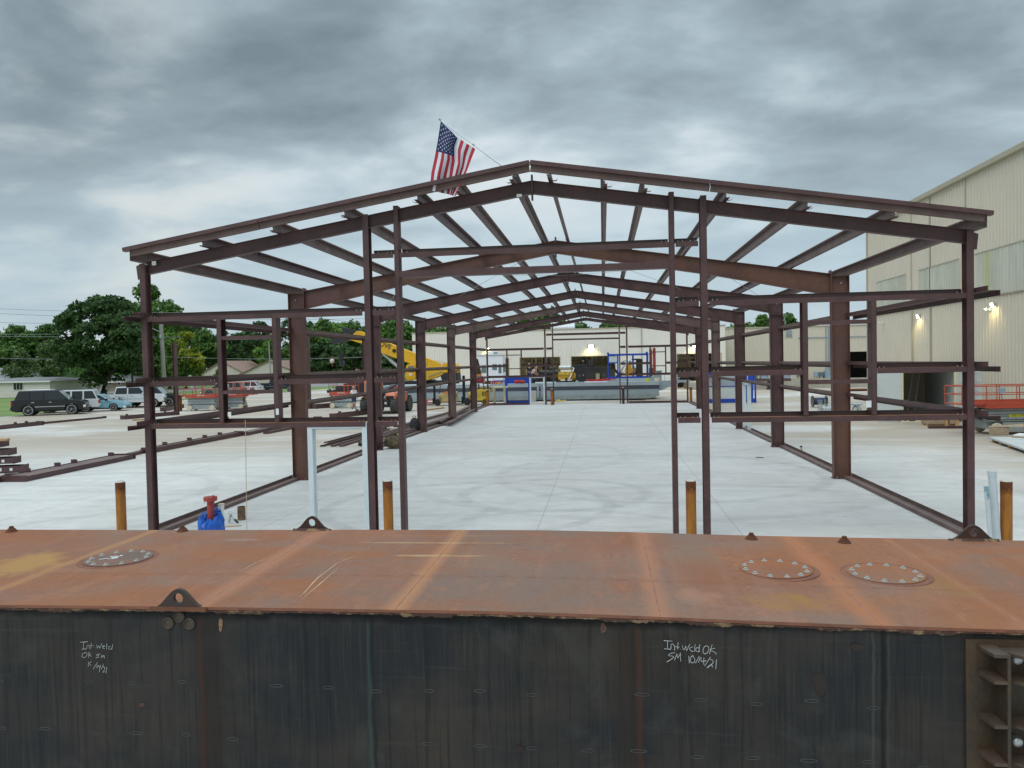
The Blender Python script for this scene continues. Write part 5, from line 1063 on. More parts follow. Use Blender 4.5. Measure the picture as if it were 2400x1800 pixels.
for k in range(5):
    x1 = [.62, .38, .25, .02, -.42][k]; z = .02+k*.285
    mb = MB(); mb.box(-2.5, x1, -.2, -.185, z, z+.2); mb.box(-2.5, x1, .3, .315, z, z+.2); mb.box(-2.5, x1, -.185, .3, z+.09, z+.1); mb.box(x1, x1+.012, -.22, .33, z-.01, z+.22); mb.build('beam', 'primer', t)
    mb = MB(); mb.box(x1-.35, x1-.26, -.205, -.2005, z+.05, z+.14)
    if k < 3: mb.box(x1-.72, x1-.60, -.205, -.2005, z+.04, z+.15)
    mb.build('tag', 'tag_white', t)
    if k < 4: mb = MB(); mb.box([-1.6, -1.6, -.2, .28][k]-1, [-1.3, -1.3, -.2, .28][k], -.32, -.12, z+.203, z+.282); mb.build('wood_block', 'wood', t)
def channels(lab, specs, cat='channels', m='primer_dull'):
    a0 = Vector(specs[0][0]); t = thing('channel_bundle', lab, cat, (a0.x, a0.y, 0), 0, 'bundles of loose channel')
    for i, (a, b_, z) in enumerate(specs):
        mb = MB(); mb.prof([(-.1, 0), (-.095, 0), (-.095, .05), (.03, .07), (.035, .0), (.10, 0), (.10, .006), (.042, .006), (.036, .078), (-.1, .06)], (a.x, a.y, z), (b_.x, b_.y, z)); mb.build('channel', m, t, world=True)
    return t
channels('four dull brown channels fanned out behind the white door frame', [(at(755, 1047), at(905, 1005), .0), (at(780, 1047), at(912, 1008), .0), (at(800, 1047), at(925, 1008), .0), (at(765, 1044), at(915, 1003), .09)])
channels('brown channels laid along the outside of the left wall, third bay', [(at(845, 1040+k*1.2), at(975, 992+k*2.4), .0+.06*(k % 2)) for k in range(6)])
channels('long pile of brown channels along the left wall, fourth bay', [(at(926+k*5, 1001+k*4.0), at(1052+k*4, 967+k*2.6), .08*(k % 3)) for k in range(7)])
channels('brown channels along the left wall, last two bays', [(at(1015+k*8, 995+k*1.0), at(1098+k*4, 953+k*2.0), .08*(k % 3)) for k in range(6)])
for k, (px, py, qx, qy, lab) in enumerate(((890, 1034, 905, 1031, 'pale wood block under the channels near the white door frame'), (930, 1020, 945, 1018, 'pale wood block under the channels beside the camouflage bag'), (310, 986, 345, 984, 'pale wood block under the far double beam'), (1000, 962, 1040, 957, 'pale plank lying near the forklifts'))):
    a = at(px, py); b_ = at(qx, qy); mb = MB(); mb.beam((a.x, a.y, .045), (b_.x, b_.y, .045), .12, .085); tag(mb.build('wood_block', 'wood'), lab, 'wood block', 'wood blocks under the steel')
a = at(1772, 1073); b_ = at(1790, 1073.5); mb = MB(); mb.beam((a.x, a.y, .012), (b_.x, b_.y, .012), .05, .02); tag(mb.build('scrap_strip', 'dark_metal'), 'small dark metal strip lying alone on the slab at right', 'scrap')
# ---------------------------------------------------------------- vehicles
WHC = {}
def wheel(parent, x, y, r, w, rim='rim_alloy', side=1, spokes=5, tread=False, tyre='black_rubber'):
    mb = MB(); mb.lathe([(r*.74, -w/2), (r*.93, -w/2), (r, -w*.36), (r, w*.36), (r*.93, w/2), (r*.74, w/2)], (x, y, r), 'y', 28)
    if tread:
        for k in range(18):
            a = 2*math.pi*k/18
            for s_ in (-1, 1):
                a2 = a+(.17 if s_ > 0 else 0); c, s = math.cos(a2), math.sin(a2); c2, s2 = math.cos(a2+.22), math.sin(a2+.22)
                mb.beam((x+c*r*1.0, y+s_*w*.46, r+s*r*1.0), (x+c2*r*1.0, y, r+s2*r*1.0), r*.10, r*.09, (c, 0, s))
    t = mb.build('wheel', tyre, parent, smooth=not tread)
    m2 = MB(); f = y+side*w/2; g = side
    m2.lathe([(r*.78, f-g*.03), (r*.78, f+g*.008), (r*.69, f+g*.008), (r*.66, f-g*.05), (.001, f-g*.05)], (x, 0, r), 'y', 24); m2.v = [(a, b, c) for a, b, c in m2.v]
    for k in range(spokes):
        a = 2*math.pi*k/spokes+.3; c, s = math.cos(a), math.sin(a); m2.beam((x, f-g*.015, r), (x+c*r*.67, f-g*.015, r+s*r*.67), r*.13, .03, (0, 1, 0))
    m2.lathe([(r*.16, f-g*.04), (r*.14, f+g*.01), (.001, f+g*.012)], (x, 0, r), 'y', 12)
    m2.build('rim', rim, t, smooth=False); return t
def car(name, lab, cat, loc, rz, paint, Lf, Lr, W_, belt, roof, zb, prof, gh, wb, wr, rim='rim_alloy', wins=((0, .32), (.36, .66), (.7, 1.)), group=None, hub=None, rail=False, ww=.24, spokes=5, bed=None, chrome_bumper=False, plate=None):
    """prof: top outline (x, z) from the rear to the nose below the glass; gh=(x rear base, x rear roof, x front roof, x front base)"""
    t = thing(name, lab, cat, tuple(loc), rz, group); hw = W_/2
    bot = []
    for cx in (wb/2, -wb/2):
        r = wr*1.18; n = 10
        for k in range(n+1):
            a = math.pi*k/n; bot.append((cx+r*math.cos(a), max(zb, wr*.92+r*math.sin(a))))
    out = prof+[(Lf, zb+.05), (Lf-.08, zb)]+bot+[(-Lr+.08, zb), (-Lr, zb+.12)]
    mb = MB(); n = len(out)
    secs = [(-hw+.0, .0), (-hw, 1), (-hw*.0, 1)]
    mb.poly(out, 'y', -hw, hw); bo = mb.build('body', paint, t, bevel=.035)
    xa, xb, xc, xd = gh; wr_ = hw-.20; wb_ = hw-.055
    g = MB(); zm = belt-.03
    P = lambda x, z: None
    def hwid(z): f = (z-zm)/(roof-zm); return wb_+(wr_-wb_)*f
    for s_ in (1,):
        g.add([(xa, -wb_, zm), (xb, -wr_, roof), (xc, -wr_, roof), (xd, -wb_, zm), (xa, wb_, zm), (xb, wr_, roof), (xc, wr_, roof), (xd, wb_, zm)], [(0, 1, 2, 3), (7, 6, 5, 4), (0, 4, 5, 1), (1, 5, 6, 2), (2, 6, 7, 3), (3, 7, 4, 0)])
    g.build('cabin', paint, t, bevel=.05)
    z0, z1 = belt+.03, roof-.085
    def edge(z):
        f = (z-zm)/(roof-zm); return xa+(xb-xa)*f, xd+(xc-xd)*f
    for s_ in (-1, 1):
        for (u0, u1) in wins:
            (a0, d0), (a1, d1) = edge(z0), edge(z1); m = .09
            lo = lambda u: a0+m+(d0-a0-2*m)*u; hi = lambda u: a1+m+(d1-a1-2*m)*u
            # keep the pillars upright except at the ends
            def X(u, top):
                if u in (0, 1.): return hi(u) if top else lo(u)
                return (lo(u)+hi(u))/2
            q = [(X(u0, 0), z0), (X(u1, 0), z0), (X(u1, 1), z1), (X(u0, 1), z1)]
            w = MB(); w.add([(x, s_*(hwid(z)+.006), z) for x, z in q]+[(x, s_*(hwid(z)-.01), z) for x, z in q], [(0, 1, 2, 3), (7, 6, 5, 4), (0, 4, 5, 1), (1, 5, 6, 2), (2, 6, 7, 3), (3, 7, 4, 0)]); w.build('side_window', 'glass_dark', t)
    for (b0, b1, nm) in ((xd, xc, 'windshield'), (xa, xb, 'rear_window')):
        s2 = 1 if b0 > 0 and nm == 'windshield' else -1; q = []
        for z, ff in ((z0-.0, 0), (z1+.03, 1)):
            f = (z-zm)/(roof-zm); x = b0+(b1-b0)*f+s2*.012; q += [(x, -hwid(z)+.07, z), (x, hwid(z)-.07, z)]
        w = MB(); w.add(q, [(0, 1, 3, 2)]); w.raw = True; w.build(nm, 'glass_pale' if nm == 'windshield' else 'glass_dark', t)
    for x in (wb/2, -wb/2):
        for s_ in (-1, 1):
            wl = MB(); wl.lathe([(wr*1.16, hw-.26), (wr*1.16, hw-.01)], (x, 0, wr*.92), 'y', 20); wl.v = [(a, s_*b, c) for a, b, c in wl.v]
            wheel(t, x, s_*(hw-ww/2+.01), wr, ww, rim, s_, spokes)
    dk = MB(); dk.box(-Lr+.2, Lf-.2, -hw+.2, hw-.2, zb-.06, zb+.3); dk.build('underbody', 'black_rubber', t)
    fz = [p for p in prof if p[0] > wb/2-.1]; hz = min(p[1] for p in prof[-2:]) if len(prof) > 1 else belt
    for s_ in (-1, 1):
        h = MB(); h.box(Lf-.16, Lf+.012, s_*(hw-.32), s_*(hw+.006), hz-.26, hz-.06); h.build('headlight', 'light_clear', t, bevel=.02)
        h = MB(); h.box(-Lr-.012, -Lr+.10, s_*(hw-.16), s_*(hw+.006), belt-.34, belt-.06); h.build('taillight', 'light_red', t, bevel=.015)
        h = MB(); h.box(xd-.32, xd-.14, s_*(hw-.0), s_*(hw+.2), belt+.0, belt+.17); h.build('mirror', 'black_paint' if 'white' not in paint else paint, t, bevel=.03)
        for (u0, u1) in wins[:3]:
            if len(wins) > 1 and u1 > .34:
                x = xa+(xd-xa)*u0+.10; h = MB(); h.box(x, x+.2, s_*hw, s_*(hw+.025), belt-.16, belt-.12); h.build('door_handle', 'chrome', t)
    gr = MB(); gr.box(Lf-.02, Lf+.014, -hw+.38, hw-.38, hz-.28, hz-.07); gr.build('grille', 'chrome' if chrome_bumper else 'dark_metal', t)
    bp = MB(); bp.box(Lf-.05, Lf+.07, -hw+.03, hw-.03, zb+.10, zb+.30); bp.build('front_bumper', 'chrome' if chrome_bumper else paint, t, bevel=.03)
    bp = MB(); bp.box(-Lr-.07, -Lr+.05, -hw+.03, hw-.03, zb+.10, zb+.30); bp.build('rear_bumper', 'chrome' if chrome_bumper else paint, t, bevel=.03)
    sm = MB()
    for s_ in (-1, 1): sm.box(-wb/2+.45, wb/2-.45, s_*hw, s_*(hw+.012), zb+.30, zb+.34)
    sm.build('side_trim', 'chrome' if (chrome_bumper or rail) else paint, t)
    gap = MB()
    for s_ in (-1, 1):
        for (u0, u1) in wins: x = xa+(xd-xa)*u1; gap.box(x-.006, x+.006, s_*hw, s_*(hw+.003), zb+.1, belt)
    gap.build('door_gap', 'black_rubber', t)
    if rail:
        for s_ in (-1, 1): rl = MB(); rl.tube([(xb+.2, s_*(wr_-.05), roof+.05), (xc-.5, s_*(wr_-.05), roof+.05)], .022, 6); rl.build('roof_rail', 'chrome', t)
    if bed:
        b_ = MB(); b_.box(bed[0], bed[1], -hw+.1, hw-.1, bed[2]-.015, bed[2]+.004); b_.build('truck_bed', 'black_rubber', t)
    return t
def head(px, py, ang, shift=0):  # vehicle centre from a ground pixel on its near side
    return at(px, py)
# black SUV: wheels seen at (66,975) and (170,971)
def mid_of(pa, pb, track):
    a, b_ = at(*pa), at(*pb); ang = math.atan2(b_.y-a.y, b_.x-a.x); m = (a+b_)/2; return m, ang
m_, ang = mid_of((66, 975), (170, 971), 1.7); ang = rad(27)
nrm = Vector((-math.sin(ang), math.cos(ang), 0)); loc = m_+nrm*.88
car('parked_suv', 'black SUV with chrome rimmed black wheels parked nearest, at the left', 'car', loc, ang, 'paint_black_car', 2.45, 2.62, 2.0, 1.16, 1.93, .36,
    [(-2.62, .75), (-2.60, 1.20), (-2.5, 1.22), (1.0, 1.20), (1.25, 1.18), (2.1, 1.10), (2.36, 1.0), (2.45, .8)], (-2.45, -2.1, .55, 1.35), 2.95, .42, 'rim_ring', ((0, .25), (.29, .55), (.6, 1.)), rail=True) if mat('rim_ring', (.45, .45, .46), .3, .7, 0) else None
def put(px, py, off, ang): 
    nrm = Vector((-math.sin(ang), math.cos(ang), 0)); 
    if nrm.y < 0: nrm = -nrm
    return at(px, py)+nrm*off
car('parked_suv', 'white SUV parked nose away behind the black SUV, its red taillight showing', 'car', put(152, 968, 1.5, rad(24)), rad(24+180), 'paint_white_car', 2.3, 2.45, 1.9, 1.05, 1.82, .38,
    [(-2.45, .7), (-2.43, 1.05), (-2.3, 1.08), (1.0, 1.08), (1.9, .98), (2.25, .8), (2.3, .62)], (-2.35, -1.95, .5, 1.25), 2.8, .37, 'rim_alloy', ((0, .27), (.31, .58), (.63, 1.)))
car('parked_car', 'light blue sedan parked between the white SUV and the white pickup', 'car', put(226, 964.5, .95, rad(20)), rad(18), 'paint_blue_car', 2.25, 2.2, 1.72, .88, 1.42, .24,
    [(-2.2, .55), (-2.18, .9), (-1.6, .95), (.8, .92), (1.6, .80), (2.1, .68), (2.25, .5)], (-1.75, -1.1, .25, 1.05), 2.62, .31, 'rim_alloy', ((0, .45), (.5, 1.)), spokes=7)
car('pickup_truck', 'white crew cab pickup truck with a chrome bumper, half hidden by the corner column', 'truck', put(300, 956.5, 1.0, rad(20)), rad(20), 'paint_white_car', 2.95, 3.35, 2.0, 1.22, 1.90, .50,
    [(-3.35, .85), (-3.33, 1.24), (-1.15, 1.26), (1.35, 1.24), (1.6, 1.22), (2.8, 1.16), (2.95, .9)], (-1.15, -.98, 1.0, 1.55), 4.2, .40, 'rim_alloy', ((0, .42), (.47, 1.)), chrome_bumper=True, bed=(-3.25, -1.25, 1.262))
car('pickup_truck', 'black pickup truck with chrome bumper parked beyond the white pickup', 'truck', put(352, 953, 1.0, rad(18)), rad(16), 'paint_black_car', 2.55, 2.9, 1.98, 1.15, 1.78, .45,
    [(-2.9, .8), (-2.88, 1.18), (-.6, 1.2), (1.0, 1.18), (2.35, 1.1), (2.55, .85)], (-.75, -.6, .55, 1.15), 3.4, .40, 'rim_alloy', ((0, 1.),), chrome_bumper=True, bed=(-2.8, -.8, 1.204))
car('parked_suv', 'silver SUV parked on the house driveway under the big dark tree', 'car', put(208, 921.5, 1.0, rad(18)), rad(197), 'paint_silver_car', 2.3, 2.4, 1.85, 1.0, 1.68, .30,
    [(-2.4, .6), (-2.36, 1.05), (-2.1, 1.08), (.9, 1.02), (1.8, .88), (2.2, .72), (2.3, .5)], (-2.25, -1.4, .4, 1.2), 2.75, .36, 'rim_alloy', ((0, .25), (.29, .58), (.62, 1.)))
car('parked_suv', 'tan SUV with raised hood area parked behind the first scissor lift', 'car', put(520, 930, 1.0, rad(14)), rad(190), 'paint_tan_car', 2.5, 2.5, 1.9, 1.05, 1.75, .36,
    [(-2.5, .7), (-2.46, 1.08), (1.1, 1.06), (2.2, .98), (2.5, .7)], (-2.4, -2.1, .5, 1.1), 2.9, .38, 'rim_alloy', ((0, .25), (.29, .58), (.62, 1.)))
car('parked_suv', 'white wagon parked beyond the second scissor lift', 'car', put(566, 924, 1.0, rad(12)), rad(190), 'paint_white_car', 2.4, 2.4, 1.85, 1.0, 1.72, .32,
    [(-2.4, .6), (-2.36, 1.03), (1.0, 1.02), (2.1, .9), (2.4, .6)], (-2.2, -1.6, .3, 1.2), 2.8, .36, 'rim_alloy', ((0, .25), (.29, .58), (.62, 1.)))
car('pickup_truck', 'dark navy pickup truck parked by the street beyond the window opening', 'truck', put(648, 919.5, 1.0, rad(10)), rad(8), 'paint_navy_car', 2.9, 3.0, 2.0, 1.2, 1.88, .5,
    [(-3.0, .8), (-2.98, 1.25), (1.2, 1.25), (2.7, 1.15), (2.9, .85)], (-1.0, -.8, .7, 1.4), 3.7, .42, 'rim_alloy', ((0, .4), (.46, 1.)), chrome_bumper=True, bed=(-2.9, -1.1, 1.254))
car('parked_car', 'dark car with rounded roof parked behind the third scissor lift', 'car', put(826, 920, 1.0, rad(5)), rad(184), 'paint_navy_car', 2.3, 2.3, 1.85, .95, 1.62, .28,
    [(-2.3, .6), (-2.26, .95), (.9, .95), (2.0, .85), (2.3, .6)], (-2.0, -1.2, .3, 1.2), 2.7, .34, 'rim_alloy', ((0, .45), (.5, 1.)))
# bicycle between the sedan and pickup
t = thing('bicycle', 'grey bicycle leaning on the side of the white pickup truck', 'bicycle', tuple(put(279, 958, .45, rad(20))), rad(-35)); mb = MB()
for x in (-.5, .5): mb.tube([(x+.33*math.cos(a*math.pi/8), 0, .34+.33*math.sin(a*math.pi/8)) for a in range(17)], .022, 5)
mb.build('wheel', 'black_rubber', t); mb = MB(); mb.tube([(-.5, 0, .34), (-.15, 0, .85), (.38, 0, .88), (.5, 0, .34)], .025, 6); mb.tube([(-.5, 0, .34), (0, 0, .34), (.36, 0, .82)], .022, 6); mb.tube([(0, 0, .34), (-.18, 0, .95)], .02, 6); mb.build('bike_frame', 'dark_metal', t); mb = MB(); mb.tube([(.34, -.25, 1.0), (.36, 0, .95), (.34, .25, 1.0)], .018, 6); mb.build('handlebar', 'dark_metal', t); mb = MB(); mb.box(-.32, -.06, -.06, .06, .95, 1.0); mb.build('saddle', 'black_rubber', t)
# ---------------------------------------------------------------- scissor lifts
def scissor(lab, loc, rz, Lg=2.3, W_=1.15, deck=1.15, rail=1.05, stacks=4, ext=.9, wr=.21, text=None, cat='lift', whx=None, sx=1, side_text=None, gate=False, extra=0):
    t = thing('scissor_lift', lab, cat, tuple(loc), rz, 'scissor lifts'); h = Lg/2; hw = W_/2
    mb = MB(); mb.box(-h*.62, h*.62, -hw*.8, hw*.8, wr*.6, wr*2+.02); mb.box(-h*.98, h*.98, -hw*.6, hw*.6, wr*1.0, wr*2+.06); mb.box(-h, h, -hw*.8, hw*.8, wr*2+.065, wr*2+.10); mb.build('chassis', 'lift_grey', t, bevel=.01)
    for x in (-h*.78, h*.78):
        for s_ in (-1, 1): wheel(t, x, s_*(hw*.9), wr, .15, 'cream_wheel', s_, 0, tyre='cream_wheel')
    z0 = wr*2+.12; dz = (deck-.16-z0)/stacks
    for k in range(stacks):
        mb = MB()
        for s_ in (-1, 1):
            zz = z0+dz*(k+.5); mb.box(-h*.92+.05*(k % 2), h*.92-.05*(k % 2), s_*hw*.62-.04, s_*hw*.62+.04, zz-dz*.40, zz+dz*.40)
            mb.box(-h*1.0, -h*.9, s_*hw*.5-.06, s_*hw*.5+.06, zz-dz*.48, zz+dz*.30)
        mb.build('scissor_arm', 'barge_grey2' if k % 2 == 0 else 'lift_grey', t)
    mb = MB(); mb.lathe([(.07, z0), (.07, deck-.2)], (-h*.98, 0, 0), 'z', 8); mb.build('hydraulic_cylinder', 'dark_metal', t)
    x0, x1 = -h-.05, h+.05; e0 = x0-ext if sx < 0 else x0; e1 = x1+ext if sx > 0 else x1
    mb = MB(); mb.box(x0, x1, -hw, hw, deck-.14, deck); mb.box(x0, x1, -hw-.01, -hw+.02, deck, deck+.14); mb.box(x0, x1, hw-.02, hw+.01, deck, deck+.14)
    mb.box(min(e0, x0), max(e1, x1), -hw+.06, hw-.06, deck+.005, deck+.04); mb.box(e0, e1, -hw+.04, -hw+.07, deck+.03, deck+.16) ; mb.build('platform', 'lift_orange', t)
    dd = MB()
    xs_ = [e0, x0, x0+(x1-x0)*.33, x0+(x1-x0)*.36, x1, e1] if sx < 0 else [x0, x0+(x1-x0)*.64, x0+(x1-x0)*.67, x1, e1, e0]
    for s_ in (-1, 1):
        y = s_*(hw-.02)
        dd.tube([(e0, y, deck+rail), (e1, y, deck+rail)], .024, 6); dd.tube([(e0, y, deck+rail*.55), (e1, y, deck+rail*.55)], .02, 6)
        for x in xs_: dd.tube([(x, y, deck), (x, y, deck+rail)], .022, 6)
    for x in (e0, e1):
        dd.tube([(x, -hw+.02, deck+rail), (x, hw-.02, deck+rail)], .022, 6); dd.tube([(x, -hw+.02, deck+rail*.55), (x, hw-.02, deck+rail*.55)], .02, 6)
    dd.build('guard_rail', 'lift_orange', t, smooth=True)
    cb = MB(); cb.box(x0+.5, x0+.72, -hw-.03, -hw+.12, deck+rail*.62, deck+rail*.9); cb.build('control_box', 'elec_grey', t, bevel=.02)
    cb = MB(); cb.tube([(x0+.55, -hw+.02, deck+rail*.6), (x0+.62, -hw+.05, deck+rail*.3), (x0+.5, -hw+.05, deck+.05)], .012, 6); cb.build('control_cable', 'cable', t)
    tr = MB()
    for s_ in (-1,): tr.box(-h*.75, h*.9, s_*(hw*.62+.045), s_*(hw*.62+.043), z0+dz*.5-.03, z0+dz*.5+.02)
    if text:
        tm = text_mb(text, .15, .004); xf(tm, face_to((.05, -hw-.014, deck+.06), (1, 0, 0), (0, 0, 1))); tm.build('lettering', 'tag_white', t)
    sp = MB()
    for k in range(8): x = -h*.7+k*h*.19; sp.box(x, x+.07, -hw*.62-.046, -hw*.62-.042, z0+dz*.35, z0+dz*.55)
    sp.build('hazard_mark', 'black_rubber', t)
    ld = MB(); xx = h+.03 if sx < 0 else -h-.03
    for y in (-.2, .2): ld.tube([(xx, y, wr), (xx, y, deck)], .02, 6)
    for k in range(4): ld.tube([(xx, -.2, .3+.22*k), (xx, .2, .3+.22*k)], .014, 6)
    ld.build('ladder', 'lift_orange', t); return t
def mid2(a, b_, off):
    p, q = at(*a), at(*b_); m = (p+q)/2; m.y += off; return m
scissor('orange scissor lift with cream wheels, left one of the pair by the parked trucks', mid2((444, 963), (498, 962.5), .5), rad(2), 2.4, 1.15, 1.17, 1.05, 4, .75, .22, 'RENTALS', sx=-1)
scissor('orange scissor lift with platform extended to the right, behind the window jamb', mid2((525, 959), (563, 958), .5), rad(2), 1.85, 1.0, 1.13, 1.05, 3, .85, .2, 'RENTALS', sx=1)
scissor('orange scissor lift left of the telehandler, person in white beside it', mid2((778, 957), (820, 956.5), .5), rad(0), 1.8, .95, 1.15, 1.15, 2, .25, .21, 'RENTALS', sx=1)
LR = scissor('large orange scissor lift at the right edge in front of the tall shop', at(2400, 1020)+Vector((.38, .9, 0)), rad(2), 3.4, 1.5, 1.22, .76, 4, .95, .24, None, sx=-1)
tm = text_mb('United Rentals', .13, .003); M_ = MB(); M_.box(-.47, .47, -.085, .085, -.002, .001)
xf(M_, face_to((-.38, -.545, .42), (1, 0, 0), (0, 0, 1))).build('rental_sign', 'container_cream', LR); xf(tm, face_to((-.38, -.550, .42), (1, 0, 0), (0, 0, 1))).build('lettering', 'dark_metal', LR)
tm = text_mb('KEEP CLEAR', .09, .003); M_ = MB(); M_.box(-.32, .32, -.05, .05, -.002, .001); xf(M_, face_to((-.45, -.515, .76), (1, 0, 0), (0, 0, 1))).build('warning_strip', 'hi_yellow', LR); xf(tm, face_to((-.45, -.520, .76), (1, 0, 0), (0, 0, 1))).build('lettering', 'dark_metal', LR)
# panels and boxes lying before the right lift
a = at(2318, 1034); b_ = at(2440, 1078); t = thing('panel_pallet', 'long white wall panels stacked flat in front of the large scissor lift', 'panels', (a.x, a.y, 0), math.atan2(b_.y-a.y, b_.x-a.x)); Ln = (b_-a).length
for k in range(2): mb = MB(); mb.box(.0, Ln, .0, .9, .10+.035*k, .13+.035*k); mb.build('panel', 'container_white', t)
mb = MB()
for x in (.3, 1.2, 2.2): mb.box(x, x+.1, .02, .88, 0, .10)
mb.build('skid_runner', 'wood', t)
p = at(2375, 1040); t = thing('panel_stack', 'short stack of white boards on the long panels at the right edge', 'panels', (p.x, p.y, .17), rad(-40))
for k in range(3): mb = MB(); mb.box(-.1+.05*k, 1.2, 0, .75, .055*k, .05+.055*k); mb.build('board', 'tag_white' if k != 1 else 'cardboard', t)
p = at(2343, 1030); t = thing('cardboard_box', 'crushed cardboard boxes beside the lift wheel on the panels', 'box', (p.x, p.y, .17), rad(-25)); mb = MB(); mb.box(-.35, .3, 0, .4, 0, .3); mb.build('box', 'cardboard', t, bevel=.02); mb = MB(); mb.add([(-.35, 0, .3), (.75, -.05, .34), (.8, .4, .42), (-.35, .4, .3)], [(0, 1, 2, 3)]); mb.raw = True; mb.build('flap', 'cardboard', t)
p = at(2346, 1026); t = thing('sealant_tube', 'bright yellow level case leaning on the cardboard by the lift', 'tool', (p.x+.05, p.y-.1, .17)); mb = MB(); mb.beam((0, 0, 0), (-.03, 0, .32), .16, .1); mb.build('case', 'hi_yellow', t); mb = MB(); mb.beam((.09, -.0, 0), (.06, 0, .30), .05, .09); mb.build('strap', 'black_rubber', t)
# ---------------------------------------------------------------- telehandler
p = (at(846, 972)+at(924, 970))/2
TH = thing('telehandler', 'orange telehandler with big chevron tyres parked left of the building frame', 'telehandler', (p.x, p.y+.75, 0), rad(-4))
for x in (-1.12, 1.08):
    for y in (-.2,):
        wl = thing('tmp', 'x', 'x'); bpy.data.objects.remove(wl)
for sx_ in (-1, 1):
    for yy in (0, 2.6):
        mb = MB(); r = .57; w = .46; c = (sx_*1.08, yy, r)
        mb.lathe([(r*.55, -w/2), (r*.92, -w/2), (r*.97, -w*.4), (r*.97, w*.4), (r*.92, w/2), (r*.55, w/2)], c, 'x', 28)
        for k in range(16):
            a = 2*math.pi*k/16
            for s_ in (-1, 1):
                a2 = a+(.2 if s_ > 0 else 0); a3 = a2+.2
                mb.beam((c[0]+s_*w*.48, c[1]+r*.99*math.cos(a2), r+r*.99*math.sin(a2)), (c[0]+s_*.02, c[1]+r*.99*math.cos(a3), r+r*.99*math.sin(a3)), .075, .06, (0, math.cos(a2), math.sin(a2)))
        o = mb.build('wheel', 'tyre_grey', TH); m2 = MB(); m2.lathe([(r*.55, -w*.3), (r*.5, w*.1), (.001, w*.1)], c, 'x', 16); m2.build('rim', 'tele_orange', o)
mb = MB(); mb.box(-.82, .82, -.45, 3.1, .45, .95); mb.box(-.8, .8, -.62, -.45, .5, .9); mb.build('chassis', 'dark_metal', TH, bevel=.03)
mb = MB(); mb.box(-1.1, -.28, -.25, 1.5, .95, 1.15); mb.poly([(-.25, 1.15), (-.15, 2.28), (1.35, 2.28), (1.5, 1.15)], 'x', -1.1, -.28); mb.build('cab', 'tele_orange', TH, bevel=.03)
for (x0, x1, y, z0, z1) in ((-1.02, -.36, None, 1.3, 2.1),):
    w = MB(); w.add([(x0, -.245, z0), (x1, -.245, z0), (x1, -.18, z1), (x0, -.18, z1)], [(0, 1, 2, 3)]); w.raw = True; w.build('cab_window', 'glass_pale', TH)
    w = MB(); w.add([(-1.106, -.1, 1.3), (-1.106, 1.3, 1.3), (-1.106, 1.2, 2.12), (-1.106, -.05, 2.12)], [(0, 1, 2, 3)]); w.raw = True; w.build('cab_window', 'glass_pale', TH)
mb = MB(); mb.poly([(-.35, .75), (-.35, 1.25), (-.2, 1.45), (1.8, 1.5), (2.3, 1.4), (2.3, .75)], 'x', .45, 1.22); mb.build('engine_hood', 'tele_orange', TH, bevel=.08)
mb = MB(); mb.box(.56, 1.1, -.37, -.352, .62, 1.22); mb.build('radiator_grille', 'black_rubber', TH, bevel=.005)
mb = MB(); mb.beam((0, 3.0, 1.75), (0, -.9, 1.25), .36, .42); mb.build('boom', 'dark_metal', TH, bevel=.02)
mb = MB(); mb.box(-.5, .5, -1.0, -.9, .75, 1.5); mb.box(-.25, -.15, -.98, -.86, 1.4, 2.2); mb.box(.05, .15, -.98, -.86, 1.4, 2.2); mb.box(-.3, .3, -.98, -.86, 1.9, 2.25); mb.build('carriage', 'black_paint', TH)
mb = MB(); mb.tube([(1.15, -.2, 1.4), (1.22, -.35, 1.75)], .02, 6); mb.box(1.12, 1.34, -.38, -.34, 1.62, 1.88); mb.build('mirror', 'red_dull', TH)
for s_ in (-1, 1): mb = MB(); mb.lathe([(.09, -.66), (.09, -.62), (.001, -.62)], (s_*.6, 0, .75), 'y', 12); mb.build('headlight', 'light_clear', TH)
mb = MB(); mb.box(-1.32, -.82, -.6, .5, 1.26, 1.32); mb.box(.84, 1.32, 2.0, 3.2, 1.28, 1.33); mb.build('fender', 'black_rubber', TH)
# black gooseneck trailer behind it
p = at(765, 944); t = thing('gooseneck_trailer', 'black gooseneck trailer with dark cover standing behind the third scissor lift', 'trailer', (p.x, p.y+3, 0)); s1 = mpp(t.location)
mb = MB(); mb.poly([(-.4, 1.0), (2.2, 1.9), (6.0, 2.2), (6.0, .8), (1.0, .55)], 'y', -.9, .9); mb.build('bed', 'black_rubber', t, bevel=.04)
mb = MB(); mb.tube([(-.5, -.3, 1.05), (-.9, -.3, .95)], .16, 10); mb.tube([(-.6, 0, .95), (-.6, 0, .3)], .06, 8); mb.build('hitch', 'dark_metal', t); mb = MB(); mb.box(-1.0, 1.6, -.5, .5, 0, .12); mb.box(-.8, 1.2, -.4, .4, .12, .3); mb.build('support', 'dark_metal', t)
for x in (4, 5):
    wheel(t, x, -.95, .42, .25, 'rim_black', -1)
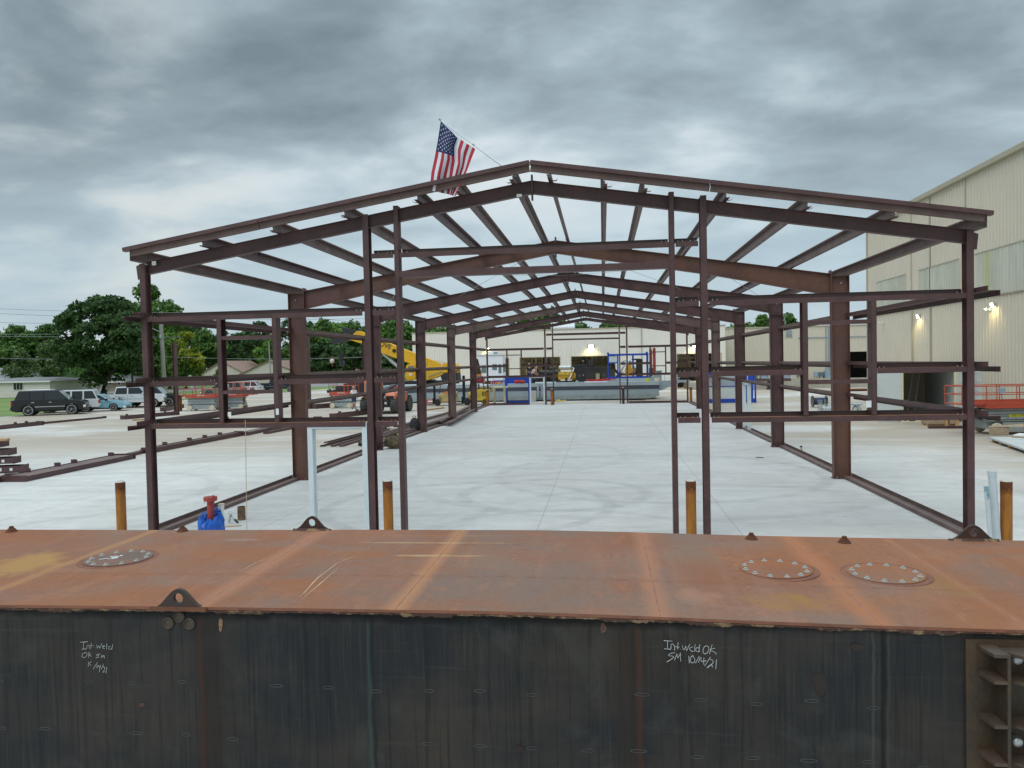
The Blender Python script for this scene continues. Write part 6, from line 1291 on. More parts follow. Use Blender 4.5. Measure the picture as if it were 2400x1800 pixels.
# ---------------------------------------------------------------- people
def person(lab, loc, rz, hgt, pose, top, legs, hair, bald=False, mask=None, shorts=False, hold=None):
    t = thing('person', lab, 'person', tuple(loc), rz); k = hgt/1.8
    J = dict(pel=(0, 0, .95), wst=(0, 0, 1.08), chs=(0, 0, 1.33), nck=(0, 0, 1.5), nk2=(0, 0, 1.56), hed=(0, .01, 1.66), top=(0, .01, 1.77),
             lhp=(-.10, 0, .90), rhp=(.10, 0, .90), lkn=(-.11, .02, .50), rkn=(.11, .02, .50), lan=(-.11, 0, .09), ran=(.11, 0, .09), lto=(-.12, -.16, .035), rto=(.12, -.16, .035),
             lsh=(-.19, 0, 1.43), rsh=(.19, 0, 1.43), lel=(-.25, .02, 1.14), rel=(.25, .02, 1.14), lwr=(-.27, -.06, .90), rwr=(.27, -.06, .90), lha=(-.27, -.09, .82), rha=(.27, -.09, .82))
    J.update(pose)
    R_ = dict(pel=.15, wst=.14, chs=.165, nck=.075, nk2=.06, hed=.098, top=.05, lhp=.095, rhp=.095, lkn=.06, rkn=.06, lan=.04, ran=.04, lto=.03, rto=.03, lsh=.07, rsh=.07, lel=.045, rel=.045, lwr=.03, rwr=.03, lha=.03, rha=.03)
    names = list(J); E = [('pel', 'wst'), ('wst', 'chs'), ('chs', 'nck'), ('nck', 'nk2'), ('nk2', 'hed'), ('hed', 'top'), ('pel', 'lhp'), ('pel', 'rhp'), ('lhp', 'lkn'), ('rhp', 'rkn'), ('lkn', 'lan'), ('rkn', 'ran'), ('lan', 'lto'), ('ran', 'rto'), ('chs', 'lsh'), ('chs', 'rsh'), ('lsh', 'lel'), ('rsh', 'rel'), ('lel', 'lwr'), ('rel', 'rwr'), ('lwr', 'lha'), ('rwr', 'rha')]
    def skin(sub, mul, name, m, parent, ends=None, extra=None):
        nn = [n for n in names if any(n in e for e in sub)]; P = {n: Vector(J[n])*k for n in nn}; vs = [P[n] for n in nn]; rs = [R_[n]*mul*k for n in nn]; es = [(nn.index(a), nn.index(b)) for a, b in sub]
        if ends:
            for a, b_, f, r in ends: vs.append(Vector(J[a])*k*(1-f)+Vector(J[b_])*k*f); rs.append(r*k); es.append((nn.index(a), len(vs)-1))
        if extra:
            for a, offs, r in extra:
                pr = nn.index(a)
                for q in offs: vs.append(P[a]+Vector(q)*k); rs.append(r*k); es.append((pr, len(vs)-1)); pr = len(vs)-1
        me = bpy.data.meshes.new(name); me.from_pydata(vs, es, []); o = bpy.data.objects.new(name, me); COL.objects.link(o)
        o.modifiers.new('s', 'SKIN'); 
        for i, v in enumerate(me.skin_vertices[0].data): v.radius = (rs[i], rs[i]*(.72 if nn[i % len(nn)] in ('pel', 'wst', 'chs') and i < len(nn) else 1)); v.use_root = (i == 0)
        o.modifiers.new('d', 'SUBSURF').levels = 1; bpy.context.view_layer.update(); nm = bpy.data.meshes.new_from_object(o.evaluated_get(bpy.context.evaluated_depsgraph_get()))
        bpy.data.objects.remove(o); nm.name = name; nm.materials.clear(); nm.materials.append(MATS[m]); nm.shade_smooth(); o2 = bpy.data.objects.new(name, nm); COL.objects.link(o2); o2.parent = parent; return o2
    body = skin(E, 1., 'body', 'skin', t)
    fg = MB()
    for w, hnd, s_ in (('lwr', 'lha', -1), ('rwr', 'rha', 1)):
        a = Vector(J[w])*k; b_ = Vector(J[hnd])*k; d = (b_-a).normalized(); sd = d.cross(Vector((0, 1, .2))).normalized(); up = sd.cross(d)
        for i, ln in enumerate((.062, .072, .068, .055)):
            q = b_+sd*(i-1.5)*.02+d*.01; fg.tube([q, q+d*ln*.55, q+d*ln*.9+up*.02], [.009, .008, .006], 6)
        fg.tube([b_-d*.03+sd*s_*-.02, b_+d*.01-sd*s_*.045, b_+d*.035-sd*s_*.05], [.010, .009, .007], 6)
    o = fg.build('fingers', 'skin', t, smooth=True)
    torso = [e for e in E if e[0] in ('pel', 'wst', 'chs') and e[1] in ('wst', 'chs', 'lsh', 'rsh')]
    skin(torso, 1.09, 'shirt', top, t, ends=[('lsh', 'lel', .75, .058), ('rsh', 'rel', .75, .058), ('chs', 'nck', .7, .09)])
    lg = [('pel', 'lhp'), ('pel', 'rhp')]+([] if shorts else [('lhp', 'lkn'), ('rhp', 'rkn')])
    skin(lg, 1.1, 'trousers', legs, t, ends=([('lhp', 'lkn', .95, .085), ('rhp', 'rkn', .95, .085)] if shorts else [('lkn', 'lan', .95, .055), ('rkn', 'ran', .95, .055)]))
    h = Vector(J['hed'])*k; mb = MB(); mb.ell((h.x, h.y+.012, h.z+.03*k), .098*k, .108*k, .105*k, 14, 8); mb.v = [v for v in mb.v]; mb.v = [(x, max(y, h.y-.07*k) if z > h.z+.07*k else max(y, h.y+.0), max(z, h.z-.03*k)) for x, y, z in mb.v]
    mb.build('hair', hair, t, smooth=True)
    fc = MB()
    for s_ in (-1, 1): fc.ell((h.x+s_*.034*k, h.y-.092*k, h.z+.015*k), .011*k, .006, .007*k, 8, 5)
    fc.ell((h.x, h.y-.088*k, h.z-.055*k), .024*k, .007, .006*k, 8, 5); fc.build('facial_features', 'hair_dark', t)
    ns = MB(); ns.ell((h.x, h.y-.102*k, h.z-.018*k), .013*k, .018*k, .022*k, 8, 6)
    for s_ in (-1, 1): ns.ell((h.x+s_*.1*k, h.y+.01, h.z), .012*k, .022*k, .03*k, 8, 5)
    ns.build('nose_and_ears', 'skin', t, smooth=True)
    sh = MB()
    for a, b_ in (('lan', 'lto'), ('ran', 'rto')): q0, q1 = Vector(J[a])*k, Vector(J[b_])*k; sh.beam((q0.x, q0.y+.06, q0.z-.03), (q1.x, q1.y-.04, q0.z-.04), .09, .09)
    sh.build('shoes', 'cloth_black', t, bevel=.02); return t
pp = at(831, 975)
t = person('person in white t-shirt, dark shorts and grey cap standing beside the orange scissor lift', at(830, 958), rad(15), 1.75, dict(lel=(-.24, -.04, 1.15), lwr=(-.14, -.2, 1.05), lha=(-.1, -.24, 1.05), lto=(-.14, -.15, .035)), 'cloth_white', 'cloth_navy', 'hair_grey', shorts=True)
mb = MB(); mb.ell((0, .0, 1.70), .105, .115, .07, 12, 6); mb.box(-.07, .07, -.2, -.06, 1.685, 1.70); mb.build('cap', 'hair_grey', t, smooth=False)
# ---------------------------------------------------------------- the far grey deck barge and its load
GB = thing('deck_barge', 'long light grey deck barge with a dark stripe parked before the shop building', 'barge', (-6, 66.5, 0))
GX0, GX1, GY0, GY1, GZT = -19.5, 4.66, 65.0, 69.6, 1.50
mb = MB(); mb.poly([(GX0, .22), (GX0+.3, .1), (GX1-.75, .1), (GX1, .32), (GX1, GZT-.02), (GX0, GZT-.02)], 'y', GY0, GY1); mb.build('hull', 'barge_grey', GB, world=True)
mb = MB(); mb.box(GX0-.01, GX1+.01, GY0-.02, GY0-.002, .90, 1.22); mb.build('rub_stripe', 'barge_stripe', GB, world=True)
mb = MB(); mb.box(GX0-.01, GX1+.01, GY0-.02, GY1, GZT-.018, GZT+.02); mb.box(GX0-.01, GX1+.01, GY0-.012, GY0-.001, 1.225, GZT-.02); mb.build('deck', 'barge_grey2', GB, world=True)
mb = MB(); mb.poly([(GX0+.25, .10), (GX1-.76, .10), (GX1+.01, .34), (GX1+.01, .46), (GX0, .40)], 'y', GY0-.012, GY0-.001); mb.build('keel_band', 'lift_grey', GB, world=True)
for x in (-15, -9, -3, 2):
    mb = MB(); mb.box(x, x+1.2, GY0+.4, GY1-.4, 0, .1); mb.build('timber', 'dark_metal', GB, world=True)
mb = MB(); mb.poly([(GX1+.01, GZT), (GX1+.01, .75), (GX1+.22, .75), (GX1+1.75, GZT-.12), (GX1+2.6, GZT-.12), (GX1+2.6, GZT+.06), (GX1+.01, GZT+.06)], 'y', GY0+.3, GY0+1.0); mb.build('outrigger', 'barge_grey', GB, world=True)
for x in (4.0, 5.7):
    mb = MB()
    for z in (1.75, 1.95): mb.tube([(GX1+.5, GY0+.7, z), (GX1+1.7, GY0+.7, z)], .025, 6)
    for x2 in (.5, 1.7): mb.tube([(GX1+x2, GY0+.7, GZT), (GX1+x2, GY0+.7, 2.15)], .025, 6)
mb.build('hand_rail', 'galv', GB, world=True)
for px in (1352, 1180, 1446): p = aty(px, 893, GY0+.1); mb = MB(); mb.poly([(-.16, 0), (.16, 0), (.07, .2), (-.07, .2)], 'y', -.03, .03); mb.v = [(x+p.x, y+GY0+.12, z+GZT+.02) for x, y, z in mb.v]; mb.build('lifting_eye', 'barge_grey2', GB, world=True)
p = aty(1541, 893, 66.2); mb = MB(); z1 = aty(1541, 870, 66.2).z; mb.poly([(p.x-.9, GZT+.02), (p.x-.05, z1), (p.x+.35, z1), (p.x+.35, GZT+.02)], 'y', 66.1, 66.5); mb.box(p.x-.1, p.x+.42, 66.0, 66.6, z1, z1+.06); mb.build('spud_bracket', 'barge_grey', GB, world=True)
def D(px, py, Y): return aty(px, py, Y)
# pilot house
PH = thing('pilot_house', 'small white pilot house with roof air conditioner sitting on the grey barge', 'cabin', (D(1158, 885, 68).x, 68, GZT+.02)); s1 = mpp(PH.location); zt = D(1158, 833, 68).z-GZT; 
mb = MB(); mb.poly([(-1.0, .45), (-1.0, 1.1), (-1.35, zt), (.95, zt), (.95, .0), (-.9, .0)], 'y', -1.0, 1.0); mb.build('cabin_wall', 'bright_white', PH, bevel=.03); mb = MB(); mb.box(-1.48, 1.05, -1.08, 1.08, zt, zt+.06); mb.build('roof', 'tag_white', PH)
for x0, x1, z0, z1, lab in ((-.98, -.55, .95, 1.65, 0), (.0, .42, 1.2, 1.72, 1), (.55, .82, .9, 1.7, 1)): mb = MB(); mb.box(x0, x1, -1.012, -1.001, z0, z1); mb.build('window', 'glass_pale', PH, bevel=.004)
for y0, y1 in ((-.8, -.1), (.1, .8)): mb = MB(); mb.box(.951, .96, y0, y1, 1.0, 1.75); mb.build('window', 'glass_pale', PH)
mb = MB(); mb.box(-.45, .45, -.4, .4, zt+.06, zt+.36); mb.build('air_conditioner', 'tag_white', PH, bevel=.06); mb = MB(); mb.box(.05, .42, -.415, -.401, zt+.1, zt+.3); mb.build('vent_grille', 'lift_grey', PH)
# trestle, concrete block, blue gate, ladder in front of the barge
p = at(1152, 947.5); t = thing('work_trestle', 'tall pale grey work trestle standing against the grey barge below the pilot house', 'trestle', tuple(p)); mb = MB(); s1 = mpp(p)
for x in (.2, 1.05):
    for y in (0, .7): mb.box(x-.05, x+.05, y, y+.1, 0, 1.35)
mb.box(-.05, 1.3, 0, .8, 1.3, 1.42); mb.beam((-.55, .1, .75), (.15, .1, 1.25), .1, .12); mb.build('trestle_frame', 'container_cream', t); mb = MB(); mb.tube([(.2, 0, 1.42), (.2, 0, 2.3)], .02, 6); mb.tube([(1.05, 0, 1.42), (1.05, 0, 2.3)], .02, 6); mb.build('rail', 'galv', t)
p = at(1185, 945); t = thing('blue_gate', 'open square blue steel frame standing before the grey barge at left centre', 'frame', tuple(p)); w = 54*mpp(p); h = 2.12; mb = MB(); mb.box(-.02, .18, 0, .14, 0, h); mb.box(w, w+.14, 0, .14, 0, h); mb.box(.18, w, 0, .14, h-.22, h); mb.box(.18, w, 0, .14, 0, .16)
for cx_, cz_, a, b_ in ((.18, .16, 1, 1), (.18, h-.22, 1, -1)): mb.poly([(cx_, cz_), (cx_+.14*a, cz_), (cx_, cz_+.14*b_)], 'y', .02, .12)
mb.build('frame', 'blue_paint', t)
p = at(1249.5, 941.5); t = thing('concrete_block', 'upright pale concrete block leaning at the grey barge inside the far door frame', 'block', tuple(p)); mb = MB(); mb.box(-.24, .24, 0, .3, 0, .92); o = mb.build('block', 'concrete_block', t, bevel=.015)
p = at(1257, 945); t = thing('draft_ladder', 'pair of white perforated ladder rails on the grey barge side', 'ladder', (p.x, 64.93, .15)); mb = MB()
for x in (-.2, .15): mb.box(x, x+.16, -.03, .03, .1, 1.35)
for k in range(5): mb.box(-.04, .15, -.02, .02, .2+.24*k, .24+.24*k)
mb.build('ladder_rail', 'barge_grey2', t); mb = MB()
for k in range(5): mb.box(.19, .27, -.045, -.031, .2+.24*k, .25+.24*k)
mb.build('rung_slot', 'dark_metal', t)
t = thing('blue_beam', 'thick blue steel beam lying on the grey barge deck behind the blue frame', 'beam', (D(1200, 889, 66.).x, 66., GZT+.02)); mb = MB(); mb.box(-1.6, 1.8, 0, .3, 0, .3); mb.build('beam', 'blue_paint', t)
# engine one
EN = thing('diesel_engine', 'yellow diesel engine with a silver muffler on the open grey barge deck', 'engine', (D(1328, 895, 67.2).x, 67.2, GZT+.02)); k = mpp(EN.location)
mb = MB(); mb.box(-.72, .62, -.4, .4, .25, .72); mb.box(-.68, -.08, -.46, .46, .62, .92); mb.box(-.02, .58, -.46, .46, .62, .92); mb.ell((.78, 0, .5), .22, .42, .42, 12, 8); mb.build('engine_block', 'engine_yellow', EN, bevel=.02)
mb = MB(); mb.box(-.66, -.40, -.475, -.461, .66, .86); mb.box(-.36, -.1, -.475, -.461, .66, .86); mb.box(.0, .26, -.475, -.461, .66, .86); mb.box(.3, .56, -.475, -.461, .66, .86); mb.build('valve_cover', 'fork_yellow', EN)
mb = MB(); mb.lathe([(.12, -.62), (.19, -.55), (.19, .42), (.1, .5)], (-.05, 0, 1.28), 'x', 18); mb.build('muffler', 'galv', EN, smooth=True)
mb = MB(); mb.tube([(.5, -.1, 1.28), (.68, -.15, 1.2), (.4, -.5, .5), (.25, -.55, .22)], .085, 10); mb.build('exhaust_pipe', 'galv', EN, smooth=True)
mb = MB(); mb.tube([(-.55, 0, .9), (-1.1, .1, .9), (-1.5, .1, .85), (-2.3, .1, .9)], [.16, .2, .24, .22], 12); mb.tube([(-1.5, .1, .95), (-1.5, .1, 1.25), (-.95, .1, 1.3)], .12, 8); mb.build('air_intake', 'dark_metal', EN, smooth=True)
mb = MB(); mb.beam((-1.9, -.1, .75), (-.8, -.1, .05), .12, .14); mb.box(-.9, .9, -.5, .5, 0, .12); mb.box(-.1, .1, -.5, -.3, .1, .4); mb.build('mounting', 'dark_metal', EN)
RD = thing('radiator', 'tall black radiator pack beside the yellow engine on the grey barge', 'radiator', (D(1362, 895, 67.2).x, 67.2, GZT+.02)); mb = MB(); mb.box(-.42, .52, -.7, .7, .05, 1.55); mb.box(-.55, -.3, -.4, .4, .9, 1.5); mb.box(.1, .3, -.3, .3, 1.55, 1.8); mb.build('radiator_core', 'black_rubber', RD, bevel=.03); mb = MB(); mb.cyl((-.1, -.74, .55), .04, .04, 'y', 8); mb.cyl((.22, -.74, .62), .05, .04, 'y', 8); mb.cyl((.2, 0, 1.8), .06, .1, 'z', 8); mb.build('cap', 'galv', RD)
GN = thing('machine_block', 'bulky dark machine standing in the open garage bay behind the grey barge', 'machine', (D(1400, 900, 86.).x, 83.2, 0)); mb = MB(); mb.box(-1.9, 1.9, -1, 1, .6, 2.3); mb.box(-1.2, 1.5, -.8, .8, 2.3, 2.7); mb.box(-.9, -.4, -.5, .5, 2.7, 3.5); mb.box(1.9, 2.5, -.6, .6, .5, 1.6); mb.ell((.8, -1.05, 1.4), .4, .25, .6, 10, 6); mb.build('housing', 'interior_dark', GN, bevel=.05); mb = MB(); mb.cyl((.1, -1.2, .9), .22, 1.1, 'z', 12); mb.cyl((-1.3, -1.1, .9), .15, .9, 'z', 12); mb.build('filter', 'interior_olive', GN); mb = MB(); mb.box(-1.7, 1.7, -.9, .9, 0, .6); mb.build('base_frame', 'dark_metal', GN)
t = thing('red_pipe_rack', 'low long red steel sections lying along the grey barge deck', 'steel', (D(1372, 893, 66).x, 66, GZT+.02)); 
for a, b_, z in ((0, 2.6, .12), (.2, 1.6, 0), (.7, 2.1, .04)): mb = MB(); mb.beam((a, .1*z*10, z+.05), (b_, .3, z+.13), .12, .09); mb.build('red_section', 'red_paint', t)
mb = MB(); mb.box(-.1, 1.2, -.1, 0, 0, .07); mb.build('red_section', 'cloth_white', t)
# blue engine skid
BE = thing('engine_skid', 'open blue skid frame holding an engine on the right end of the grey barge', 'engine skid', (D(1472, 886, 67.4).x, 67.4, D(1472, 886, 67.4).z)); w = 47*mpp(BE.location); h = D(1472, 829, 67.4).z-BE.location.z
for y in (-.75, .65):
    mb = MB(); mb.box(-w, w, y, y+.1, 0, .14); mb.box(-w, w, y, y+.1, h-.16, h)
    for x in (-w, -w*.52, w*.23, w-.12): mb.box(x, x+.1, y, y+.1, .14, h-.16)
    mb.box(-w+.1, -w*.52, y, y+.08, h*.62, h*.62+.09); mb.build('skid_frame', 'blue_paint', BE)
mb = MB(); mb.box(-w, -w+.1, -.65, .65, h-.16, h); mb.box(w-.1, w, -.65, .65, h-.16, h); mb.box(-w, w, -.65, .65, 0, .05); mb.build('cross_beam', 'blue_paint', BE)
for x in (-w+.05, w-.15):
    mb = MB(); mb.lathe([(.10, -.75), (.10, -.70)], (x, 0, h+.05), 'y', 14); mb.build('lifting_eye', 'blue_paint', BE)
mb = MB(); mb.box(-w+.12, -w*.52-.02, -.71, -.69, h*.66, h-.2); mb.build('panel', 'container_white', BE)
mb = MB(); mb.box(-.25, .5, -.35, .35, .2, .85); mb.box(-.15, .3, -.3, .3, .85, 1.15); mb.ell((.5, -.1, .6), .3, .3, .35, 12, 8, jit=.1); mb.build('engine_block', 'engine_yellow', BE, bevel=.03)
mb = MB(); mb.box(.72, 1.25, -.55, .55, .15, 1.65); mb.box(.35, 1.1, -.3, .3, 1.55, 1.68); mb.build('radiator_core', 'black_rubber', BE, bevel=.02)
mb = MB(); mb.ell((-.1, 0, 1.35), .42, .3, .28, 12, 8, jit=.14, rng=random.Random(3)); mb.tube([(-.7, -.2, .4), (-.4, -.2, 1.0), (-.1, -.2, 1.2)], .07, 8); mb.tube([(.3, -.3, 1.2), (.6, -.3, .9), (.5, -.3, .5)], .05, 8); mb.build('piping', 'galv', BE)
mb = MB()
for k_ in range(4): mb.tube([(-w+.25+.1*k_, -.3+.1*k_, 1.6), (-w+.5+.05*k_, -.4, .8), (-w*.5+.1*k_, -.4, .3), (-w*.4+.1*k_, -.2, .5)], .035, 6)
mb.ell((-w*.45, -.2, .2), .25, .2, .2, 10, 6, jit=.2, rng=random.Random(9)); mb.build('hoses', 'black_rubber', BE)
t = thing('skid_pedestal', 'pale grey raised base under the blue engine skid', 'base', (BE.location.x, 67.4, GZT+.02)); mb = MB(); mb.box(-w-.05, w+.05, -.85, .85, 0, BE.location.z-GZT-.022); mb.build('base', 'barge_grey2', t)
for px, top, bot, lab in ((1525.5, 816, 862, 'red hydraulic cylinder standing right of the blue skid, shorter one'), (1534, 813, 874, 'red hydraulic cylinder standing right of the blue skid, taller one')):
    a = D(px, bot, 66.9); b_ = D(px-.6, top, 66.9); t = thing('hydraulic_cylinder', lab, 'cylinder', tuple(a), 0, 'red cylinders'); H = b_.z-a.z; mb = MB(); mb.tube([(0, 0, 0), (0, 0, H-.1)], .125, 14); mb.tube([(0, 0, H-.55), (0, 0, H-.45)], .15, 14); mb.build('barrel', 'red_dull', t, smooth=True)
    mb = MB(); mb.tube([(0, 0, H-.1), (0, 0, H+.08)], .05, 10); mb.build('rod', 'galv', t); mb = MB(); mb.box(-.16, .16, -.12, .12, -(a.z-GZT)+.02, 0); mb.build('foot', 'dark_metal', t)
for px, w_, mm, lab in ((1517, .2, 'hi_yellow', 'yellow bucket on the right end of the grey barge deck'), (1540, .24, 'container_cream', 'small tan bag on the grey barge deck right of the yellow bucket'), (1212, .26, 'red_paint', 'dark red bag on the grey barge deck beneath the standing workers'), (1224, .3, 'red_dull', 'pink red bag heap on the barge deck left of the bending worker'), (1170, .2, 'fork_orange', 'small orange box on the barge deck under the pilot house door')):
    p = D(px, 895, 65.5); t = thing('deck_item', lab, 'bag' if 'bag' in lab else ('bucket' if 'bucket' in lab else 'box'), (p.x, 65.5, GZT+.02), 0, 'loose gear on the grey barge'); mb = MB()
    if 'bucket' in lab: mb.lathe([(w_*.85, 0), (w_, .28), (w_*.9, .28), (w_*.8, .03)], (0, 0, 0), 'z', 14)
    elif 'box' in lab: mb.box(-w_, w_, -.15, .15, 0, .22)
    else: mb.ell((0, 0, .17), w_, .2, .19, 12, 8, jit=.15, rng=random.Random(px))
    t.name = {'bag': 'deck_bag', 'bucket': 'bucket', 'box': 'deck_box'}[t['category']]; mb.build('contents' if 'bag' in lab else 'shell', mm, t)
q = D(1240, 880, 66.3)
t = person('person in black shirt standing on the grey barge facing the yard', (q.x, 66.6, GZT+.02), rad(10), 1.75, dict(lel=(-.27, .0, 1.15), lwr=(-.30, -.02, .92)), 'cloth_black', 'cloth_navy', 'hair_grey')
q = D(1249, 895, 65.8)
person('person in pale pink shirt and jeans bending over tools on the grey barge', (q.x, 65.7, GZT+.02), rad(70), 1.78, dict(pel=(0, .1, .80), wst=(0, .0, .92), chs=(0, -.16, 1.10), nck=(0, -.30, 1.22), nk2=(0, -.34, 1.26), hed=(0, -.40, 1.33), top=(0, -.43, 1.42), lhp=(-.1, .1, .76), rhp=(.1, .1, .76), lkn=(-.13, -.12, .46), rkn=(.13, -.12, .46), lan=(-.12, .05, .09), ran=(.12, .05, .09), lto=(-.12, -.12, .035), rto=(.12, -.12, .035),
       lsh=(-.18, -.22, 1.18), rsh=(.18, -.22, 1.18), lel=(-.22, -.30, .92), rel=(.22, -.30, .92), lwr=(-.14, -.45, .72), rwr=(.14, -.45, .72), lha=(-.12, -.5, .66), rha=(.12, -.5, .66)), 'cloth_pink', 'cloth_navy', 'skin') if mat('cloth_pink', (.66, .52, .52), .8, 0, .06, 8) else None
p = at(1300, 941); t = thing('chain_bundle', 'yellow chain and brown bar on the ground before the grey barge', 'chain', tuple(p)); mb = MB(); mb.ell((.3, 0, .07), .25, .12, .08, 10, 6, jit=.2); mb.ell((.75, 0, .05), .2, .1, .06, 10, 6, jit=.2); mb.build('chain', 'fork_yellow', t); mb = MB(); mb.box(-.9, .1, .05, .13, 0, .08); mb.build('bar', 'primer', t)
p = at(1478, 938.5); t = thing('scrap_bar', 'thin rusty bar with a clamp on the ground right of the dark bollard', 'bar', tuple(p)); mb = MB(); mb.box(-.2, .8, 0, .06, 0, .05); mb.build('bar', 'bracket_top', t); mb = MB(); mb.box(.8, 1.2, -.08, .14, 0, .09); mb.build('clamp', 'rust_dark', t)
# ---------------------------------------------------------------- crane
CY = 73.5
CRN = thing('crane', 'yellow mobile crane with lettered boom lowered over the yard behind the frame', 'crane', (D(985, 900, CY).x, CY, 0))
def cq(l, y0, y1, name, m, bev=0, parent=CRN):
    P = [D(a, b, CY) for a, b in l]; mb = MB(); mb.poly([(p.x, p.z) for p in P], 'y', CY+y0, CY+y1); return mb.build(name, m, parent, world=True, bevel=bev)
cq([(838, 776), (846, 776), (905, 803), (905, 822), (822, 797), (820, 793)], -.28, .28, 'boom_tip', 'crane_yellow', .02)
cq([(893, 796), (903, 800), (1030, 850), (1034, 858), (1030, 862), (985, 860), (893, 826)], -.38, .38, 'boom', 'crane_yellow', .02)
mb = MB()
for (u, v, w_, z_) in ((905, 812, .02, 1),): pass
a = D(922, 808, CY-.39); 
for (x0, y0, x1, y1) in ((915, 803, 906, 831), (947, 818, 941, 841), (975, 829, 971, 853), (1003, 840, 999, 860)):
    P0, P1 = D(x0, y0, CY-.385), D(x1, y1, CY-.385); mb.beam(P0, P1, .02, .03, (0, 1, 0))
mb.build('boom_seam', 'fork_tan', CRN, world=True)
P0 = D(888, 806, CY-.4); P1 = D(922, 818, CY-.4); dr_ = (P1-P0).normalized()
tm = text_mb('GROVE', .62, .01, .012); c_ = D(894, 806.5, CY-.4); up_ = Vector((-dr_.z, 0, dr_.x)); xf(tm, face_to((c_.x, CY-.395, c_.z), dr_, up_)); tm.build('lettering', 'dark_metal', CRN, world=True)
p = D(924, 822, CY-.4); mb = MB(); mb.cyl((p.x, CY-.46, p.z), .19, .07, 'y', 18); mb.build('boom_pin', 'dark_metal', CRN, world=True)
cq([(803, 766), (818, 770), (846, 776), (838, 783), (805, 781)], -.2, .2, 'boom_head', 'dark_metal')
cq([(776, 803), (786, 792), (812, 792), (826, 796), (808, 802), (782, 806)], -.2, .2, 'boom_head', 'dark_metal')
mb = MB(); a = D(896, 828, CY); b_ = D(940, 866, CY); mb.tube([a, a.lerp(b_, .45)], .09, 12); mb.build('lift_cylinder_rod', 'chrome', CRN, world=True, smooth=True); mb = MB(); mb.tube([a.lerp(b_, .4), b_], .17, 12); mb.build('lift_cylinder', 'galv', CRN, world=True, smooth=True)
cq([(956, 858), (960, 853), (977, 853), (978, 889), (962, 892), (953, 886)], -.75, .1, 'operator_cab', 'crane_yellow', .03)
cq([(961, 858), (975, 858), (975, 872), (961, 871)], -.77, -.752, 'cab_window', 'glass_pale'); cq([(963, 875), (970, 875), (970, 880), (963, 880)], -.77, -.752, 'cab_label', 'tag_white')
cq([(978, 864), (1000, 862), (1050, 864), (1052, 872), (1022, 886), (1000, 892), (978, 890)], -.5, .6, 'turntable', 'crane_yellow', .03)
cq([(1005, 880), (1040, 868), (1043, 871), (1008, 884)], -.53, -.502, 'vent_grille', 'fork_tan')
cq([(1040, 852), (1048, 850), (1070, 852), (1076, 858), (1076, 873), (1040, 873)], -.8, .8, 'counterweight', 'crane_yellow', .04)
tm = text_mb('GR', .45, .01, .01); c_ = D(1071, 868, CY-.82); xf(tm, face_to((c_.x, CY-.815, c_.z), (1, 0, 0), (0, 0, 1))); tm.build('lettering', 'dark_metal', CRN, world=True)
mb = MB(); xl_, xr_ = D(900, 900, CY).x, D(1072, 900, CY).x; mb.box(xl_, xr_, CY-1.1, CY+1.1, .75, 1.75); mb.build('carrier', 'dark_metal', CRN, world=True, bevel=.03)
for px in (920, 1018):
    c_ = D(px, 925, CY); 
    for yy in (CY-1.15, CY+1.0):
        m3 = MB(); m3.lathe([(.4, -.25), (.78, -.25), (.82, -.15), (.82, .15), (.78, .25), (.4, .25)], (c_.x, yy, .82), 'y', 26); o = m3.build('wheel', 'black_rubber', CRN, world=True, smooth=True)
        m3 = MB(); m3.lathe([(.4, -.2), (.4, .2)], (c_.x, yy, .82), 'y', 20); m3.build('rim', 'rim_black', o, world=True)
    m3 = MB(); pts = [(c_.x+1.15*math.cos(a_), c_.z*0+.9+.98*math.sin(a_)) for a_ in [math.pi*k_/10 for k_ in range(11)]]; pts += [(x*1.0+(c_.x-x)*.1, z-.1) for x, z in reversed(pts)]; m3.poly(pts, 'y', CY-1.5, CY-.9); m3.build('fender', 'black_rubber', CRN, world=True)
cq([(1036, 880), (1046, 874), (1076, 873), (1078, 893), (1040, 893)], -.8, .8, 'engine_cover', 'dark_metal', .05)
for (u0, v0, u1, v1) in ((965, 836, 1045, 850), (965, 840, 1042, 855)): mb = MB(); mb.tube([D(u0, v0, CY-.1), D(u1, v1, CY-.1)], .015, 5); mb.build('hoist_rope', 'cable', CRN, world=True)
for u, v0, v1 in ((780, 805, 836), (805, 783, 850), (795, 806, 822)): mb = MB(); mb.tube([D(u, v0, CY), D(u, v1, CY)], .014, 5); mb.build('hoist_rope', 'cable', CRN, world=True)
p = D(778.5, 846, CY); mb = MB(); mb.ell((p.x, CY, p.z), .22, .22, .24, 14, 10); o = mb.build('headache_ball', 'cloth_pink', CRN, world=True, smooth=True); mb = MB(); mb.ell((p.x, CY, p.z), .225, .1, .17, 14, 10); mb.cyl((p.x, CY, p.z+.2), .06, .22, 'z', 8); mb.build('ball_band', 'red_dull', o, world=True)
mb = MB(); mb.tube([(p.x, CY, p.z-.24), (p.x, CY, p.z-.36), (p.x+.09, CY, p.z-.44), (p.x, CY, p.z-.52), (p.x-.09, CY, p.z-.46)], .035, 6); mb.build('hook', 'red_dull', CRN, world=True)
p = D(802, 852, CY); mb = MB(); mb.lathe([(.3, -.1), (.34, 0), (.3, .1)], (p.x, CY, p.z), 'y', 18); mb.build('hook_block_sheave', 'dark_metal', CRN, world=True); mb = MB(); mb.box(p.x-.28, p.x+.1, CY-.14, CY+.14, p.z+.25, p.z+1.0); mb.build('hook_block', 'black_rubber', CRN, world=True)
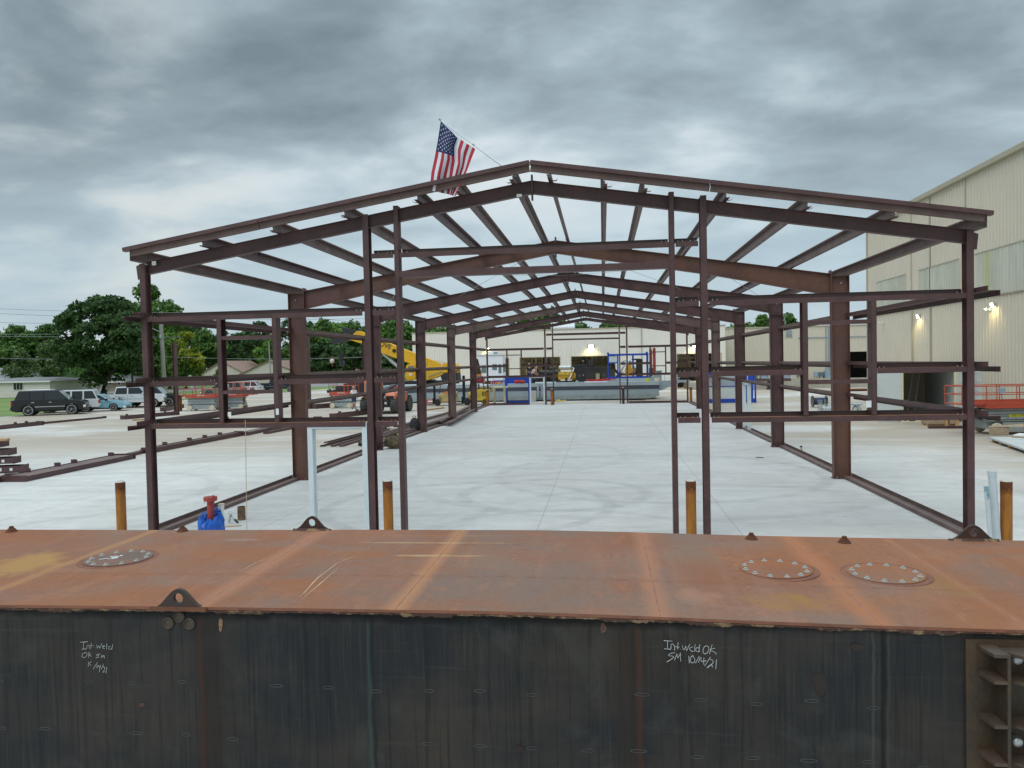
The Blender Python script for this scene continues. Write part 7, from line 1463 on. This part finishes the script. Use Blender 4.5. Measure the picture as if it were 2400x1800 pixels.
# ---------------------------------------------------------------- forklifts
def forklift(lab, px, py, rz, body, acc, mastf=1, tank=False, sc=1.):
    p = at(px, py); t = thing('forklift', lab, 'forklift', (p.x, p.y+.5, 0), rz, 'forklifts'); k = sc
    def B(name, m, bev, *bx):
        mb = MB()
        for b in bx: mb.box(*[v*k for v in b])
        return mb.build(name, m, t, bevel=bev)
    B('body', body, .04*k, (-.35, 1.05, -.5, .5, .3, .95), (-.35, -.05, -.5, .5, .25, .75)); B('counterweight', body, .08*k, (.55, 1.2, -.52, .52, .28, 1.1)); B('engine_cover', acc, .04*k, (.05, .7, -.3, .3, .95, 1.12))
    mb = MB()
    for kk in range(5): mb.box((.62+.1*kk)*k, (.67+.1*kk)*k, -.535*k, -.522*k, .62*k, .95*k)
    mb.build('vent_grille', 'black_rubber', t)
    B('seat', 'black_rubber', .03*k, (.0, .4, -.2, .2, 1.12, 1.2), (.35, .42, -.2, .2, 1.2, 1.55))
    mb = MB()
    for y in (-.42, .42): mb.tube([(-.35*k, y*k, .7*k), (-.12*k, y*k, 2.0*k), (.65*k, y*k, 2.02*k), (.8*k, y*k, 1.0*k)], .035*k, 6)
    for x in (-.12, .1, .3, .5, .65): mb.tube([(x*k, -.42*k, 2.01*k), (x*k, .42*k, 2.01*k)], .02*k, 6)
    mb.build('overhead_guard', 'dark_metal', t)
    mb = MB()
    for y in (-.28, .28): mb.box(-.78*k, -.6*k, (y-.06)*k, (y+.06)*k, .1*k, 2.1*k)
    for z in (.35, 1.2, 2.05): mb.box(-.74*k, -.62*k, -.22*k, .22*k, z*k, (z+.08)*k)
    mb.build('mast', 'black_paint', t); mb = MB(); mb.box(-.86*k, -.79*k, -.45*k, .45*k, .15*k, .6*k)
    for y in (-.3, .3): mb.box(-1.75*k, -.8*k, (y-.06)*k, (y+.06)*k, .06*k, .11*k)
    mb.build('fork', 'black_paint', t)
    for x, r in ((-.45, .25), (.8, .22)):
        for s_ in (-1, 1): wheel(t, x*k, s_*.46*k, r*k, .2*k, 'rim_black' if x < 0 else body, s_, 0)
    if tank: mb = MB(); mb.lathe([(.1*k, -.42*k), (.17*k, -.35*k), (.17*k, .35*k), (.1*k, .42*k)], (.8*k, 0, 1.3*k), 'y' if 0 else 'x', 14); mb.v = [(x*1+.0, y, z) for x, y, z in mb.v]; mb.build('gas_tank', 'galv', t, smooth=True)
    return t
forklift('tan and orange forklift with black mast left of the fifth left column', 1036, 951, rad(12), 'fork_tan', 'fork_orange')
forklift('dirty yellow forklift with white gas tank behind the fifth left column', 1108, 949.5, rad(8), 'fork_yellow', 'fork_yellow', tank=True, sc=1.12)
p = at(1000, 946); t = thing('red_toolbox', 'low red steel box on the ground before the grey barge, left of the tan forklift', 'box', tuple(p)); mb = MB(); mb.box(0, 1.2, 0, .5, .02, .33); mb.build('box', 'red_paint', t, bevel=.02); mb = MB(); mb.box(.1, .6, -.012, -.001, .12, .26); mb.build('label', 'tag_white', t)
t = thing('red_compressor', 'red compressor machine with tan bags on the barge deck, above the yellow forklift', 'machine', (D(1122, 890, 67).x, 67, GZT+.02)); mb = MB(); mb.lathe([(.2, -.5), (.3, -.4), (.3, .4), (.2, .5)], (0, 0, .4), 'x', 14); mb.build('tank', 'red_paint', t, smooth=True); mb = MB(); mb.box(-.3, .2, -.2, .2, .65, .85); mb.box(-.5, -.4, -.3, .3, 0, .3); mb.box(.4, .5, -.3, .3, 0, .3); mb.build('motor', 'fork_orange', t)
t = thing('debris_pile', 'brown parts and bins cluttering the barge deck left of the bags', 'parts', (D(1160, 893, 65.6).x, 65.6, GZT+.02)); rng = random.Random(5)
for k_ in range(7): x = -.9+k_*.3; mb = MB(); mb.box(x, x+rng.uniform(.12, .26), -.1, .2, 0, rng.uniform(.1, .3)); mb.build('part', ['rust_dark', 'bracket_top', 'red_paint', 'fork_orange'][k_ % 4], t)
# ---------------------------------------------------------------- houses
def house(lab, px0, px1, pbase, peave, pridge, Y, wallm, roofm, dep=9, gable=False, gx=None, windows=(), name='house', trim='tag_white', overhang=.4):
    a = aty(px0, pbase, Y); b_ = aty(px1, pbase, Y); t = thing(name, lab, 'house', ((a.x+b_.x)/2, Y, 0)); hw = (b_.x-a.x)/2; ze = aty((px0+px1)/2, peave, Y).z; zr = aty((px0+px1)/2, pridge, Y).z
    mb = MB()
    if gable: mb.poly([(-hw, 0), (hw, 0), (hw, ze), (gx or 0, zr-.1), (-hw, ze)], 'y', 0, dep)
    else: mb.box(-hw, hw, 0, dep, 0, ze)
    wl = mb.build('wall', wallm, t)
    bd = MB(); z = .3
    while z < ze: bd.box(-hw-.004, hw+.004, -.012, -.001, z, z+.02); z += .28
    bd.build('siding_line', 'trim_tan', wl)
    mb = MB()
    if gable:
        g = gx or 0
        for s_ in (-1, 1): mb.beam((s_*(hw+overhang), dep/2, ze-.12-overhang*.3), (g, dep/2, zr), .0001+dep+.6, .16, (0, 0, 1))
        mb.v = mb.v
    else: mb.add([(-hw-overhang, -overhang, ze-.05), (hw+overhang, -overhang, ze-.05), (hw+overhang, dep+overhang, ze-.05), (-hw-overhang, dep+overhang, ze-.05), (-hw+min(2.5, hw*.4), dep/2, zr), (hw-min(2.5, hw*.4), dep/2, zr)], [(0, 1, 5, 4), (1, 2, 5), (2, 3, 4, 5), (3, 0, 4), (0, 3, 2, 1)])
    rf = mb.build('roof', roofm, t)
    if not gable: mb = MB(); mb.box(-hw-overhang, hw+overhang, -overhang-.03, -overhang, ze-.18, ze-.0); mb.build('fascia', trim, rf)
    for (w0, w1, v0, v1) in windows:
        p, q = aty(w0, v1, Y-.05), aty(w1, v0, Y-.05); x0, x1 = p.x-t.location.x, q.x-t.location.x
        mb = MB(); mb.box(x0, x1, -.06, -.015, p.z, q.z); o = mb.build('window', 'siding_tan' if 0 else 'tag_white', t); mb = MB(); n = 3 if x1-x0 > 1 else 1; d = (x1-x0-.1)/n
        for j in range(n): mb.box(x0+.05+j*d+.03, x0+.05+(j+1)*d-.03, -.075, -.061, p.z+.08, q.z-.08)
        mb.build('pane', 'glass_dark', o)
    return t
house('cream sided house with flat dark roof edge and one wide window at the left edge', -60, 118, 931, 894, 886, 96, 'siding_white', 'roof_grey', 10, windows=((31, 54, 896, 915),), overhang=.35)
t = house('tan ranch house with open carport posts and grey roof under the big tree', 132, 292, 925, 895, 881, 118, 'siding_tan', 'roof_grey', 10, windows=((152, 163, 898, 908), (174, 194, 896, 908), (256, 262, 895, 903), (275, 283, 895, 903)), overhang=.8)
house('grey roofed house with white gable behind the left cream house', -70, 50, 905, 888, 862, 128, 'siding_white', 'roof_grey', 10)
house('pale cream house wall half hidden behind the big tree trunk', 304, 345, 915, 872, 862, 150, 'siding_cream', 'roof_brown', 10, gable=True)
house('cream gable house with brown shingle roof, left one behind the window opening', 470, 575, 905, 876, 846, 165, 'siding_cream', 'roof_brown', 14, gable=True)
house('cream gable house with brown shingle roof, right one beside the wide column', 565, 700, 904, 874, 845, 158, 'siding_cream', 'roof_brown', 14, gable=True)
house('low pale house glimpsed under the trees behind the crane hook', 745, 850, 903, 872, 862, 175, 'siding_cream', 'roof_brown', 10)
p = at(329, 925); t = thing('trash_bin', 'two black wheeled trash bins by the street pole behind the white pickup', 'bin', tuple(p)); mb = MB(); mb.box(-.9, -.1, 0, .7, .05, 1.15); mb.box(.1, .85, 0, .7, .05, 1.15); mb.build('bin', 'black_rubber', t, bevel=.05); mb = MB(); mb.box(-.95, -.05, -.05, .75, 1.16, 1.25); mb.box(.05, .9, -.05, .75, 1.16, 1.25); mb.build('lid', 'dark_metal', t)
p = at(246, 926); t = thing('yard_sign', 'pale tilted board leaning on the trunk of the big tree', 'sign', (p.x, p.y-1.2, 0)); mb = MB(); mb.beam((-.1, 0, .3), (.1, .3, 1.5), 1.1, .05, (0, 0, 1)); mb.v = mb.v; mb.build('board', 'concrete_block', t)
# ---------------------------------------------------------------- poles and wires
def pole(lab, px, base, top, w, arms=0, m='pole_wood', Y=None):
    p = at(px, base) if Y is None else aty(px, base, Y); p.z = 0; h = aty(px, top, p.y).z; r = w*mpp(p)/2
    t = thing('utility_pole', lab, 'utility pole', tuple(p), 0, 'utility poles'); mb = MB(); mb.tube([(0, 0, 0), (-.02*h, 0, h)], [r*1.25, r], 12); mb.build('pole', m, t, smooth=True)
    if arms: mb = MB(); mb.box(-arms, arms, -.08, .08, h-.9, h-.75); mb.build('crossarm', m, t)
    return t
t = pole('weathered grey utility pole beside the corner column, in front of the tall tree', 386, 922, 757, 8.5); mb = MB(); mb.tube([(-.0, 0, 8.6), (-2.0, -.3, 9.6)], .04, 6); mb.build('lamp_arm', 'galv', t)
mb = MB(); mb.cyl((-.25, -.25, 7.9), .2, .5, 'z', 10); mb.cyl((-.5, -.1, 11.9), .1, .4, 'z', 8); mb.build('transformer_can', 'galv', t)
pole('slim utility pole between the window jambs, before the right gable house', 635, 900, 800, 2.6, Y=135)
pole('dark utility pole left of the corner column behind the trash bins', 312, 922, 868, 4, m='bark')
pole('utility pole with crossarm rising behind the shop building roof', 1350, 900, 750, 3.2, 1.3, Y=135)
pole('thin mast above the shop wing roof at right', 1844, 900, 742, 1.2, Y=130, m='galv')
wires = [((-20, 723), (430, 733), 2), ((-20, 734), (430, 745), 3), ((-20, 783), (330, 779), 2), ((-20, 755), (280, 757), 2), ((-20, 788), (430, 790), 1), ((-20, 839), (386, 836), 4), ((386, 836), (900, 835), 6), ((430, 733), (900, 722), 2), ((430, 745), (900, 745), 4), ((680, 735), (880, 760), 2)]
for k_, ((u0, v0), (u1, v1), sg) in enumerate(wires):
    Yw = 101; pts = []
    for j in range(13):
        f = j/12; pts.append(aty(u0+(u1-u0)*f, v0+(v1-v0)*f+sg*4*f*(1-f), Yw+.3*k_))
    mb = MB(); mb.tube(pts, .026, 4); nm = ['topmost overhead wire left of the frame', 'second overhead wire left of the frame', 'overhead wire crossing the left trees below the skyline', 'faint overhead wire just under the second one', 'overhead wire just below the skyline wire over the left trees', 'lowest overhead wire across the big dark tree', 'lowest overhead wire right of the grey pole', 'top overhead wire right of the corner column', 'second overhead wire right of the corner column', 'short slanting overhead wire above the crane tip'][k_]
    tag(mb.build('power_line', 'wire'), nm, 'wire', 'overhead wires')
# ---------------------------------------------------------------- trees
def tree(lab, px, base, top, wpx, Y, leaf, seed, n=7000, ls=.34, trunk=.18, blobs=26, flat=1., name='tree', group='trees beyond the yard', tr_px=None):
    p = at(px, base) if Y is None else aty(px, base, Y); p.z = 0; h = aty(px, top, p.y).z; cw = wpx*1.14*mpp(p)/2; rs = np.random.RandomState(seed); rng = random.Random(seed)
    t = thing(name, lab, 'tree', tuple(p), 0, group); th = h*trunk; cz = (h+th)/2; ch = (h-th)/2
    C = []; 
    while len(C) < blobs:
        v = rs.uniform(-1, 1, 3)
        if .16 < (v**2).sum() < 1: C.append(v)
    C = np.array(C); br = rs.uniform(.15, .40, blobs)*(26/blobs)**.25; sc_ = np.array([cw, cw*.9, ch]); ctr = C*(1-br*.55)[:, None]*sc_+np.array([0, 0, cz])
    ctr[:, 2] += ch*.12*(1-(C[:, 0]**2+C[:, 1]**2))*(C[:, 2] > 0)
    R = br[:, None]*sc_*np.array([1, 1, .8])*flat
    R = np.minimum(R, R.min(axis=1, keepdims=True)*1.5)
    idx = rs.choice(blobs, n, p=(R[:, 0]**2)/(R[:, 0]**2).sum()); d = rs.normal(size=(n, 3)); d /= np.linalg.norm(d, axis=1)[:, None]; d[:, 2] = np.where(rs.rand(n) < .6, np.abs(d[:, 2]), d[:, 2])
    rr = rs.uniform(.55, 1.25, n)**.6; lump = 1+.18*np.sin(d[:, 0]*7+idx)*np.sin(d[:, 2]*6+idx*2)
    c = ctr[idx]+d*R[idx]*(rr*lump)[:, None]
    nrm = d+rs.normal(size=(n, 3))*.7; nrm /= np.linalg.norm(nrm, axis=1)[:, None]; a = np.cross(nrm, rs.normal(size=(n, 3))); a /= np.linalg.norm(a, axis=1)[:, None]; b_ = np.cross(nrm, a)
    s_ = ls*rs.uniform(.5, 1.3, n)[:, None]; q = np.stack([c-a*s_, c-b_*s_*.55+nrm*s_*.15, c+a*s_, c+b_*s_*.55+nrm*s_*.15], 1).reshape(-1, 3)
    keep = q[:, 2].reshape(-1, 4).min(1) > .1; q = q.reshape(-1, 4, 3)[keep].reshape(-1, 3); m = len(q)//4
    me = bpy.data.meshes.new('crown'); me.vertices.add(4*m); me.vertices.foreach_set('co', q.ravel()); me.loops.add(4*m); me.loops.foreach_set('vertex_index', np.arange(4*m)); me.polygons.add(m); me.polygons.foreach_set('loop_start', np.arange(m)*4); me.polygons.foreach_set('loop_total', np.full(m, 4)); me.update(); me.validate()
    me.materials.append(MATS[leaf]); o = bpy.data.objects.new('crown', me); COL.objects.link(o); o.parent = t
    r = max(.12, cw*.085) if tr_px is None else tr_px*mpp(p)/2; mb = MB(); mb.tube([(0, 0, 0), (.05, 0, th*.5), (0, .1, th*1.1), (.1, 0, cz)], [r*1.3, r, r*.85, r*.35], 10)
    for k_ in range(7): b2 = ctr[rng.randrange(blobs)]; z0 = th*rng.uniform(.7, 1.5); mb.tube([(0, 0, z0), (b2[0]*.5, b2[1]*.5, (z0+b2[2])/2+.2), tuple(b2)], [r*.45, r*.28, r*.08], 6)
    mb.build('trunk', 'bark', t, smooth=True); return t
tree('huge dark rounded tree with a thick trunk by the silver SUV', 243, 926, 706, 212, None, 'leaf_deep', 11, 30000, .30, .09, 52, tr_px=17)
tree('tall tree behind the corner column, taller than the big dark tree', 362, 917, 676, 178, 128, 'leaf_mid', 12, 22000, .38, .08, 46)
tree('golden green tree yellower at its right side, right of the grey pole', 436, 920, 784, 96, 122, 'leaf_golden', 13, 10000, .27, .06, 26)
tree('bushy green tree between the grey pole and the golden tree', 398, 918, 745, 100, 126, 'leaf_fresh', 14, 9000, .33, .05, 28)
tree('broad green tree at the far left behind the houses', 30, 915, 772, 150, 150, 'leaf_mid', 15, 9000, .42, .1, 30)
tree('dark green tree with a pointed top left of the huge tree', 95, 915, 752, 115, 155, 'leaf_mid', 16, 8000, .42, .1, 28)
tree('small feathery light green tree between the left houses', 47, 918, 826, 62, 112, 'leaf_olive', 17, 4500, .2, .12, 18)
tree('soft olive tree behind the ranch house roof', 115, 915, 800, 75, 135, 'leaf_olive', 18, 5000, .3, .1, 20)
tree('small grey green shrub tree behind the ranch roof, right of the vent', 112, 905, 842, 46, 128, 'leaf_olive', 19, 2500, .25, .1, 14)
tree('small round green bush tree before the hidden cream house', 328, 912, 868, 28, 135, 'leaf_mid', 20, 1200, .22, .15, 8)
for k_, (px, top, w_, Y, lf, lab) in enumerate((
    (500, 768, 90, 190, 'leaf_mid', 'tree directly right of the golden tree, behind the left window jamb'), (560, 780, 80, 195, 'leaf_deep', 'dark tree above the left gable house roof'), (605, 762, 85, 188, 'leaf_deep', 'dark tree behind the slim utility pole'), (640, 790, 70, 178, 'leaf_fresh', 'yellow green tree behind the right gable house'),
    (700, 752, 90, 190, 'leaf_deep', 'dark tree behind the wide left column'), (752, 760, 80, 180, 'leaf_mid', 'green tree just right of the wide left column'), (800, 752, 90, 185, 'leaf_fresh', 'light green tree behind the crane head'), (845, 758, 80, 190, 'leaf_mid', 'green tree behind the first front post'), (895, 745, 85, 178, 'leaf_fresh', 'tall light tree between the two left posts'), (945, 752, 90, 172, 'leaf_mid', 'green tree just left of the shop building corner'),
    (770, 800, 110, 160, 'leaf_deep', 'dense dark tree hanging low behind the crane hook'), (830, 806, 100, 158, 'leaf_deep', 'dense dark tree below the crane boom tip'), (905, 812, 100, 155, 'leaf_deep', 'dense dark tree under the crane boom by the cylinder'),
    (660, 812, 70, 172, 'leaf_mid', 'green bushy tree left of the wide column, above the house roof'), (720, 820, 60, 165, 'leaf_mid', 'small green tree behind the lone column by the trailer'))):
    tree(lab, px, 905, top, w_, Y, lf, 30+k_, 4200, .48, .06, 20)
for k_, (px, top, w_, Y, lab) in enumerate(((1010, 765, 90, 150, 'tree top over the left end of the shop roof'), (1085, 760, 90, 155, 'tree top over the shop roof behind the fourth rafter'), (1150, 748, 100, 150, 'tree top over the shop roof left of the ridge'), (1230, 746, 90, 148, 'tree top behind the roof vent, left of the far ridge'), (1300, 742, 110, 145, 'broad tree top behind the crossarm pole'), (1395, 754, 80, 150, 'pale tree top right of the crossarm pole'), (1455, 748, 80, 146, 'tree top over the shop roof left of the conduit'), (1500, 762, 60, 150, 'low tree top over the shop roof at the conduit'),
    (1725, 752, 70, 150, 'tree top over the shop wing left of the second right column'), (1780, 737, 80, 145, 'open branched tree top above the shop wing roof'), (1850, 748, 70, 150, 'tree top over the shop wing near the thin mast'))):
    tree(lab, px, 905, top, w_, Y, 'leaf_mid', 60+k_, 3800, .38, .1, 18)
for k_, (px, base, top, w_, Y) in enumerate(((575, 890, 866, 14, 150), (1005, 0, 0, 0, 0))):
    if w_: tree('small sapling standing before the left gable house', 508, 893, 858, 14, 150, 'leaf_fresh', 90, 500, .2, .2, 6)

# far-off woods closing the horizon
def woods(name, x0, x1, Y, h, n, ls, leaf, seed, lab):
    rs = np.random.RandomState(seed); xs = rs.uniform(x0, x1, n); top = h*(.72+.18*np.sin(xs*.11+seed)+.12*np.sin(xs*.29)+.06*np.sin(xs*.83))
    z = top*rs.uniform(0, 1, n)**.6; y = Y+rs.uniform(-6, 6, n)*np.sqrt(np.clip(1-(z/top)**2, .02, 1)); c = np.stack([xs, y, z+.3], 1)
    nrm = rs.normal(size=(n, 3)); nrm[:, 1] -= 1; nrm[:, 2] += .8; nrm /= np.linalg.norm(nrm, axis=1)[:, None]; a = np.cross(nrm, rs.normal(size=(n, 3))); a /= np.linalg.norm(a, axis=1)[:, None]; b_ = np.cross(nrm, a); s_ = ls*rs.uniform(.5, 1.3, n)[:, None]
    q = np.stack([c-a*s_, c-b_*s_*.6, c+a*s_, c+b_*s_*.6], 1).reshape(-1, 3); m = n
    me = bpy.data.meshes.new(name); me.vertices.add(4*m); me.vertices.foreach_set('co', q.ravel()); me.loops.add(4*m); me.loops.foreach_set('vertex_index', np.arange(4*m)); me.polygons.add(m); me.polygons.foreach_set('loop_start', np.arange(m)*4); me.polygons.foreach_set('loop_total', np.full(m, 4)); me.update(); me.validate()
    me.materials.append(MATS[leaf]); o = bpy.data.objects.new(name, me); COL.objects.link(o); tag(o, lab, 'woods', kind='stuff')
woods('far_woods', -330, 20, 215, 17.5, 30000, .95, 'leaf_deep', 3, 'dark far off line of woods closing the horizon behind the houses')
woods('far_woods', 0, 300, 190, 11, 12000, .95, 'leaf_mid', 5, 'far off woods behind the shop buildings')
woods('hedge', -200, -85, 142, 4.5, 7000, .5, 'leaf_mid', 8, 'low green hedge and scrub behind the left houses')
